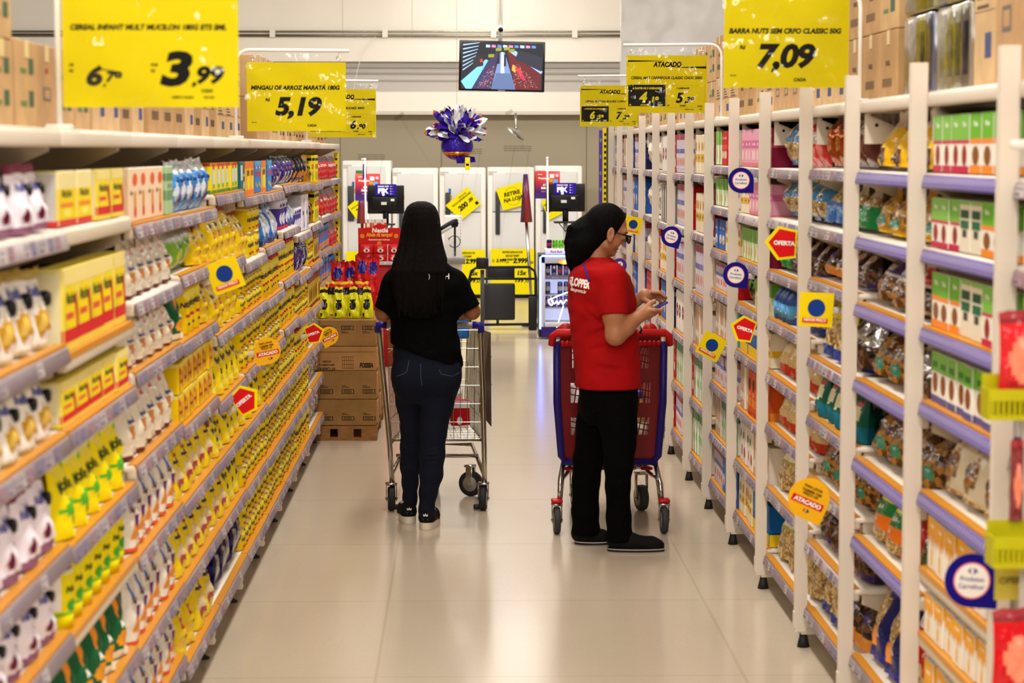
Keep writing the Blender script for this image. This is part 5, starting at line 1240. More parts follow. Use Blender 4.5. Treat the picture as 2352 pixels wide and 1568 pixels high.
for i in range(250):
    az = rn.uniform(0, 2 * PI); el = rn.uniform(-.15, 1.45); L = rn.uniform(40, 74) * k_ * (1.0 if el < 1 else .95)
    dr = Vector((math.cos(az) * math.cos(el), math.sin(az) * math.cos(el) * .8, math.sin(el)))
    base = Vector((0, 0, 24 * k_)) + dr * 12 * k_; tip = Vector((0, 0, 24 * k_)) + dr * L
    side = dr.cross(Vector((rn.uniform(-1, 1), rn.uniform(-1, 1), rn.uniform(-1, 1)))).normalized(); nrm = dr.cross(side)
    wd = rn.uniform(5, 11) * k_; m1 = base.lerp(tip, .55) + nrm * rn.uniform(-.03, .03); cur = nrm * rn.uniform(-.05, .05)
    pts = [base - side * wd * .3, base + side * wd * .3, m1 + side * wd, m1 - side * wd, tip + side * wd * .9 + cur, tip - side * wd * .6 + cur * .6, tip + dr * wd * .8 + cur]
    inner = rn.random() < .46
    col = SIL if inner else PUR
    b.add(pts, [(0, 1, 2, 3)], col); b.add(pts, [(3, 2, 4, 5)], col)
    b.add([pts[5], pts[4], pts[6]], [(0, 1, 2)], ((rn.choice(['#e8741c', '#c0281c', '#1c1060', '#f0b81e']), 'foil') if not inner else SIL))
b.build('foil_frill', t)
b = MB(); b.box(18 * k_, 29 * k_, -.16, -.158, -55 * k_, -26 * k_, ('#f0e21a', 'paper')); b.box(20 * k_, 27 * k_, -.1605, -.16, -45 * k_, -40 * k_, INK); b.build('price_ticket', t)
b = MB(); b.tube([(0, 0, 20 * k_), (0, 0, 5.4 - c.z)], .0015, ('#d8d4cc', 'plastic'), 5); b.build('cord', t)
# dish lamp hung from the wall beam
c = at(1184, 307, DF - .2); t = thing('dish_mirror', 'tilted silver dish on a short bracket under the cream wall beam', 'mirror', c)
b = MB(); T = Matrix.Rotation(R(38), 4, 'Y') @ Matrix.Rotation(R(6), 4, 'X')
b.lathe([(.01, .05), (.05, .045), (.105, .015), (.135, -.005), (.135, -.012), (.1, -.008)], ('#b9b7b2', 'steel'), 28, T); b.build('dish', t)
b = MB(); b.tube([(.0, 0, .03), (.008, .03, .1), (.005, .12, .25)], .016, ('#b5b1aa', 'steel'), 10); b.build('bracket', t)
# checkout monitors with payment signs
def monitor(x0, x1, y0, y1, d, wh, label, pix, pole):
    c = at((x0 + x1) / 2, y1, d); w_ = px_w(x0, x1, d); h = px_w(y0, y1, d)
    t = thing('checkout_monitor', label, 'monitor', (c.x, d, c.z), 0, 'checkout monitors seen from behind')
    b = MB(); b.rbox(-w_ / 2, w_ / 2, .03, .06, 0, h, ('#121112', 'plastic'), .006, 1); b.build('panel', t)
    b = MB(); b.rbox(-w_ * .38, w_ * .33, -.025, .03, h * .08, h * .6, ('#0f0e0f', 'plastic'), .012, 2); b.box(-w_ * .12, 0.01, -.0256, -.025, h * .32, h * .42, ('#cfcbc4', 'paper')); b.box(w_ * .14, w_ * .24, -.0256, -.025, h * .45, h * .53, ('#dcd8d0', 'paper'))
    b.build('rear_cover', t)
    b = MB(); b.rbox(-.03, .03, 0, .045, -.1, .04, ('#111011', 'plastic'), .006, 1); b.rbox(-w_ * .3, w_ * .26, -.08, .12, -.115, -.098, ('#1a191a', 'plastic'), .006, 1); b.tube([(-w_ * .2, 0, -.1), (0, 0, -.2), (w_ * .2, 0, -.1)], .006, ('#151415', 'plastic'), 6); b.build('stand', t)
    b = MB(); b.tube([(0, .02, -.1), (0, .02, -c.z)], .022, ('#d8d4ce', 'paint'), 12); b.build('post', t)
    px0, px1, py0, py1 = pix; a = at(px0, py1, d - .02)
    q = thing('payment_sign', f'violet payment sign with white lettering standing on the {wh} checkout monitor', 'sign', a, 0, 'violet payment signs')
    pw, ph = px_w(px0, px1, d), px_w(py0, py1, d)
    b = MB(); b.box(0, pw, 0, .003, 0, ph, ('#2c168c', 'card')); b.build('plate', q)
    b = MB(); T = plane_T((0, -.001, 0), (1, 0, 0), (0, 0, 1)); W_ = ('#f2eefa', 'card')
    ptx(b, T, 'PAGUE COM', .38, .74, .14, pw, ph, W_, .05, 0, .6); ptx(b, T, 'PIX', .38, .18, .5, pw, ph, W_, .06, 0, .62); b.box(.33 * pw, .44 * pw, -.0022, -.001, -.02 * ph, .62 * ph, W_)
    for k in range(4): b.box(.72 * pw, .75 * pw, -.0012, 0, (.1 + .22 * k) * ph, (.2 + .22 * k) * ph, W_); b.box(.77 * pw, .86 * pw, -.0012, 0, (.13 + .22 * k) * ph, (.17 + .22 * k) * ph, ('#8a7cc8', 'card'))
    b.build('lettering', q)
monitor(844, 928, 426, 491, 22.05, 'left', 'black monitor back above the red chocolate display', (862, 910, 423, 449), 838)
monitor(1254, 1344, 422, 486, 22.05, 'right', 'black monitor back above the lit drinks fridge', (1272, 1323, 420, 446), 1257)
def promo(x0, x1, y0, y1, d, label):
    a = at(x0, y1, d); w_, h = px_w(x0, x1, d), px_w(y0, y1, d)
    t = thing('promo_board', label, 'poster', a, 0, 'red and purple promotion boards')
    b = MB(); n = 12
    m = bpy.data.materials.new('promo_print'); m.use_nodes = True; nt = m.node_tree; bs = nt.nodes['Principled BSDF']
    tc = nt.nodes.new('ShaderNodeTexCoord'); sx = nt.nodes.new('ShaderNodeSeparateXYZ'); rp = nt.nodes.new('ShaderNodeValToRGB')
    nt.links.new(tc.outputs['Generated'], sx.inputs[0]); nt.links.new(sx.outputs[2], rp.inputs[0]); nt.links.new(rp.outputs[0], bs.inputs['Base Color'])
    e = rp.color_ramp.elements; e[0].color = (*lin('#4a2a9c'), 1); e[1].color = (*lin('#d83224'), 1); x_ = e.new(.28); x_.color = (*lin('#4a1a6a'), 1); x_ = e.new(.6); x_.color = (*lin('#c02c30'), 1)
    bs.inputs['Roughness'].default_value = .35
    b.rbox(0, w_, 0, .008, 0, h, m, .0035, 1); b.build('board', t)
    b = MB(); T = plane_T((0, -.001, 0), (1, 0, 0), (0, 0, 1)); W_ = ('#f6eef0', 'card')
    ptx(b, T, 'Premiado', .36, .7, .085, w_, h, W_, .04, 0, .58); ptx(b, T, 'Ganhe', .2, .86, .05, w_, h, W_, .03, 0); ptx(b, T, 'ATE', .4, .46, .075, w_, h, W_, .04, 0); ptx(b, T, '300mil', .4, .34, .09, w_, h, W_, .05, 0, .5); ptx(b, T, 'TODA SEMANA', .42, .24, .035, w_, h, ('#f0a0a0', 'card'), .03, 0)
    for u, v, s, cc in ((.68, .82, .09, '#f4f0f0'), (.88, .84, .06, '#d8d0e8'), (.64, .66, .07, '#ef9a24'), (.82, .63, .09, '#58b4e8')): b.box((u - s) * w_, (u + s) * w_, -.0014, 0, (v - s * .8) * h, (v + s * .8) * h, (cc, 'card'))
    b.build('print', t)
    b = MB(); b.tube([(w_ / 2, .02, h * .5), (w_ / 2, .02, -a.z)], .012, ('#d8d4ce', 'paint'), 8); b.build('post', t)
    return t
promo(816, 873, 399, 461, 22.6, 'red and purple promotion board behind the left monitor')
promo(1229, 1286, 393, 456, 22.6, 'red and purple promotion board behind the right monitor')
def polez(px0, py0, px1, py1, d, label, flag=False):
    a = at(px0, py0, d); f_ = at(px1, py1, d)
    t = thing('checkout_pole', label, 'pole', (f_.x, d, 0), 0, 'thin poles at the checkouts')
    b = MB(); b.tube([(0, 0, 0), (a.x - f_.x, 0, a.z)], .0085, ('#e9e5de', 'paint'), 8); b.sphere((a.x - f_.x, 0, a.z), .014, ('#f0ece6', 'paint'), 10, 6); b.build('rod', t)
    if flag:
        b = MB(); b.poly([(a.x - f_.x - .02, -.002, a.z - .04), (a.x - f_.x + .01, -.002, a.z - .06), (a.x - f_.x + .02, -.002, a.z - .18), (a.x - f_.x - .025, -.002, a.z - .2)], ('#2c1c74', 'card'))
        b.tube([(a.x - f_.x, 0, a.z), (a.x - f_.x - .035, 0, a.z + .004)], .007, ('#e9e5de', 'paint'), 6); b.build('pennant', t)
    return t
polez(838, 366, 843, 505, 21.95, 'thin white pole with small purple pennant at the left checkout', True)
polez(1257, 363, 1262, 560, 21.9, 'thin white pole with ball tip at the right checkout')
def cone(xt0, xt1, yt, xb0, xb1, yb, d, base, label):
    ct = at((xt0 + xt1) / 2, yt, d); cb = at((xb0 + xb1) / 2, yb, d); fb = at(base[0], base[1], d)
    t = thing('cone_banner', label, 'banner', (fb.x, d, 0), 0, 'red and purple cone banners')
    m = bpy.data.materials.new('cone_print'); m.use_nodes = True; nt = m.node_tree; bs = nt.nodes['Principled BSDF']
    tc = nt.nodes.new('ShaderNodeTexCoord'); sx = nt.nodes.new('ShaderNodeSeparateXYZ'); rp = nt.nodes.new('ShaderNodeValToRGB')
    nt.links.new(tc.outputs['Generated'], sx.inputs[0]); nt.links.new(sx.outputs[0], rp.inputs[0])
    mx = nt.nodes.new('ShaderNodeMix'); mx.data_type = 'RGBA'; mx.inputs[7].default_value = (*lin('#34164e'), 1); nt.links.new(sx.outputs[2], mx.inputs[0]); nt.links.new(rp.outputs[0], mx.inputs[6]); nt.links.new(mx.outputs[2], bs.inputs['Base Color'])
    e = rp.color_ramp.elements; e[0].color = (*lin('#2a1450'), 1); e[1].color = (*lin('#4a1430'), 1); x_ = e.new(.5); x_.color = (*lin('#c83418'), 1); x_ = e.new(.3); x_.color = (*lin('#6a1a30'), 1)
    bs.inputs['Roughness'].default_value = .35
    b = MB(); rt_, rb_ = px_w(xt0, xt1, d) / 2, px_w(xb0, xb1, d) / 2; z0, z1 = cb.z, ct.z; x0_, x1_ = cb.x - fb.x, ct.x - fb.x
    b.tube([(x0_, 0, z0), (x1_, 0, z1)], [rb_, rt_], m, 20, True); b.build('cone', t)
    b = MB(); b.tube([(0, 0, .02), (x0_, 0, z0)], .016, ('#a9a7a3', 'steel'), 10); b.lathe([(.12, 0), (.12, .02), (.03, .035)], ('#3a3a3c', 'plastic'), 20); b.build('stand', t)
cone(1202, 1212, 400, 1195, 1223, 510, 22.9, (1224, 742), 'red and purple cone banner on a chrome stand before the refrigerators')
cone(826, 838, 440, 819, 845, 513, 22.9, (832, 742), 'red and purple cone banner under the left promotion board')
# scanner, white kiosk panel and dark box on the first checkout
a = at(1020, 590, 20.6); t = thing('checkout_kiosk', 'white checkout side panel to the right of the woman in black', 'checkout', (a.x, 20.6, 0))
b = MB(); b.rbox(0, px_w(1020, 1061, 20.6), 0, .4, 0, at(0, 497, 20.6).z, ('#ddd9d4', 'paint'), .008, 1); b.build('panel', t)
b = MB(); 
for k in range(9): b.box(.155, .16, -.002, 0, 1.0 + k * .03, 1.012 + k * .03, ('#6a6866', 'paint'))
b.build('vent_slots', t)
b = MB(); b.rbox(.0, .2, -.12, .3, .78, .84, ('#8a8680', 'paint'), .006, 1); b.build('counter', t)
c = at(1030, 520, 20.3); t = thing('barcode_scanner', 'black and silver barcode scanner in its stand beside the woman in black', 'scanner', c)
b = MB(); b.tube([(-.09, 0, -.045), (-.03, 0, -.012), (.05, 0, .032), (.085, 0, .05)], [.03, .034, .036, .028], ('#131213', 'plastic'), 14); b.rbox(.05, .09, -.035, .035, -.005, .07, ('#161516', 'plastic'), .012, 2); b.build('head', t)
b = MB(); b.tube([(-.1, -.036, -.08), (-.04, -.038, -.04), (.03, -.036, 0)], .015, ('#bdbab4', 'plastic'), 10); b.build('handle', t)
b = MB(); b.tube([(0, -.02, -.1)] + [(.055 + .055 * math.cos(q), -.02, -.14 + .055 * math.sin(q)) for q in [PI - .2 - k * .5 for k in range(12)]], .004, ('#232223', 'rubber'), 6); b.build('cable', t)
b = MB(); b.tube([(.06, .02, 0), (.06, .05, -.2), (.06, .25, -.28)], .01, ('#1a191a', 'plastic'), 8); b.build('stand', t)
c = at(1108, 604, 21.2); t = thing('card_terminal_box', 'dark box on the counter edge beside the right shoulder', 'box', (c.x, 21.2, c.z - .06))
b = MB(); b.rbox(-.06, .06, 0, .12, 0, .11, ('#1b1a1c', 'plastic'), .01, 2); b.build('box', t); b = MB(); b.tube([(0, .06, -.01), (0, .06, -(c.z - .06))], .02, ('#4a4846', 'paint'), 8); b.build('post', t)
# black gate with panels
DG = 22.4
c = at(1085, 747, DG); t = thing('checkout_gate', 'black tubular gate frame with two dark panels', 'gate', (c.x, DG, 0))
G = lambda px, py: (at(px, py, DG).x - c.x, 0, max(.02, at(px, py, DG).z))
BK = ('#1c1b1c', 'paint'); r_ = .014
b = MB(); b.tube([G(1080, 745), G(1078, 640), G(1083, 622), G(1095, 614), G(1215, 613), G(1228, 622), G(1231, 640), G(1231, 730), G(1224, 744), G(1080, 746)], r_, BK, 10); b.tube([G(1079, 640), G(1231, 640)], r_ * .9, BK, 8); b.tube([G(1079, 678), G(1231, 678)], r_ * .7, BK, 8); b.tube([G(1143, 735), G(1143, 744)], r_, BK, 8); b.build('frame', t)
p0, p1 = G(1120, 640), G(1182, 612); b = MB(); b.rbox(p0[0], p1[0], -.01, .015, p0[2], p1[2], ('#232224', 'plastic'), .01, 2); b.build('panel', t)
p0, p1 = G(1106, 735), G(1183, 650); b = MB(); b.rbox(p0[0], p1[0], -.02, .02, p0[2], p1[2], ('#2b2a2b', 'plastic'), .035, 3); b.build('panel', t)
b = MB(); p0, p1 = G(1214, 746), G(1233, 680); b.rbox(p0[0], p1[0], -.05, .06, 0.0, p1[2], ('#1e1d1e', 'paint'), .01, 1); b.build('foot', t)
# small lit drinks fridge
DR = 21.3
a = at(1238, 778, DR); t = thing('drinks_fridge', 'small glass door drinks fridge with glowing blue edge', 'fridge', (a.x, DR, 0)); kf = DR / F_PX
W_, H_ = 100 * kf, at(0, 586, DR).z
b = MB(); CB = ('#15131c', 'plastic')
for q in ((0, .05, .03, .46, .02, H_), (W_ - .05, W_, .03, .46, .02, H_), (.0505, W_ - .0505, .26, .46, .02, H_), (.0505, W_ - .0505, .03, .2595, .02, .165), (.0505, W_ - .0505, .03, .2595, H_ - .085, H_)): b.box(*q, CB)
b.build('cabinet', t)
b = MB()
for q in ((.045, W_ - .045, .0, .03, .12, .17), (.02, .06, .0, .03, .12, H_ - .01), (W_ - .06, W_ - .02, 0, .03, .12, H_ - .01), (.02, W_ - .02, 0, .03, H_ - .085, H_ - .01)): b.rbox(*q, ('#c9c8cc', 'plastic'), .004, 1)
b.build('door_frame', t)
b = MB(); b.box(.02, W_ - .02, -.002, .028, .02, .115, ('#2a1668', 'plastic')); b.box(.18, .3, -.003, 0, .05, .08, ('#0c0b0d', 'plastic')); b.build('base_panel', t)
b = MB(); b.tube([(.012, .0, .1), (.012, 0, H_ - .03), (.03, 0, H_ - .012), (W_ - .02, 0, H_ - .012)], .009, mat_emit('#5a78ff', 9), 8); b.build('light_strip', t)
b = MB(); b.box(.06, W_ - .06, .25, .255, .17, H_ - .12, mat_emit('#c4ccf4', .75)); b.build('lit_back', t)
zs_ = [.17 + .0, .31, .47, .63]
zs_ = [(778 - y) * kf for y in (740, 706, 676, 633)]
for z in zs_:
    b = MB(); b.rbox(.06, W_ - .06, .035, .25, z - .006, z + .006, ('#d4d6e2', 'plastic'), .003, 1); b.build('shelf', t)
b = MB(); b.box(.06, W_ - .06, .031, .034, zs_[3] - .03, zs_[3] + .004, ('#8f8ad0', 'card')); b.text('RED BULL TE DA ASAS', plane_T((W_ * .5, .03, zs_[3] - .02), (1, 0, 0), (0, 0, 1)), .014, ('#f4f2fb', 'card'), .04, 0, 'c', W_ * .7); b.build('price_strip', t)
b = MB(); b.tube(spline([(.09, .004, .385), (.105, .004, .345), (.13, .004, .34), (.135, .004, .375), (.115, .004, .395), (.15, .004, .35), (.175, .004, .375), (.19, .004, .345), (.215, .004, .38), (.235, .004, .345), (.265, .004, .385), (.3, .004, .37), (.33, .004, .41), (.29, .004, .46), (.2, .004, .43), (.09, .004, .385)], 4), .005, mat_emit('#ffffff', 3), 6)
b.tube([(.24, .004, .33), (.17, .004, .1)], .004, mat_emit('#ffffff', 3), 6); b.build('neon_sign', t)
b = MB(); sx_, sz_ = 58 * kf, (778 - 600) * kf
b.poly([(sx_ + x, -.001, sz_ + z) for x, z in circle(.055, 20, ry=.022)], mat_emit('#ff7a1e', 2)); b.poly([(sx_ + x, -.0015, sz_ + z) for x, z in circle(.02, 14)], mat_emit('#ffd24a', 3)); b.build('sun_logo', t)
b = MB(); b.box(.06, W_ - .06, .008, .011, .17, H_ - .12, mat_film('fridge_glass', .02, .03)); b.build('glass', t)
b = MB(); b.rbox(.06, W_ - .05, .03, .3, H_, H_ + .055, ('#e6dfd6', 'card'), .004, 1); b.text('Red Bull', plane_T((.17, .029, H_ + .016), (1, 0, 0), (0, 0, 1)), .026, ('#a81c24', 'card'), .02, 0, 'c'); b.build('header_tray', t)
for k in range(3): b2 = None
ncan = 0
def can(x, y, z, h, r, col, top, label, group):
    o_ = MB(); o_.lathe([(r * .8, 0), (r, .008), (r, h * .9), (r * .82, h * .97), (r * .82, h)], (col, 'foil'), 14); o_.lathe([(r + .0006, h * .25), (r + .0006, h * .62)], (top, 'card'), 14)
    o = o_.build('drink_can', None, (x, y, z)); tag(o, label, 'can', group); return o
for k in range(4): can(a.x + .105 + k * .058, DR + .14, H_ + .056, .085, .026, ('#2a1c5c', '#6cc41e', '#78c828', '#7a4ab0')[k], ('#8a1c3c', '#4a9a1c', '#58a41e', '#b09ad8')[k], ('purple', 'light green', 'grass green', 'lilac')[k] + f' drink can, {ORD[k + 1]} on the tray above the drinks fridge', 'cans on the drinks fridge')
for rI, z in enumerate((zs_[3], zs_[2], zs_[1])):
    for k in range(5):
        if rI == 1 and k not in (0, 2, 3): continue
        hh = (.1, .12, .107)[rI]
        can(a.x + .09 + k * .06, DR + .1, z + .007, hh, .025, (('#2a3aa0', '#b9c0d8', '#2c3c9c', '#7a5ab8', '#8a6cc0'), ('#2a44a8',) * 5, ('#6a58c0',) * 5)[rI][k], (('#c9ccd8', '#2c3c9c', '#d83a4a', '#9a80d0', '#a48ad0'), ('#cfd4e4',) * 5, ('#8a7cd0',) * 5)[rI][k],
            f'slim drink can, {ORD[k + 1]} on the {("top", "middle", "bottom")[rI]} shelf inside the drinks fridge', f'cans on the {("top", "middle", "bottom")[rI]} fridge shelf')
# red chocolate display
DN = 18.6
a = at(820, 608, DN); kd = DN / F_PX; t = thing('chocolate_display', 'red cardboard chocolate stand with curved logo header', 'display', (a.x, DN, 0))
H = lambda py: at(0, py, DN).z
W_ = 98 * kd
b = MB(); b.rbox(0, W_, 0, .32, .0, H(608) - .002, ('#a81a1c', 'card'), .006, 1); b.build('stand_body', t)
b = MB(); b.rbox(-.01, W_ + .01, -.03, .32, H(609), H(601), ('#d8d2cc', 'plastic'), .003, 1)
for k in range(6): b.box(.01 + k * .06, .055 + k * .06, -.032, -.03, H(608) + .004, H(602), ('#c2b4bf', 'card'))
b.build('shelf', t)
b = MB(); pts = [(0, H(565)), (W_, H(565)), (W_, H(526)), (W_ * .68, H(526))] + [(W_ * (.52 + .17 * math.cos(q)), H(526) + .035 * math.sin(q)) for q in [k * PI / 8 for k in range(1, 8)]] + [(W_ * .35, H(526)), (0, H(526))]
b.prism(pts, .006, ('#c8201c', 'card'), plane_T((0, .23, 0), (1, 0, 0), (0, 0, 1))); b.build('header', t)
b = MB(); T = plane_T((0, .222, 0), (1, 0, 0), (0, 0, 1)); W1 = ('#fbf2ee', 'card'); GO = ('#f0b02a', 'card')
for s, x, y, h, m in (('Nestlé', .52, H(537), .042, W1), ('Ainda dá tempo!', .5, H(549), .036, GO), ('Surpreenda quem você ama', .5, H(556), .013, W1)):
    b.text(s, T @ Matrix.Translation((x * W_, y, 0)), h, m, .04, .12, 'c', W_ * .62)
for x, z in ((.1, 545), (.9, 545), (.5, 562)): b.poly([(x * W_ + p, .2215, H(z) + q) for p, q in circle(.02, 10)], ('#e0862a', 'card'))
b.build('lettering', t)
n = 0
for row, (yb, yt) in enumerate(((600, 583), (582.5, 563))):
    for k in range(3):
        n += 1; bx = MB(); x0_ = .03 + k * .117; z0_, z1_ = (H(yb), H(yt)); w2 = .108
        bx.rbox(0, w2, 0, .14, 0, z1_ - z0_ - .002, ('#c81a1e', 'card'), .004, 1); bx.text('CAIXA', plane_T((w2 * .5, -.001, (z1_ - z0_) * .66), (1, 0, 0), (0, 0, 1)), .012, ('#f2b8b8', 'card'), .03, .1, 'c')
        bx.poly([(w2 * .5 + p, -.001, (z1_ - z0_) * .36 + q) for p, q in circle(.026, 14, ry=.018)], ('#efd8cf', 'card')); bx.poly([(w2 * .5 + p, -.0014, (z1_ - z0_) * .34 + q) for p, q in circle(.012, 10)], ('#7a3a1c', 'card'))
        o = bx.build('chocolate_box', None, (a.x + x0_, DN - .02, z0_)); tag(o, f'red chocolate box, {ORD[k + 1]} from the left in the {("lower", "upper")[row]} row of the display', 'box', 'red chocolate boxes on the display')
for k in range(3):
    bx = MB(); x0_ = .06 + k * .062; hh = H(506) - H(527)
    bx.rbox(0, .058, 0, .06, 0, hh, ('#ef5a1e', 'card'), .003, 1); bx.box(-.0004, .0584, -.0006, .0604, hh * .6, hh + .0004, ('#efe6dc', 'card')); bx.box(.015, .04, -.001, 0, hh * .1, hh * .55, ('#f6efe6', 'card')); bx.box(.02, .028, -.001, 0, hh * .66, hh * .95, ('#5a9ad8', 'card'))
    tag(bx.build('candy_box', None, (a.x + x0_, DN + .245, H(527))), f'orange and white candy box, {ORD[k + 1]} from left, behind the red display header', 'box', 'orange and white candy boxes')
bx = MB(); bx.rbox(0, .25, .24, .31, H(608), H(528), ('#b01c1c', 'card'), .003, 1); bx.build('rear_riser', t)
# pallet with brown cartons beyond the left shelving
DP = 13.83
x0_, x1_ = at(722, 1000, DP).x, at(866, 1000, DP).x
t = thing('wooden_pallet', 'rough wooden pallet under the stacked brown cartons', 'pallet', (x0_, DP, 0)); PW = x1_ - x0_; WD = ('#8a5f35', 'wood')
for y in (0, .6, 1.08):
    b = MB(); b.box(.0, PW, y, y + .1, .0, .02, WD); b.build('bottom_board', t)
for x in (.0, PW / 2 - .05, PW - .1):
    for y in (0, .6, 1.08):
        b = MB(); b.box(x, x + .1, y, y + .1, .0205, .075, WD); b.build('block', t)
for k in range(9):
    b = MB(); b.box(-.005, PW + .005, k * .135, k * .135 + .1, .0755, .095, WD); b.build('top_board', t)
zz = [.097] + [max(.1, at(0, y, DP).z) for y in (919, 853, 797, 735)]
KB = '#8a6538'
for l in range(4):
    for q in range(3):
        h = zz[l + 1] - zz[l] - .002; y0 = DP + q * .42
        b = MB(); kr = (KB, 'board') if l != 2 else ('#a07444', 'board'); W2 = PW - .004
        b.rbox(0, W2, 0, .41, 0, h, kr, .005, 1, None, False)
        Tc = plane_T((0, -.001, 0), (1, 0, 0), (0, 0, 1)); dk = ('#2a2018', 'paper')
        if l == 2:
            for kk, s in enumerate(('07 CAIXAS', 'EMPILHAMENTO', 'MAXIMO')): b.text(s, plane_T((W2 * .2, -.001, h * (.3 + .22 * kk)), (-1, 0, 0), (0, 0, -1)) if False else Tc @ Matrix.Translation((W2 * .2, h * (.14 + .14 * kk), 0)) @ Matrix.Rotation(PI, 4, 'Z'), h * (.13 if kk == 0 else .07), dk, .03, 0, 'c', W2 * .28)
            for u in range(6): b.box(W2 * (.45 + .035 * u), W2 * (.45 + .035 * u) + .002, -.0008, 0, h * .1, h * .6, dk)
            for v in range(4): b.box(W2 * .45, W2 * .625, -.0008, 0, h * (.1 + .16 * v), h * (.1 + .16 * v) + .002, dk)
            b.text('FOSSEA', Tc @ Matrix.Translation((W2 * .84, h * .12, 0)), h * .22, dk, .06, .2, 'c', W2 * .22); b.box(0, W2, -.002, 0, h * .78, h * .795, ('#6f4f2c', 'board'))
        else:
            for u in (.1, .44, .78):
                b.box(W2 * u - .0, W2 * u + W2 * .2, -.0008, 0, h * .2 if l != 3 else h * .62, h * .36 if l != 3 else h * .78, dk)
                b.box(W2 * u + .005, W2 * u + W2 * .2 - .005, -.0012, 0, h * .22 if l != 3 else h * .64, h * .34 if l != 3 else h * .76, kr)
                for s in range(12): b.box(W2 * u + .012 + s * .0043, W2 * u + .0135 + s * .0043 + (.001 if s % 3 else 0), -.0016, 0, h * .22 if l != 3 else h * .64, h * .34 if l != 3 else h * .76, dk)
                for s in range(2): b.box(W2 * u, W2 * (u + .12 - .05 * s), -.0008, 0, h * (.42 + .05 * s) if l != 3 else h * (.5 + .05 * s), h * (.44 + .05 * s) if l != 3 else h * (.52 + .05 * s), dk)
        rr = random.Random(l * 3 + q)
        for s in range(3): b.box(W2, W2 + .0008, .05 + s * .12, .1 + s * .12, h * rr.uniform(.2, .5), h * .7, ('#3a2c1c', 'paper'))
        b.box(W2 - .001, W2 + .006, .02, .2, h * .1, h * .9, ('#a87d4e', 'board'))
        o = b.build('brown_carton', None, (x0_ + .002, y0, zz[l]))
        tag(o, f'large brown carton, {("front", "middle", "rear")[q]} of the {("bottom", "second", "third", "top")[l]} layer on the pallet', 'box', 'brown cartons stacked on the pallet')
def standing_bag(name, px, pyb, pyt, wpx, d, zb, key_cols, label, group, draw=None, seed=1, fin='gloss', shape='stand'):
    k = d / F_PX; w_ = wpx * k; h = (pyb - pyt) * k
    P_pouch('_tmp', name, 'bag', '', w_, w_ * .62, h, key_cols[0], key_cols[1], fin, shape, seal=key_cols[2], seed=seed)
    p = PROTO.pop('_tmp'); x = at(px, pyb, d).x
    o = link(name, p.parts[0][1], None, (x, d, zb), (0, 0, -PI / 2 + random.Random(seed).uniform(-.2, .2)))
    tag(o, label, 'bag', group); link('seal', p.parts[1][1], o)
    return o
zt_ = zz[4] + .002
BEAR = [('o', .5, .42, .24, .15, '#191610'), ('o', .38, .56, .1, .06, '#191610'), ('o', .62, .56, .1, .06, '#191610'), ('b', 0, .08, '#c8c410'), ('o', .25, .12, .08, .05, '#2a2410'), ('b', .8, .92, '#2a2410')]
for i, (px, wpx) in enumerate(((745, 32), (778, 32), (810, 32), (842, 32))):
    standing_bag('chocolate_powder_bag', px, 735, 664, wpx, DP + .1, zt_, ('#dcd81a', BEAR, '#e8d81c'), f'lime yellow bag with black print, {ORD[i + 1]} from left on the top brown carton', 'lime yellow bags on the cartons', seed=70 + i, shape='gather')
for i, (px, wpx) in enumerate(((762, 31), (795, 31), (830, 31))):
    standing_bag('chocolate_powder_bag', px, 735, 660, wpx, DP + .42, zt_, ('#dcd41a', [('b', .6, .8, '#1a1710'), ('b', .82, .92, '#c8281a')], '#ecc81c'), f'second row lime yellow bag, {ORD[i + 1]} from left on the brown cartons', 'second row bags on the cartons', seed=80 + i)
RED_ = ('#c4161c', [('o', .5, .76, .34, .12, '#1e2080'), ('b', 0, .3, '#b01218'), ('o', .4, .4, .2, .1, '#d82a2a')], '#a81418')
for i, (px, top) in enumerate(((775, 618), (803, 622), (832, 602), (858, 608))):
    standing_bag('cookie_bag', px, 735, top + 2, 32, DP + .72 + .1 * (i % 2), zt_, RED_, f'red bag with blue mark, {ORD[i + 1]} from left, tallest row on the brown cartons', 'red bags on the cartons', seed=90 + i)
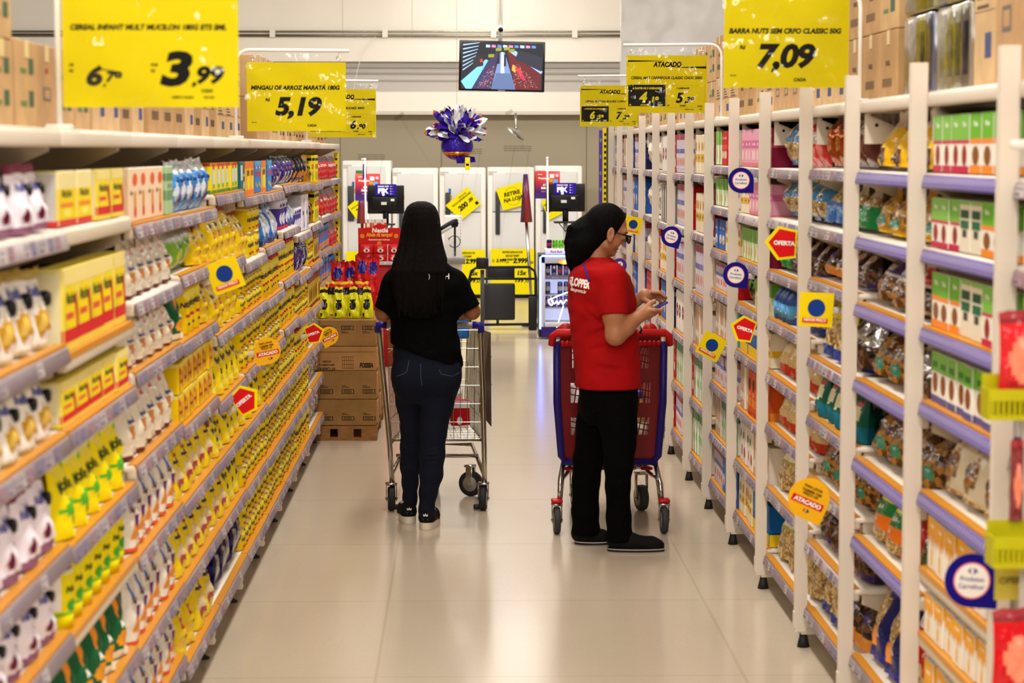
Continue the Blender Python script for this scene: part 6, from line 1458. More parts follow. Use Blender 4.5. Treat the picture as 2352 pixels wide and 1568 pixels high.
# ================================================================== PEOPLE
class Field:
    """Distance field on a grid; primitives blend smoothly; surfaced with naive surface nets."""
    def __init__(s, lo, hi, res):
        s.lo = np.array(lo, float); s.res = res
        s.n = np.maximum(4, np.ceil((np.array(hi) - s.lo) / res).astype(int) + 1)
        s.g = np.full(tuple(s.n), 0.5, np.float32)
    def _win(s, lo, hi, m):
        a = np.clip(np.floor((np.array(lo) - m - s.lo) / s.res).astype(int), 0, s.n); b = np.clip(np.ceil((np.array(hi) + m - s.lo) / s.res).astype(int) + 1, 0, s.n)
        if (b <= a).any(): return None
        ax = [s.lo[i] + np.arange(a[i], b[i]) * s.res for i in range(3)]
        return tuple(slice(a[i], b[i]) for i in range(3)), ax[0][:, None, None], ax[1][None, :, None], ax[2][None, None, :]
    def _mix(s, sl, d, k, sub):
        g = s.g[sl]; d = d.astype(np.float32)
        if sub:
            if k <= 0: s.g[sl] = np.maximum(g, -d); return
            h = np.clip(.5 - .5 * (g + d) / k, 0, 1); s.g[sl] = g * (1 - h) + (-d) * h + k * h * (1 - h); return
        if k <= 0: s.g[sl] = np.minimum(g, d); return
        h = np.clip(.5 + .5 * (d - g) / k, 0, 1); s.g[sl] = d * (1 - h) + g * h - k * h * (1 - h)
    def cap(s, a, b, ra, rb=None, k=.02, sub=False, flat=False):
        rb = ra if rb is None else rb; a = np.array(a, float); b = np.array(b, float); r = max(ra, rb)
        W = s._win(np.minimum(a, b) - r, np.maximum(a, b) + r, k * 1.5 + .03)
        if W is None: return s
        sl, x, y, z = W; ba = b - a; L2 = max(1e-9, ba @ ba)
        t = ((x - a[0]) * ba[0] + (y - a[1]) * ba[1] + (z - a[2]) * ba[2]) / L2; tc = np.clip(t, 0, 1)
        d = np.sqrt((x - a[0] - tc * ba[0]) ** 2 + (y - a[1] - tc * ba[1]) ** 2 + (z - a[2] - tc * ba[2]) ** 2) - (ra + (rb - ra) * tc)
        if flat: d = np.maximum(d, (t - 1) * math.sqrt(L2))
        s._mix(sl, d, k, sub); return s
    def chain(s, pts, k=.02):
        for (p, r), (q, r2) in zip(pts, pts[1:]): s.cap(p, q, r, r2, k)
        return s
    def ell(s, c, r, M=None, k=.02, sub=False):
        c = np.array(c, float); R_ = max(r); W = s._win(c - R_, c + R_, k * 1.5 + .03)
        if W is None: return s
        sl, x, y, z = W; p = [x - c[0], y - c[1], z - c[2]]
        if M is not None: p = [M[i][0] * p[0] + M[i][1] * p[1] + M[i][2] * p[2] for i in range(3)]
        k0 = np.sqrt(sum((p[i] / r[i]) ** 2 for i in range(3))); k1 = np.sqrt(sum((p[i] / r[i] ** 2) ** 2 for i in range(3)))
        s._mix(sl, k0 * (k0 - 1) / np.maximum(k1, 1e-6), k, sub); return s
    def loft(s, rings, yaw=0.0, k=.02, wr=0.0, sup=2.3):
        """rings: (z, cx, cy, half width, half depth), any order in z; section is a rounded ellipse turned by yaw."""
        rg = sorted(rings); Z = np.array([r[0] for r in rg]); A = np.array(rg)
        m = max(A[:, 3].max(), A[:, 4].max())
        W = s._win((A[:, 1].min() - m, A[:, 2].min() - m, Z[0]), (A[:, 1].max() + m, A[:, 2].max() + m, Z[-1]), .05)
        sl, x, y, z = W; zz = z[0, 0, :]
        f = lambda c: np.interp(zz, Z, A[:, c])[None, None, :]
        dx, dy = x - f(1), y - f(2); ca, sa = math.cos(yaw), math.sin(yaw)
        u, v = dx * ca + dy * sa, -dx * sa + dy * ca; hw, hd = f(3), f(4)
        q = ((np.abs(u) / hw) ** sup + (np.abs(v) / hd) ** sup) ** (1 / sup)
        d = (q - 1) * np.minimum(hw, hd)
        if wr:
            for (w1, w2, w3, ph) in ((31, 17, 44, 0), (53, 29, 23, 1.3), (19, 37, 61, 2.2)):
                d = d + wr * np.sin(w1 * x + ph + 3 * np.sin(9 * z)) * np.sin(w2 * y + 1 + ph) * np.sin(w3 * z + 8 * x + ph)
        d = np.maximum(d, np.maximum(z - Z[-1], Z[0] - z))
        s._mix(sl, d, k, False); return s
    def plane(s, p, n):
        """Keep the side the normal points away from."""
        n = np.array(n, float); n /= np.linalg.norm(n); ax = [s.lo[i] + np.arange(s.n[i]) * s.res for i in range(3)]
        d = (ax[0][:, None, None] - p[0]) * n[0] + (ax[1][None, :, None] - p[1]) * n[1] + (ax[2][None, None, :] - p[2]) * n[2]
        s.g = np.maximum(s.g, d.astype(np.float32)); return s
    def shell(s, t): s.g = np.abs(s.g) - t; return s
    def mesh(s, name, m, off=(0, 0, 0), smooth=2):
        g = s.g; I = g < 0; n = s.n
        c = [g[i:n[0] - 1 + i, j:n[1] - 1 + j, k:n[2] - 1 + k] for i in (0, 1) for j in (0, 1) for k in (0, 1)]
        cI = np.stack([q < 0 for q in c]); act = cI.any(0) & ~cI.all(0)
        ijk = np.argwhere(act); cv = np.stack([q[act] for q in c], 1)
        P = np.zeros((len(ijk), 3)); N = np.zeros(len(ijk)); cor = np.array([(i, j, k) for i in (0, 1) for j in (0, 1) for k in (0, 1)], float)
        for a in range(8):
            for b in range(a + 1, 8):
                if np.abs(cor[a] - cor[b]).sum() != 1: continue
                fa, fb = cv[:, a], cv[:, b]; cr = (fa < 0) != (fb < 0)
                t = np.where(cr, fa / np.where(cr, fa - fb, 1), 0)[:, None]
                P += np.where(cr[:, None], cor[a] + (cor[b] - cor[a]) * t, 0); N += cr
        P = P / N[:, None]; V = s.lo + (ijk + P) * s.res
        idx = np.full(act.shape, -1); idx[act] = np.arange(len(ijk)); F = []
        for ax in range(3):
            o = [q for q in range(3) if q != ax]
            sa = [slice(None)] * 3; sb = [slice(None)] * 3; sa[ax] = slice(0, -1); sb[ax] = slice(1, None)
            a, b = I[tuple(sa)], I[tuple(sb)]; e = np.argwhere(a != b)
            e = e[(e[:, o[0]] > 0) & (e[:, o[1]] > 0) & (e[:, o[0]] < n[o[0]] - 1) & (e[:, o[1]] < n[o[1]] - 1)]
            if len(e) == 0: continue
            fl = a[tuple(e.T)]; q = []
            for du, dv in ((0, 0), (1, 0), (1, 1), (0, 1)):
                w = e.copy(); w[:, o[0]] -= du; w[:, o[1]] -= dv; q.append(idx[tuple(w.T)])
            q = np.stack(q, 1); ok = (q >= 0).all(1); q, fl = q[ok], fl[ok]
            if ax == 1: fl = ~fl
            q[~fl] = q[~fl][:, ::-1]; F.append(q)
        F = np.concatenate(F)
        for _ in range(smooth):
            acc = np.zeros_like(V); ct = np.zeros(len(V))
            for i in range(4):
                for j in (1, 3): np.add.at(acc, F[:, i], V[F[:, (i + j) % 4]]); np.add.at(ct, F[:, i], 1)
            V = V * .5 + acc / np.maximum(ct, 1)[:, None] * .5
        me = bpy.data.meshes.new(name); V = V - np.array(off)
        me.vertices.add(len(V)); me.vertices.foreach_set('co', V.ravel())
        me.loops.add(F.size); me.loops.foreach_set('vertex_index', F.ravel().astype(np.int32))
        me.polygons.add(len(F)); me.polygons.foreach_set('loop_start', np.arange(0, F.size, 4, dtype=np.int32))
        me.polygons.foreach_set('use_smooth', np.ones(len(F), bool)); me.materials.append(mat(*m) if isinstance(m, tuple) else m)
        me.update(calc_edges=True); me.validate(); return me
from mathutils.bvhtree import BVHTree
def project_text(o_parent, me, txts, name, lift=.0015):
    """Lettering printed on a garment: each outline vertex is carried onto the cloth along the view of the print."""
    bm = bmesh.new(); bm.from_mesh(me); bv = BVHTree.FromBMesh(bm); b = MB()
    for s, T, h, m, bold, mw, dr in txts:
        v, f, wd, ht = text_geo(s, bold, 0, 1.0); k = h if wd * h <= mw else mw / wd
        # subdivide long faces so the print can bend
        t = bmesh.new(); vs = [t.verts.new((x * k - wd * k / 2, y * h, 0)) for x, y in v]
        for q in f:
            try: t.faces.new([vs[i] for i in q])
            except ValueError: pass
        bmesh.ops.triangulate(t, faces=t.faces[:]); t.verts.index_update()
        for w in t.verts:
            p = T @ w.co; hit = bv.ray_cast(p, dr)[0]
            w.co = (hit - dr * lift) if hit is not None else p
        b.bm(t, m, False)
    bm.free(); return b.build(name, o_parent)
SK1, SK2 = ('#a46c4a', 'skin'), ('#8a5334', 'skin')
HAIR = ('#050404', 'hair')
# ---------------------------------------------------------------- woman in the red shirt
D1 = 10.05; K1 = D1 / F_PX
def Q(px, py, dy=0.0): return np.array(at(px, py, D1)) + np.array((0, dy, 0))
base1 = Vector((float(Q(1400, 1000)[0]), D1, 0)); off1 = tuple(base1)
pw = thing('person', 'woman in a red shirt and black trousers, ponytail and glasses, looking at a phone', 'person', base1)
hx = np.array((.925, .20, -.32)); hx /= np.linalg.norm(hx); hz = np.array((.30, .05, .952)); hz -= hx * (hz @ hx); hz /= np.linalg.norm(hz); hy = np.cross(hz, hx)
HM = [hx, hy, hz]
def off(p, a=0, b=0, c=0): return np.array(p) + hx * a + hy * b + hz * c
f = Field(Q(1285, 800, -.32), Q(1545, 455, .32) , .0045)
f.ell(Q(1393, 518), (.094, .072, .096), HM, .01)                                      # skull
f.ell(Q(1399, 546), (.053, .058, .080), HM, .025)                                      # face
f.cap(Q(1390, 563, -.042), Q(1402, 580, -.012), .018, .014, .02); f.cap(Q(1392, 561, .045), Q(1402, 580, .012), .018, .014, .02)
f.ell(Q(1404.5, 582.5), (.017, .020, .013), HM, .010)                                   # chin
f.cap(Q(1429, 540), Q(1432.5, 556), .007, .0098, .006); f.ell(Q(1430, 559.5), (.009, .014, .007), HM, .006)    # nose
f.ell(Q(1415.5, 570.8), (.0125, .020, .0058), HM, .004); f.ell(Q(1412.3, 577), (.0115, .018, .0058), HM, .004)  # lips
f.cap(off(Q(1432, 531), 0, -.03), off(Q(1432, 531), 0, .03), .012, .012, .02)        # brow
f.ell(off(Q(1431, 543), .004, -.03), (.016, .015, .011), HM, .008, True); f.ell(off(Q(1431, 543), .004, .03), (.016, .015, .011), HM, .008, True)
f.ell(off(Q(1424, 544), 0, -.03), (.014, .014, .013), HM, .004); f.ell(off(Q(1424, 544), 0, .03), (.014, .014, .013), HM, .004)
f.ell(off(Q(1409, 556), 0, -.036), (.024, .018, .022), HM, .02)                      # cheek
E_ = np.array(Q(1394, 537)) + np.array((.012, -.078, 0))
f.ell(E_, (.018, .011, .034), [np.array((.97, .1, -.2)), np.array((-.1, .99, 0)), np.array((.2, 0, .97))], .006)
f.ell(E_ + np.array((.004, -.011, .006)), (.011, .011, .022), None, .003, True); f.ell(E_ + np.array((-.002, -.002, -.028)), (.010, .009, .010), None, .008)
f.cap(Q(1371, 560), Q(1369, 612), .043, .056, .02)                                    # neck
f.ell(Q(1382, 675), (.10, .11, .13), None, .05); f.cap(Q(1400, 640, -.10), Q(1348, 636, .12), .04, .04, .04)
SHN, ELN, WRN = Q(1404, 632, -.165), Q(1406, 762, -.19), Q(1466, 719, -.135)
f.cap(SHN + np.array((0, .02, -.02)), Q(1404, 700, -.182), .036, .049, .03); f.cap(Q(1404, 700, -.182), Q(1404, 720, -.185), .049, .049, .03); f.cap(Q(1404, 720, -.185), ELN, .049, .041, .02)
f.cap(ELN + np.array((.004, 0, 0)), Q(1432, 742, -.17), .042, .042, .03); f.cap(Q(1432, 742, -.17), WRN, .041, .027, .02)
# near hand closing round the phone
f.cap(WRN, Q(1484, 711, -.12), .026, .027, .02); f.ell(Q(1481, 712, -.12), (.036, .02, .03), None, .02)
f.chain([(Q(1474, 704, -.125), .013), (Q(1487, 694, -.12), .0105), (Q(1500, 686.5, -.112), .008)], .010)          # thumb
for i, (dy, y0, y1, x1) in enumerate(((-.145, 706, 706.5, 1513), (-.125, 710, 711, 1508), (-.104, 713, 715, 1503), (-.086, 716, 719, 1499))):
    f.chain([(Q(1487, y0 + 1, dy), .0105), (Q(1498, y0 + .5, dy - .004), .0093), (Q(x1, y1, dy + .004), .0082), (Q(x1 + 3, y1 - 4, dy + .02), .007)], .006)
# far arm and hand
SHF, ELF, WRF = Q(1348, 640, .15), Q(1415, 752, .19), Q(1463, 692, .05)
f.cap(SHF, ELF, .042, .041, .03); f.cap(ELF, WRF, .041, .026, .02)
f.cap(WRF, Q(1484, 678, .03), .025, .025, .02); f.ell(Q(1487, 680, .03), (.036, .02, .028), None, .02)
for i, (dy, y0, xm, ym, x1, y1) in enumerate(((.0, 671, 1514, 671, 1528, 681), (.02, 672, 1517, 673, 1531, 685), (.04, 677, 1515, 679, 1528, 690), (.058, 682, 1511, 686, 1522, 696))):
    f.chain([(Q(1499, y0, dy), .0105), (Q(xm, ym, dy - .004), .0092), (Q(x1, y1, dy - .01), .0078)], .006)
f.chain([(Q(1478, 688, .015), .012), (Q(1490, 693, -.005), .010), (Q(1503, 694, -.02), .008)], .008)
o = link('body', f.mesh('body', SK1, off1, 2), pw)
# hair: cap, bun tie and ponytail
f = Field(Q(1290, 640, -.2), Q(1460, 455, .2), .0045)
f.ell(Q(1391, 516), (.101, .080, .103), HM, .01); f.ell(Q(1367, 545), (.05, .058, .07), None, .03)
n_ = np.array((37., 0, -25.)); n_ /= np.linalg.norm(n_); f.plane(Q(1441, 495), n_)
f.cap(Q(1405, 530, -.064), Q(1406, 541, -.066), .010, .005, .006)
f.chain([(Q(1355, 509), .026), (Q(1344, 511), .021), (Q(1334, 530), .048), (Q(1329, 556), .057), (Q(1327, 582), .048), (Q(1322, 603), .036), (Q(1319, 618), .016)], .03)
f.chain([(Q(1345, 530, -.02), .04), (Q(1342, 560, -.03), .045), (Q(1332, 590, -.02), .036)], .03)
rn = random.Random(5)
for i in range(26):
    x = rn.uniform(1308, 1350); y = rn.uniform(520, 560); dyy = rn.uniform(-.05, .03)
    f.chain([(Q(x, y, dyy), .014), (Q(x - rn.uniform(0, 9), y + 35, dyy), .011), (Q(1322 + (x - 1328) * .5 - rn.uniform(0, 6), y + rn.uniform(52, 66), dyy * .6), .005)], .01)
o = link('hair', f.mesh('hair', HAIR, off1, 1), pw)
b = MB(); c = Q(1348, 512); 
b.tube([Vector(c - base1) + Vector((0, .034 * math.cos(t), 0)) + Vector((.4, 0, .9)) * .034 * math.sin(t) for t in [2 * PI * k / 16 for k in range(17)]], .008, ('#1a1012', 'cloth'), 8); b.build('hair_tie', pw)
# glasses
b = MB(); GB = ('#0c0b0c', 'plastic')
V = lambda p: Vector(p) - base1
for sgn in (-1, 1):
    cc = off(Q(1438, 548.5), .004, .033 * sgn)
    b.tube([V(cc + hy * .027 * math.cos(t) * 1.0 + (hz * .92 + hx * -.2) * .019 * math.sin(t)) for t in [2 * PI * k / 20 for k in range(21)]], [.0032 if True else 0] * 21, GB, 8)
    b.tube([V(off(Q(1439.5, 542), .002, .060 * sgn)), V(off(Q(1425, 537.5), 0, .070 * sgn)), V(off(Q(1403, 531.5), 0, .076 * sgn))], [.0038, .0036, .003], GB, 8)
    b.tube([V(off(Q(1441, 540.5), .004, .008 * sgn)), V(off(Q(1441, 540.5), .002, .06 * sgn))], .0035, GB, 8)
b.tube([V(off(Q(1439, 547), .006, -.008)), V(off(Q(1439, 546), .008, 0)), V(off(Q(1439, 547), .006, .008))], .0028, GB, 8)
b.build('glasses_frame', pw)
b = MB()
for sgn in (-1, 1):
    cc = off(Q(1438, 548.5), .004, .033 * sgn); b.poly([V(cc + hy * .026 * math.cos(t) + (hz * .92 + hx * -.2) * .018 * math.sin(t)) for t in [2 * PI * k / 20 for k in range(20)]], mat_film('lens_glass', .03, .02))
b.build('lenses', pw)
b = MB()
for sgn in (-1, 1):
    c = off(Q(1424.5, 544.5), .003, .03 * sgn); b.sphere(tuple(V(c)), .0108, ('#d8cfc4', 'plastic'), 12, 8); b.sphere(tuple(V(c + hx * .006 - hz * .003)), .0075, ('#1c1008', 'plastic'), 10, 6)
b.build('eyes', pw)
b = MB(); b.tube([V(off(Q(1434.5, 534.5), .006, -.014)), V(off(Q(1434, 532.5), .006, -.03)), V(off(Q(1429, 533), .004, -.048))], [.003, .0036, .002], ('#140d0a', 'hair'), 6); b.build('eyebrow', pw)
# shirt
REDC = mat('#9a0306', 'cloth')
f = Field(Q(1290, 905, -.36), Q(1500, 570, .36), .0055)
def ring(y, x0, x1, hd, cy=0.0):
    p0, p1 = Q(x0, y), Q(x1, y); return (float(p0[2]), float((p0[0] + p1[0]) / 2), D1 + cy, float((p1[0] - p0[0]) / 2), hd)
f.loft([ring(586, 1355, 1397, .052), ring(594, 1346, 1408, .075), ring(602, 1334, 1418, .12), ring(614, 1317, 1431, .165), ring(632, 1307, 1445, .18), ring(660, 1303, 1456, .18), ring(700, 1303.5, 1463, .175),
        ring(740, 1307, 1461, .16), ring(780, 1312, 1466, .16), ring(820, 1317, 1471, .168), ring(860, 1321, 1472, .175), ring(905, 1323, 1473, .178)], 0, .02, .0035)
f.cap(Q(1402, 632, -.15), Q(1404, 717, -.184), .067, .066, .035, False, True)
f.cap(Q(1345, 630, .15), Q(1392, 706, .188), .064, .06, .035, False, True)
for (x0, y0, x1, y1, dy, r) in ((1375, 692, 1432, 668, -.258, .004), (1378, 708, 1434, 694, -.26, .004), (1382, 650, 1420, 640, -.235, .004), (1330, 800, 1420, 780, -.16, .006), (1340, 770, 1400, 742, -.16, .005), (1345, 830, 1440, 845, -.17, .005), (1370, 735, 1330, 700, -.16, .005)):
    f.cap(Q(x0, y0, dy), Q(x1, y1, dy), r, r * .6, .02, True)
f.cap(Q(1371, 570), Q(1376, 606), .052, .058, .01, True)
f.plane(Q(1400, 888), (0, 0, -1))
sh = f.mesh('shirt', REDC, off1, 1); so = link('shirt', sh, pw)
ry = Vector((0, 1, 0))
T0 = plane_T(Vector(Q(1326, 655)) - base1 + Vector((0, -.5, 0)), (1, 0, -.16), (.12, 0, 1))
T1 = plane_T(Vector(Q(1324, 669)) - base1 + Vector((0, -.5, 0)), (1, 0, -.16), (.12, 0, 1))
project_text(pw, sh, [('ELOPPER', T0, .042, WHT, .05, .092, ry), ('eco.pronto.br', T1, .018, WHT, .03, .068, ry)], 'shirt_print', .002)
bm = bmesh.new(); bm.from_mesh(sh); bv = BVHTree.FromBMesh(bm); b = MB(); pts = []
for k in range(9):
    p = Vector(Q(1337 + 11 * k / 8, 599 + 43 * k / 8)) - base1 + Vector((0, -.5, 0)); h_ = bv.ray_cast(p, ry)[0]
    if h_ is not None: pts.append(h_ + Vector((0, -.002, 0)))
if len(pts) > 2: b.tube(pts, .005, ('#3a2a8c', 'cloth'), 6); b.build('lanyard', pw)
bm.free()
b = MB(); b.tube([V(Q(1462, 742, -.02)), V(Q(1468, 748, -.03)), V(Q(1472, 757, -.03)), V(Q(1470, 764, -.02))], .006, ('#141012', 'plastic'), 6); b.box(*[c for p in zip(V(Q(1463, 757, -.045)), V(Q(1469, 745, -.042))) for c in sorted(p)], ('#e8d8d8', 'card')); b.build('badge_reel', pw)
# trousers
f = Field(Q(1295, 1262, -.3), Q(1490, 870, .3), .0055)
f.loft([ring(872, 1332, 1464, .15), ring(900, 1330, 1466, .155), ring(930, 1329, 1464, .155), ring(955, 1335, 1456, .12), ring(975, 1350, 1440, .07)], 0, .05, .002)
N = lambda x, y, dy, hw: (Q(x, y, dy), hw * K1)
f.chain([N(1414, 930, -.07, 49), N(1418, 980, -.075, 42), N(1420, 1015, -.08, 37), N(1418, 1060, -.085, 33), N(1416, 1110, -.085, 28), N(1418, 1180, -.085, 28), N(1421, 1235, -.085, 30), N(1422, 1262, -.085, 31)], .02)
f.chain([N(1374, 930, .07, 45), N(1366, 980, .08, 40), N(1361, 1015, .085, 36), N(1354, 1060, .095, 35), N(1349, 1110, .1, 32), N(1347, 1180, .1, 31), N(1349, 1232, .1, 32), N(1351, 1255, .1, 32)], .02)
f.plane(Q(1400, 878), (0, 0, 1)); f.plane((0, 0, .045), (0, 0, -1))
link('trousers', f.mesh('trousers', ('#050505', 'dark'), off1, 1), pw)
# shoes
def flat_shoe(hx0, tx0, dy, yb, nm):
    yy = D1 + dy; L0, L1 = float(Q(hx0, 1250)[0]), float(Q(tx0, 1250)[0]); L = L1 - L0
    f = Field((L0 - .03, yy - .09, .0), (L1 + .03, yy + .09, .14), .004)
    P_ = lambda u, z, y=0: (L0 + L * u, yy + y, z)
    f.cap(P_(.14, .045), P_(.35, .045), .038, .042, .02); f.cap(P_(.35, .04), P_(.78, .03, -.008), .042, .036, .03); f.cap(P_(.78, .03, -.008), P_(.9, .026, -.006), .034, .026, .02); f.cap(P_(.15, .06), P_(.2, .12), .036, .034, .02)
    f.plane((0, 0, .016), (0, 0, -1)); f.plane((0, 0, .11), (0, 0, 1))
    o = link('shoe', f.mesh('shoe', ('#0e0d0e', 'cloth'), off1, 1), pw)
    out = [(L0 + L * (.5 + .5 * math.cos(t) * (1 if True else 1)), (yy - .004 * (1 + math.cos(t))) + (.040 + .006 * math.sin(PI * (.5 + .5 * math.cos(t)))) * math.sin(t) * (abs(math.sin(t)) ** -.35 if abs(math.sin(t)) > .01 else 1)) for t in [2 * PI * k / 36 for k in range(36)]]
    b = MB(); b.prism([(x - base1.x, y - base1.y) for x, y in out], .016, ('#141314', 'rubber'), Matrix.Translation((0, 0, .001)))
    b.prism([((x - base1.x - (L0 + L / 2 - base1.x)) * 1.006 + (L0 + L / 2 - base1.x), (y - base1.y - dy) * 1.02 + dy) for x, y in out], .004, ('#b9b4ac', 'plastic'), Matrix.Translation((0, 0, .010)))
    b.build('sole', o)
flat_shoe(1392, 1522, -.09, 1271, 'near'); flat_shoe(1322, 1404, .1, 1262, 'far')
# phone
ph0, ph1 = Vector(Q(1499, 706, -.06)), Vector(Q(1530, 690, -.06)); ax_ = (ph1 - ph0).normalized()
T = plane_T((ph0 + ph1) / 2, ax_, (0, 1, 0)); t = thing('phone', 'phone in a violet case held by the woman in red', 'phone', (ph0 + ph1) / 2)
T.translation = (0, 0, 0); L = (ph1 - ph0).length
b = MB(); b.rbox(-L / 2, L / 2, -.035, .035, -.006, .004, ('#2a1c9c', 'plastic'), .004, 2, T); b.build('case', t)
b = MB(); b.box(-L / 2 + .004, L / 2 - .004, -.031, .031, .0041, .0048, ('#0e0f16', 'plastic'), T); b.build('screen', t)

# ---------------------------------------------------------------- woman in black with the wire trolley
D2 = 10.65; K2 = D2 / F_PX
def B(px, py, dy=0.0): return np.array(at(px, py, D2)) + np.array((0, dy, 0))
base2 = Vector((float(B(965, 1000)[0]), D2, 0)); off2 = tuple(base2)
pb = thing('person', 'woman with long dark hair, black shirt and jeans pushing a wire trolley', 'person', base2)
f = Field(B(850, 1185, -.25), B(1115, 455, .62), .006)
f.ell(B(967, 518), (.078, .095, .108), None, .01); f.cap(B(967, 560, .03), B(967, 610, .01), .05, .055, .03); f.ell(B(967, 545, .06), (.055, .05, .07), None, .03); f.ell(B(967, 538, .115), (.012, .018, .018), None, .015)
f.ell(B(967, 700), (.13, .09, .2), None, .05); f.cap(B(912, 634, 0), B(1028, 634, 0), .034, .034, .03); f.ell(B(975, 840), (.13, .1, .12), None, .05)
for s_, sh_, el_, wr_ in ((-1, B(898, 650), B(881, 720, .03), B(893, 734, .27)), (1, B(1052, 648), B(1084, 716, .03), B(1062, 734, .27))):
    f.cap(sh_, el_, .034, .039, .03); f.cap(el_, wr_, .039, .026, .02)
    hd = wr_ + np.array((0, .06, -.004)); f.ell(hd, (.036, .045, .018), None, .02)
    for i in range(4):
        x = (i - 1.5) * .018; p = hd + np.array((x, .035, .002))
        f.chain([(p, .010), (p + np.array((0, .028, .004)), .009), (p + np.array((0, .042, -.018)), .008), (p + np.array((0, .026, -.032)), .007)], .006)
    f.chain([(wr_ + np.array((-s_ * .02, .02, -.004)), .012), (wr_ + np.array((-s_ * .034, .036, -.018)), .010), (wr_ + np.array((-s_ * .03, .05, -.032)), .008)], .008)
for ch in (((945, 880, .0, 24), (941, 930, .03, 20), (943, 1030, .07, 15), (941, 1110, .1, 12), (940.5, 1158, .11, 13), (940.5, 1180, .12, 15)), ((1005, 880, .0, 26), (1002, 930, -.03, 24), (992.5, 1040, -.055, 19), (984, 1125, -.065, 13), (980, 1173, -.07, 13), (980, 1196, -.06, 15))):
    f.chain([(B(x, y, dy), hw * K2) for x, y, dy, hw in ch], .02)
link('body', f.mesh('body', SK2, off2, 2), pb)
f = Field(B(870, 740, -.28), B(1065, 452, .2), .005)
def ring2(y, x0, x1, cy, hd):
    p0, p1 = B(x0, y), B(x1, y); return (float(p0[2]), float((p0[0] + p1[0]) / 2), D2 + cy, float((p1[0] - p0[0]) / 2), hd)
f.loft([ring2(462, 958, 978, .0, .02), ring2(466, 945, 990, 0, .06), ring2(474, 935, 1000, 0, .085), ring2(486, 929, 1006, 0, .1), ring2(500, 925.5, 1010, 0, .11), ring2(520, 922, 1012.5, -.005, .112), ring2(545, 918, 1015, -.02, .1), ring2(570, 913, 1021, -.05, .08),
        ring2(592, 905, 1028, -.085, .06), ring2(612, 900, 1027, -.115, .045), ring2(640, 900, 1019, -.132, .036), ring2(670, 904, 1014, -.138, .03), ring2(695, 912, 1008, -.14, .024), ring2(715, 928, 1008, -.142, .014), ring2(726, 945, 990, -.142, .008)], 0, .01, 0, 2.15)
rn = random.Random(11)
for i in range(46):
    u = rn.uniform(-1, 1); xs = 967 + u * 40; xe = 961 + u * 56 + rn.uniform(-4, 4); ye = rn.uniform(672, 722)
    f.chain([(B(xs, 500 + 16 * abs(u), -.1 * (1 - .45 * u * u)), .009), (B(xs + u * 5, 560, -.118 * (1 - .2 * u * u)), .010), (B(xe, 620, -.152), .010), (B(967 + (xe - 967) * .9, ye, -.16), .005)], .006)
f.ell(B(967, 548, .11), (.085, .11, .115), None, .02, True)
link('hair', f.mesh('hair', ('#080403', 'hair'), off2, 1), pb)
f = Field(B(850, 870, -.3), B(1115, 580, .3), .0055)
f.loft([ring2(588, 940, 994, .0, .06), ring2(596, 922, 1016, 0, .085), ring2(606, 910, 1032, 0, .105), ring2(622, 899, 1047, 0, .118), ring2(645, 887, 1061, 0, .125), ring2(670, 888, 1059, 0, .13), ring2(700, 894, 1052, 0, .13), ring2(740, 898, 1049, 0, .125),
        ring2(780, 896, 1055, 0, .135), ring2(820, 897, 1062, 0, .145), ring2(870, 899, 1065, 0, .15)], 0, .02, .003)
f.cap(B(903, 648), B(882, 711, .012), .048, .050, .05, False, True); f.cap(B(1047, 646), B(1076, 710, .012), .050, .062, .05, False, True)
for (x0, y0, x1, y1, r) in ((905, 760, 960, 790, .005), (1045, 770, 980, 800, .005), (1050, 800, 1000, 822, .006), (900, 720, 935, 745, .004), (1046, 730, 1015, 750, .004)): f.cap(B(x0, y0, -.145), B(x1, y1, -.14), r, r * .6, .02, True)
hn = np.array((60 * K2, 0, 0)); sl_ = (B(1063, 843) - B(895, 785)); f.plane(B(895, 785), (float(sl_[2]), 0, -float(sl_[0])))
sh = f.mesh('shirt', ('#050505', 'dark'), off2, 1); link('shirt', sh, pb)
T0 = plane_T(Vector(B(1027, 638)) - base2 + Vector((0, -.6, 0)), (1, 0, 0), (0, 0, 1)); T1 = plane_T(Vector(B(986, 637)) - base2 + Vector((0, -.6, 0)), (1, 0, 0), (0, 0, 1))
project_text(pb, sh, [('H', T0, .028, ('#cfcac4', 'card'), .02, .05, ry)], 'shirt_letter', .0015)
# white stroke of a second letter that shows between the strands
bm_ = MB(); v_, f_, w_, h_ = text_geo(')', .01, 0, 1.0); bm_.add([V_ for V_ in [Vector(B(985, 637, -.178)) - base2 + Vector((x * .022, 0, y * .022)) for x, y in v_]], f_, ('#b9b4ae', 'card')); bm_.build('shirt_letter', pb)
f = Field(B(880, 1195, -.28), B(1080, 770, .3), .0055)
f.loft([ring2(778, 902, 1056, 0, .115), ring2(800, 903, 1058, 0, .12), ring2(835, 902, 1062, -.005, .13), ring2(865, 903, 1058, -.01, .135), ring2(885, 906, 1051, -.01, .125), ring2(905, 909, 1044, 0, .1), ring2(925, 913, 1037, 0, .07)], 0, .03, .0015)
M_ = lambda x, y, dy, hw: (B(x, y, dy), hw * K2)
f.ell(B(940, 865, -.04), (.085, .095, .1), None, .03); f.ell(B(1016, 868, -.045), (.088, .095, .1), None, .03)
f.chain([M_(941, 880, .01, 36), M_(940, 930, .03, 29), M_(943, 985, .05, 23), M_(942, 1030, .07, 23), M_(941, 1075, .08, 22.5), M_(941, 1115, .1, 18.5), M_(940.5, 1150, .11, 16), M_(940.5, 1162, .11, 16.5)], .02)
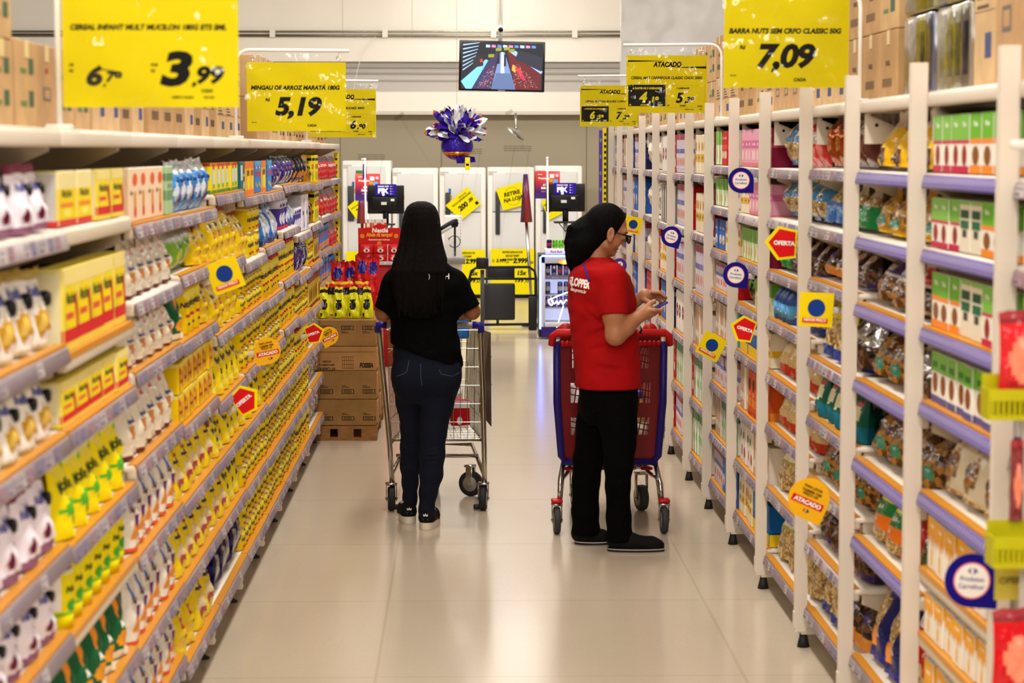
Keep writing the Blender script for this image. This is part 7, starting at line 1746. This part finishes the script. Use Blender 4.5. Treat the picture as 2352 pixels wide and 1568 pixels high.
f.chain([M_(1012, 880, -.01, 40), M_(1004, 930, -.03, 36), M_(995, 985, -.045, 31), M_(992.5, 1040, -.055, 29), M_(991, 1085, -.06, 26), M_(984, 1125, -.065, 20.5), M_(980, 1165, -.07, 17), M_(980, 1178, -.07, 17.5)], .02)
for y in (1020, 1028, 1036, 1118, 1132, 1146): f.cap(B(918, y, .02), B(964, y + 2, .02), .003, .003, .01, True)
for y in (1022, 1032, 1042, 1052, 1140, 1154): f.cap(B(964, y, -.115), B(1020, y - 3, -.115), .003, .003, .01, True)
f.cap(B(966, 850, -.16), B(968, 930, -.13), .006, .004, .02, True)
f.plane(B(967, 1176), (0, 0, -1)); jm = f.mesh('jeans', ('#0b0f1f', 'cloth'), off2, 1); jo = link('jeans', jm, pb)
bm = bmesh.new(); bm.from_mesh(jm); bv = BVHTree.FromBMesh(bm); b = MB()
def stitch(px):
    pts = []
    for (x0, y0), (x1, y1) in zip(px, px[1:]):
        for k in range(5):
            p = Vector(B(x0 + (x1 - x0) * k / 4, y0 + (y1 - y0) * k / 4)) - base2 + Vector((0, -.6, 0)); h_ = bv.ray_cast(p, ry)[0]
            if h_ is not None: pts.append(h_ + Vector((0, -.0008, 0)))
    if len(pts) > 1: b.tube(pts, .0011, ('#4a5a78', 'cloth'), 5)
stitch([(941, 822), (936, 846), (929, 852), (913, 858)]); stitch([(967, 829), (968, 862), (971, 878)]); stitch([(1010, 842), (1014, 852), (1040, 858), (1056, 851)])
b.build('pocket_stitching', jo); bm.free()
def sneaker(cx, dy, yb, yaw):
    c0 = Vector(B(cx, 1190, dy)); c0.z = 0; Rz = Matrix.Rotation(yaw, 3, 'Z')
    W3 = lambda x, y, z: tuple(c0 + Rz @ Vector((x, y, 0)) + Vector((0, 0, z)))
    f = Field((c0.x - .14, c0.y - .1, 0), (c0.x + .14, c0.y + .3, .14), .004)
    f.cap(W3(0, 0, .055), W3(0, .1, .05), .040, .043, .02); f.cap(W3(0, .1, .05), W3(.004, .18, .042), .043, .034, .03); f.cap(W3(0, -.005, .06), W3(0, 0, .085), .034, .031, .02)
    f.plane((0, 0, .03), (0, 0, -1)); f.cap(W3(0, .02, .075), W3(0, .03, .13), .03, .034, .006, True)
    o = link('shoe', f.mesh('shoe', ('#0f0e10', 'cloth'), off2, 1), pb)
    out = [(.043 * math.copysign(abs(math.sin(t)) ** .75, math.sin(t)) + (.004 if math.cos(t) > 0 else 0), .085 + .135 * math.copysign(abs(math.cos(t)) ** .9, math.cos(t))) for t in [2 * PI * k / 36 for k in range(36)]]
    b = MB(); T = Matrix.Translation(c0 - base2) @ Matrix.Rotation(yaw, 4, 'Z'); b.prism([(x, y) for x, y in out][::-1], .033, ('#d8cdb8', 'rubber'), T @ Matrix.Translation((0, 0, .001))); b.build('sole', o)
    b = MB(); L = lambda x, y, z: Vector((c0 - base2)) + Rz @ Vector((x, y, 0)) + Vector((0, 0, z))
    b.tube([L(.034 * math.cos(t), .02 + .045 * math.sin(t), .098 - .012 * math.sin(t)) for t in [2 * PI * k / 18 for k in range(19)]], .006, ('#d9bfb6', 'cloth'), 6); b.build('collar_lining', o)
    b = MB()
    for a in (-.7, 0, .7):
        for k in range(1):
            tip = (math.sin(a) * .019, .066 + math.cos(a) * .017)
            pts = [(0, .062), (math.sin(a - .35) * .012, .062 + math.cos(a - .35) * .012), tip, (math.sin(a + .35) * .012, .062 + math.cos(a + .35) * .012)]
            b.poly([L(x, -.0425, z) for x, z in pts], ('#e0dad2', 'card'))
    for z in (.056, .051): b.poly([L(x, -.0425, q) for x, q in ((-.012, z), (.012, z), (.012, z + .002), (-.012, z + .002))], ('#e0dad2', 'card'))
    b.build('heel_mark', o)
    b = MB()
    for k in range(3): b.add([L(.0445, .05 + .022 * k, .036), L(.0445, .058 + .022 * k, .036), L(.036, .072 + .022 * k, .082), L(.036, .064 + .022 * k, .082)], [(0, 1, 2, 3)], ('#ddd4c8', 'card'))
    b.build('side_stripes', o)
sneaker(937, .11, 1205, .12); sneaker(981, -.075, 1222, -.14)
# ================================================================== TROLLEYS
ST = ('#a8a49a', 'steel')
DC = 11.12
def c1(px, py, d): return at(px, py, d)
o1 = Vector((c1(990, 1000, DC).x, DC, 0)); t1 = thing('shopping_trolley', 'chrome wire shopping trolley pushed by the woman in black', 'trolley', o1)
V1 = lambda px, py, d: c1(px, py, d) - o1
b = MB()
for pts in ([(868, 746, 11.0), (871, 770, 11.05), (884, 900, 11.1), (896, 1030, 11.12), (902, 1130, 11.12)], [(1104, 746, 11.0), (1104, 770, 11.05), (1109, 900, 11.1), (1112, 1030, 11.12), (1113, 1130, 11.12)]):
    b.tube([V1(*p) for p in pts], .0135, ST, 12)
lr, rr = V1(898, 1065, 11.12), V1(1112, 1065, 11.12); fl = Vector((lr.x + .06, .75, lr.z)); fr = Vector((rr.x - .06, .75, rr.z))
b.tube([V1(899, 1090, 11.12), fl, fr, V1(1112, 1090, 11.12)], .011, ST, 10); b.tube([V1(905, 1068, 11.14) + Vector((0, .35, 0)), V1(1100, 1068, 11.14) + Vector((0, .35, 0))], .0105, ST, 10)
b.tube([V1(1112, 1018, 11.12), Vector((rr.x - .05, .7, .34))], .009, ST, 8); b.tube([V1(897, 1018, 11.12), Vector((lr.x + .05, .7, .34))], .009, ST, 8)
b.build('frame', t1)
# wire basket: corners at the rear (near) and front (far)
zb, ztp = .355, .93
xl0, xr0 = V1(888, 780, 11.12).x, V1(1106, 780, 11.12).x; xlb, xrb = V1(899, 1015, 11.12).x, V1(1106, 1015, 11.12).x
yf = .86; sh_ = .07
cn = {'rlt': (xl0, .02, ztp), 'rrt': (xr0, .02, ztp), 'rlb': (xlb, .06, zb), 'rrb': (xrb, .06, zb), 'flt': (xl0 + sh_, yf, ztp - .03), 'frt': (xr0 - sh_, yf, ztp - .03), 'flb': (xlb + sh_ + .02, yf - .1, zb + .03), 'frb': (xrb - sh_ - .02, yf - .1, zb + .03)}
cn = {k: Vector(v) for k, v in cn.items()}
def grid(b, A, Bc, Cc, Dc, nu, nv, r=.0021):
    for i in range(nu + 1):
        u = i / nu; b.tube([A.lerp(Bc, u), Dc.lerp(Cc, u)], r, ST, 5, False)
    for j in range(nv + 1):
        v = j / nv; b.tube([A.lerp(Dc, v), Bc.lerp(Cc, v)], r * 1.15, ST, 5, False)
b = MB(); grid(b, cn['rlb'], cn['rrb'], cn['rrt'], cn['rlt'], 13, 6); b.build('rear_gate', t1)
b = MB(); grid(b, cn['rlb'], cn['flb'], cn['flt'], cn['rlt'], 16, 5); grid(b, cn['rrb'], cn['frb'], cn['frt'], cn['rrt'], 16, 5); grid(b, cn['flb'], cn['frb'], cn['frt'], cn['flt'], 11, 5); grid(b, cn['rlb'], cn['rrb'], cn['frb'], cn['flb'], 12, 14)
for a, c in (('rlt', 'flt'), ('flt', 'frt'), ('frt', 'rrt'), ('rlb', 'rrb')): b.tube([cn[a], cn[c]], .005, ST, 8)
b.build('basket', t1)
b = MB(); h0, h1 = V1(872, 746, 11.0), V1(1101, 746, 11.0); b.tube([h0, h1], .0145, ('#b9b4b0', 'plastic'), 12)
b.build('handle', t1)
for p in (h0, h1):
    b = MB(); s = 1 if p.x > 0 else -1; b.tube([p + Vector((-s * .035, 0, 0)), p + Vector((s * .008, 0, 0)), p + Vector((s * .008, .01, -.035))], .019, ('#2a2290', 'plastic'), 12); b.build('handle_end', t1)
b = MB(); b.tube([cn['flt'] + Vector((.0, -.005, .0)), cn['frt'] + Vector((0, -.005, 0))], .011, ('#2a2487', 'plastic'), 10); b.build('front_bumper', t1)
b = MB(); A_, B_, C_, D_ = cn['rrt'] + Vector((.045, .1, -.02)), cn['frt'] + Vector((.09, -.25, -.02)), cn['frb'] + Vector((.08, -.2, .06)), cn['rrb'] + Vector((.05, .1, .06))
n_ = Vector((.004, 0, 0)); b.add([A_, B_, C_, D_, A_ + n_, B_ + n_, C_ + n_, D_ + n_], [(0, 1, 2, 3), (7, 6, 5, 4), (0, 4, 5, 1), (1, 5, 6, 2), (2, 6, 7, 3), (3, 7, 4, 0)], ('#4a443e', 'plastic'))
for q in ((.25, .55), (.55, .85)): b.tube([A_.lerp(D_, q[0]) + n_ * 1.5, B_.lerp(C_, q[1]) + n_ * 1.5], .003, ST, 5)
b.build('side_panel', t1)
def caster(parent, x, y, ztop, r, w_, turn, col=('#1b1a1b', 'rubber'), fork=ST, hub=('#8f8c86', 'plastic')):
    T = Matrix.Translation((x, y, 0)) @ Matrix.Rotation(turn, 4, 'Z')
    b = MB(); 
    for s in (-1, 1): b.rbox(s * (w_ * .5 + .008) - .002, s * (w_ * .5 + .008) + .002, -.018, .02, r * .8, ztop - .01, fork, .0015, 1, T)
    b.rbox(-w_ * .5 - .012, w_ * .5 + .012, -.02, .03, ztop - .014, ztop, fork, .004, 1, T); b.tube([T @ Vector((-w_ * .5 - .014, 0, r)), T @ Vector((w_ * .5 + .014, 0, r))], .006, fork, 8)
    o = b.build('caster_fork', parent)
    b = MB(); n = 24; TT = T @ Matrix.Translation((0, 0, r)) @ Matrix.Rotation(PI / 2, 4, 'Y')
    b.lathe([(r * .62, -w_ / 2), (r * .93, -w_ / 2), (r, -w_ * .3), (r, w_ * .3), (r * .93, w_ / 2), (r * .62, w_ / 2)], col, n, TT)
    b.lathe([(r * .6, -w_ * .52), (r * .6, w_ * .52)], hub, 18, TT); b.lathe([(r * .22, -w_ * .56), (r * .22, w_ * .56)], ('#5a5854', 'plastic'), 12, TT)
    b.build('wheel', o)
x0_, x1_ = V1(899, 1150, 11.12).x, V1(1110, 1150, 11.12).x
caster(t1, x0_, .0, .145, .062, .036, .08); caster(t1, x1_, .0, .145, .062, .036, -.1)
caster(t1, V1(1082, 1130, 11.5).x, .46, .17, .068, .034, 1.15); caster(t1, V1(1000, 1130, 11.9).x, .7, .16, .06, .034, .2)
for px in (908, 1097):
    b = MB(); p = V1(px, 1178, 11.12); b.rbox(p.x - .022, p.x + .022, -.02, .02, .006, .03, ('#161516', 'rubber'), .005, 1); b.build('brake_pad', t1)
# goods lying in it
zg = zb + .034
def good(name, px, d, w_, h, dep, col, ops, label, cat, rot, fin='gloss', shape='pillow', z=None, flat=False):
    if shape == 'box':
        P_box('_t', name, cat, '', w_, dep, h, col, ops)
    else: P_pouch('_t', name, cat, '', w_, dep, h, col, ops, fin, shape, None, len(label))
    p = PROTO.pop('_t'); x = at(px, 1000, d).x
    o = link(name, p.parts[0][1], None, (x, d, z if z is not None else zg)); o.rotation_euler = (rot[0], rot[1], rot[2]); tag(o, label, cat, 'goods in the wire trolley'); return o
good('biscuit_pack', 1058, 11.52, .10, .13, .07, '#b8141c', [('b', .72, 1, '#e9e0e0'), ('o', .45, .2, .14, .16, '#f0e8e4')], 'red carton with white top in the wire trolley', 'box', (0, 0, -PI / 2 + .1), shape='box')
good('biscuit_pack', 1051, 11.68, .08, .12, .06, '#c01c22', [('b', .7, 1, '#2a1c3c')], 'smaller red carton against the right side of the wire trolley', 'box', (0, 0, -PI / 2 - .1), shape='box')
good('pasta_bag', 1013, 11.5, .11, .16, .07, '#d8d8d4', [('o', .5, .4, .3, .3, '#1c5a22'), ('b', .6, .9, '#d8901c')], 'green and orange bag in the wire trolley', 'bag', (0, 0, -PI / 2 + .2))
good('pasta_bag', 1000, 11.66, .1, .15, .07, '#b89a2c', [('b', 0, .4, '#5a6a1c'), ('o', .5, .7, .3, .2, '#e8e0d0')], 'yellow and olive bag in the wire trolley', 'bag', (0, 0, -PI / 2 - .2))
good('flour_bag', 1042, 11.8, .11, .17, .07, '#ece4e6', [('o', .5, .6, .3, .12, '#d87a9a'), ('b', 0, .2, '#3a2a4c')], 'white and pink bag lying highest in the wire trolley', 'bag', (0, .2, -PI / 2), z=zg + .012)
good('cookie_bag', 946, 11.5, .08, .17, .06, '#b81218', [('b', 0, .4, '#1c2416')], 'red and dark bag by the left wires of the trolley', 'bag', (0, 0, -PI / 2 + .5))
# blue bag and papers in the child seat
t = thing('blue_bag', 'bright blue bag in the child seat between her arm and waist', 'bag', at(1058, 778, 11.45) + Vector((0, 0, 0)))
b = MB(); b.rbox(-.045, .045, 0, .06, 0, .16, ('#1a7ad8', 'gloss'), .014, 2); b.build('bag_body', t); b = MB(); b.tube([(-.02, .03, .155), (-.015, .03, .19), (.015, .03, .19), (.02, .03, .155)], .004, ('#145a9c', 'plastic'), 6); b.build('handle', t)
t['category'] = 'bag'

# ---------------------------------------------------------------- red plastic trolley
D3 = 10.42
o2 = Vector((at(1403, 1000, D3).x, D3, 0)); t2 = thing('shopping_trolley', 'red and purple plastic shopping trolley standing behind the woman in red', 'trolley', o2)
V2 = lambda px, py, d=D3: at(px, py, d) - o2
RDP = ('#6c0c0d', 'plastic'); RDH = ('#b01015', 'plastic'); PPL = ('#1f1560', 'plastic')
hl, hr = V2(1270, 768), V2(1537, 768)
b = MB(); b.tube([hl + Vector((-.004, .02, -.05)), hl + Vector((0, 0, -.008)), hl + Vector((.018, -.004, .008)), hr + Vector((-.018, -.004, .008)), hr + Vector((0, 0, -.008)), hr + Vector((.004, .02, -.05))], .019, RDH, 12); b.build('handle', t2)
b = MB()
for k in range(7):
    for s in (-1, 1): x = s * (.1 + .022 * k); b.sphere((x, .03, hl.z - .045), (.011, .014, .014), RDH, 10, 6)
b.tube([(-.24, .035, hl.z - .05), (.24, .035, hl.z - .05)], .013, RDH, 10); b.build('grip_row', t2)
for px in (1302, 1496):
    b = MB(); p = V2(px, 757); b.sphere((p.x, .09, p.z - .012), (.038, .02, .038), ('#a41416', 'plastic'), 16, 10); b.build('seat_lug', t2)
# rear panel with slatted windows
zt2, zb2 = V2(0, 775).z, V2(0, 1066).z
L = lambda u, v: Vector((( -.245 + .49 * u) * (1 - .06 * (1 - v)), .05 + .05 * (1 - v), zb2 + (zt2 - zb2) * v))
wins = [(u0, u0 + .2, v0, v1) for u0 in (.1, .31, .51, .71) for v0, v1 in ((.82, .97), (.46, .62), (.2, .34))]
wins = [w for w in wins if w[2] != .82] + [(.12, .24, .74, .9), (.76, .88, .74, .9)]
b = MB(); us = sorted({0, 1} | {w[0] for w in wins} | {w[1] for w in wins}); vs_ = sorted({0, 1} | {w[2] for w in wins} | {w[3] for w in wins})
for i in range(len(us) - 1):
    for j in range(len(vs_) - 1):
        um, vm = (us[i] + us[i + 1]) / 2, (vs_[j] + vs_[j + 1]) / 2
        if any(w[0] < um < w[1] and w[2] < vm < w[3] for w in wins): continue
        q = [L(us[i], vs_[j]), L(us[i + 1], vs_[j]), L(us[i + 1], vs_[j + 1]), L(us[i], vs_[j + 1])]; d_ = Vector((0, .008, 0))
        b.add(q + [p + d_ for p in q], [(0, 1, 2, 3), (7, 6, 5, 4), (0, 4, 5, 1), (1, 5, 6, 2), (2, 6, 7, 3), (3, 7, 4, 0)], RDP)
for w in wins:
    for k in range(1, 4):
        u = w[0] + (w[1] - w[0]) * k / 4; b.tube([L(u - .015, w[2]) + Vector((0, .004, 0)), L(u + .015, w[3]) + Vector((0, .004, 0))], .0032, RDP, 6)
    for k in range(1, 3):
        v = w[2] + (w[3] - w[2]) * k / 3; b.tube([L(w[0], v + .015) + Vector((0, .004, 0)), L(w[1], v - .015) + Vector((0, .004, 0))], .0032, RDP, 6)
b.build('rear_panel', t2)
for s in (-1, 1):
    b = MB(); pa, pb_ = V2(1403 + s * 124, 785), V2(1403 + s * 112, 1066)
    pts = [Vector((s * abs(pa.x) , .03, pa.z)), Vector((s * abs(pa.x) * .985, .045, (pa.z + pb_.z) / 2)), Vector((s * abs(pb_.x), .08, pb_.z + .03)), Vector((s * (abs(pb_.x) - .03), .1, pb_.z - .012))]
    b.tube(pts, [.017, .019, .018, .014], PPL, 12); b.build('side_post', t2)
b = MB()
for s in (-1, 1):
    A_, B_, C_, D_ = Vector((s * .255, .07, zt2 - .04)), Vector((s * .2, .95, zt2 - .1)), Vector((s * .17, .88, zb2 + .05)), Vector((s * .228, .1, zb2))
    n = 9
    for i in range(n):
        u0, u1 = i / n, (i + .55) / n
        q = [D_.lerp(C_, u0), D_.lerp(C_, u1), A_.lerp(B_, u1), A_.lerp(B_, u0)]; d_ = Vector((s * .006, 0, 0)); b.add(q + [p + d_ for p in q], [(0, 1, 2, 3), (7, 6, 5, 4), (0, 4, 5, 1), (1, 5, 6, 2), (2, 6, 7, 3), (3, 7, 4, 0)], RDP)
    for v in (0, .33, .66, 1): b.tube([D_.lerp(A_, v), C_.lerp(B_, v)], .008, RDP if v < 1 else PPL, 8)
b.build('side_wall', t2)
b = MB(); b.box(-.2, .2, .1, .9, zb2, zb2 + .008, ('#7c1012', 'plastic')); b.tube([(-.235, .09, zb2 - .012), (.235, .09, zb2 - .012)], .016, PPL, 10)
for k in range(7): b.tube([(-.17 + .34 * k / 6, .9, zb2 + .04), (-.2 + .4 * k / 6, .95, zt2 - .1)], .006, RDP, 6)
b.tube([(-.2, .95, zt2 - .1), (.2, .95, zt2 - .1)], .01, PPL, 8); b.build('basket_floor', t2)
b = MB(); CH = ('#b5b2aa', 'steel')
for s in (-1, 1):
    b.tube([(s * .225, .1, zb2 - .02), (s * .24, .07, zb2 - .09), (s * .243, .02, .24), (s * .246, 0, .165)], .0125, CH, 10)
    b.tube([(s * .17, .3, zb2 - .02), (s * .2, .2, zb2 - .08), (s * .232, .06, .26), (s * .242, .02, .17)], .011, CH, 10)
    b.tube([(s * .2, .2, .29), (s * .15, .75, .22), (s * .13, .85, .19)], .011, CH, 10)
for k in range(6): b.tube([(-.14, .3 + .09 * k, .27 - .01 * k), (.14, .3 + .09 * k, .27 - .01 * k)], .005, CH, 6)
for s in (-1, 1): b.tube([(s * .14, .25, .28), (s * .14, .8, .21)], .006, CH, 6)
b.build('chrome_frame', t2)
b = MB()
for s in (-1, 1): b.rbox(s * .19 - .03, s * .19 + .03, .17, .21, .283, .297, RDH, .005, 1)
b.build('red_clamp', t2)
xw = (V2(1279, 1200).x, V2(1525, 1200).x)
for x in xw:
    b = MB(); b.rbox(x - .028, x + .028, -.03, .035, .15, .17, RDH, .008, 2); b.build('caster_cover', t2)
    caster(t2, x, 0, .15, .066, .03, .05, ('#333133', 'rubber'), CH, ('#77746f', 'plastic'))
caster(t2, V2(1473, 1150, 11.1).x, .68, .2, .066, .042, .25, ('#3a3836', 'rubber')); caster(t2, -.13, .8, .19, .062, .036, .1, ('#333133', 'rubber'))
zz2 = zb2 + .0105
for nm, x, y, w_, h, dp, col, ops, lab, cat, kind in (('soap_box', .115, .5, .12, .12, .1, '#e9e6e2', [('b', .3, .45, '#7a9ac8')], 'white and grey pack low in the red trolley', 'pack', 'box'),
        ('soap_box', .1, .72, .11, .2, .1, '#efeae6', [('o', .5, .5, .3, .2, '#d8c8e0')], 'tall white pack standing in the red trolley', 'pack', 'box'), ('snack_bag', -.1, .5, .14, .3, .1, '#ece8e4', [('b', .5, .7, '#c8ccd8')], 'white bag on the left of the red trolley', 'bag', 'bag')):
    if kind == 'box': P_box('_t', nm, cat, '', w_, dp, h, col, ops)
    else: P_pouch('_t', nm, cat, '', w_, dp, h, col, ops, 'gloss', 'pillow', None, 3)
    p = PROTO.pop('_t'); o = link(nm, p.parts[0][1], None, (o2.x + x, o2.y + y, zz2), (0, 0, -PI / 2)); tag(o, lab, cat, 'goods in the red trolley')
P_bottle('_t', 'juice_bottle', 'bottle', '', .075, .3, '#d8b878', '#e8ddc4', '#1a5ac8', None); p = PROTO.pop('_t')
o = link('juice_bottle', p.parts[0][1], None, (o2.x + .165, o2.y + .3, zz2), (0, 0, -PI / 2)); tag(o, 'juice bottle with blue cap in the red trolley', 'bottle'); link('cap', p.parts[1][1], o)

# ---------------------------------------------------------------- clip strip at the near right edge
DK = 4.5
def tray(px, py, label):
    p = at(px, py, DK); t = thing('hanging_tray', label, 'tray', p, 0, 'yellow trays at the near right'); Y_ = ('#b5ad0c', 'plastic'); b = MB()
    b.box(-.06, .1, -.07, .0, -.06, -.055, Y_)
    for k in range(14):
        x = -.056 + k * .0115; b.box(x, x + .0055, -.072, -.068, -.055, -.02, Y_)
    for z0, z1 in ((-.06, -.05), (-.02, 0.004)): b.box(-.06, .1, -.073, -.067, z0, z1, Y_)
    b.box(-.062, -.058, -.07, 0, -.06, .004, Y_); b.box(-.06, .1, -.003, 0, -.06, .03, Y_); b.build('basket', t); return t
tray(2320, 890, 'yellow slotted tray holding the upper red packet at the near right edge'); tray(2330, 1225, 'lower yellow tray above a red packet at the near right edge')
def packet(px0, px1, py0, py1, label, col, dd=.035):
    a = at(px0, py1, DK - dd); w_ = (px1 - px0) * DK / F_PX; h = (py1 - py0) * DK / F_PX
    P_pouch('_t', 'red_packet', 'packet', '', w_, .045, h, col, [('o', .5, .45, .3, .28, '#f08a6a'), ('b', .85, 1, '#8a2a30')], 'gloss', 'pillow', '#a83a40', 9); p = PROTO.pop('_t')
    o = link('red_packet', p.parts[0][1], None, (a.x + w_ / 2, DK - dd - .02, a.z), (0, 0, -PI / 2)); tag(o, label, 'packet', 'red packets at the near right edge'); link('seal', p.parts[1][1], o)
packet(2290, 2400, 712, 915, 'upper red packet in a yellow tray at the near right edge', '#d8282c')
packet(2318, 2350, 1005, 1195, 'narrow dull red packet between the yellow trays', '#8a3a3c', .02)
packet(2275, 2400, 1392, 1600, 'lowest bright red packet below the yellow ticket', '#d0141a')
p = at(2330, 1150, DK); t = thing('strip_holder', 'thin clear strip that carries the yellow trays at the near right', 'strip', (p.x + .03, DK + .012, p.z)); b = MB(); b.box(-.012, .012, 0, .003, -.5, .75, ('#cfc8bc', 'plastic')); b.build('strip', t); b = MB(); b.rbox(-.05, .02, -.002, .01, .735, .755, ('#d8d0c4', 'plastic'), .004, 1); b.build('clip', t)
t = thing('price_ticket', 'purple and yellow price ticket beside the large round blue tag', 'ticket', at(2322, 1330, 4.6)); b = MB(); b.box(-.035, .06, 0, .002, -.045, .05, ('#cfc04a', 'card')); b.box(-.035, .06, -.0006, 0, .025, .05, ('#6a4ab0', 'card')); b.build('card', t); b = MB(); b.text('OFERTA', plane_T((.012, -.001, -.01), (1, 0, 0), (0, 0, 1)), .016, ('#6a6430', 'card'), .03, 0, 'c'); b.build('print', t)
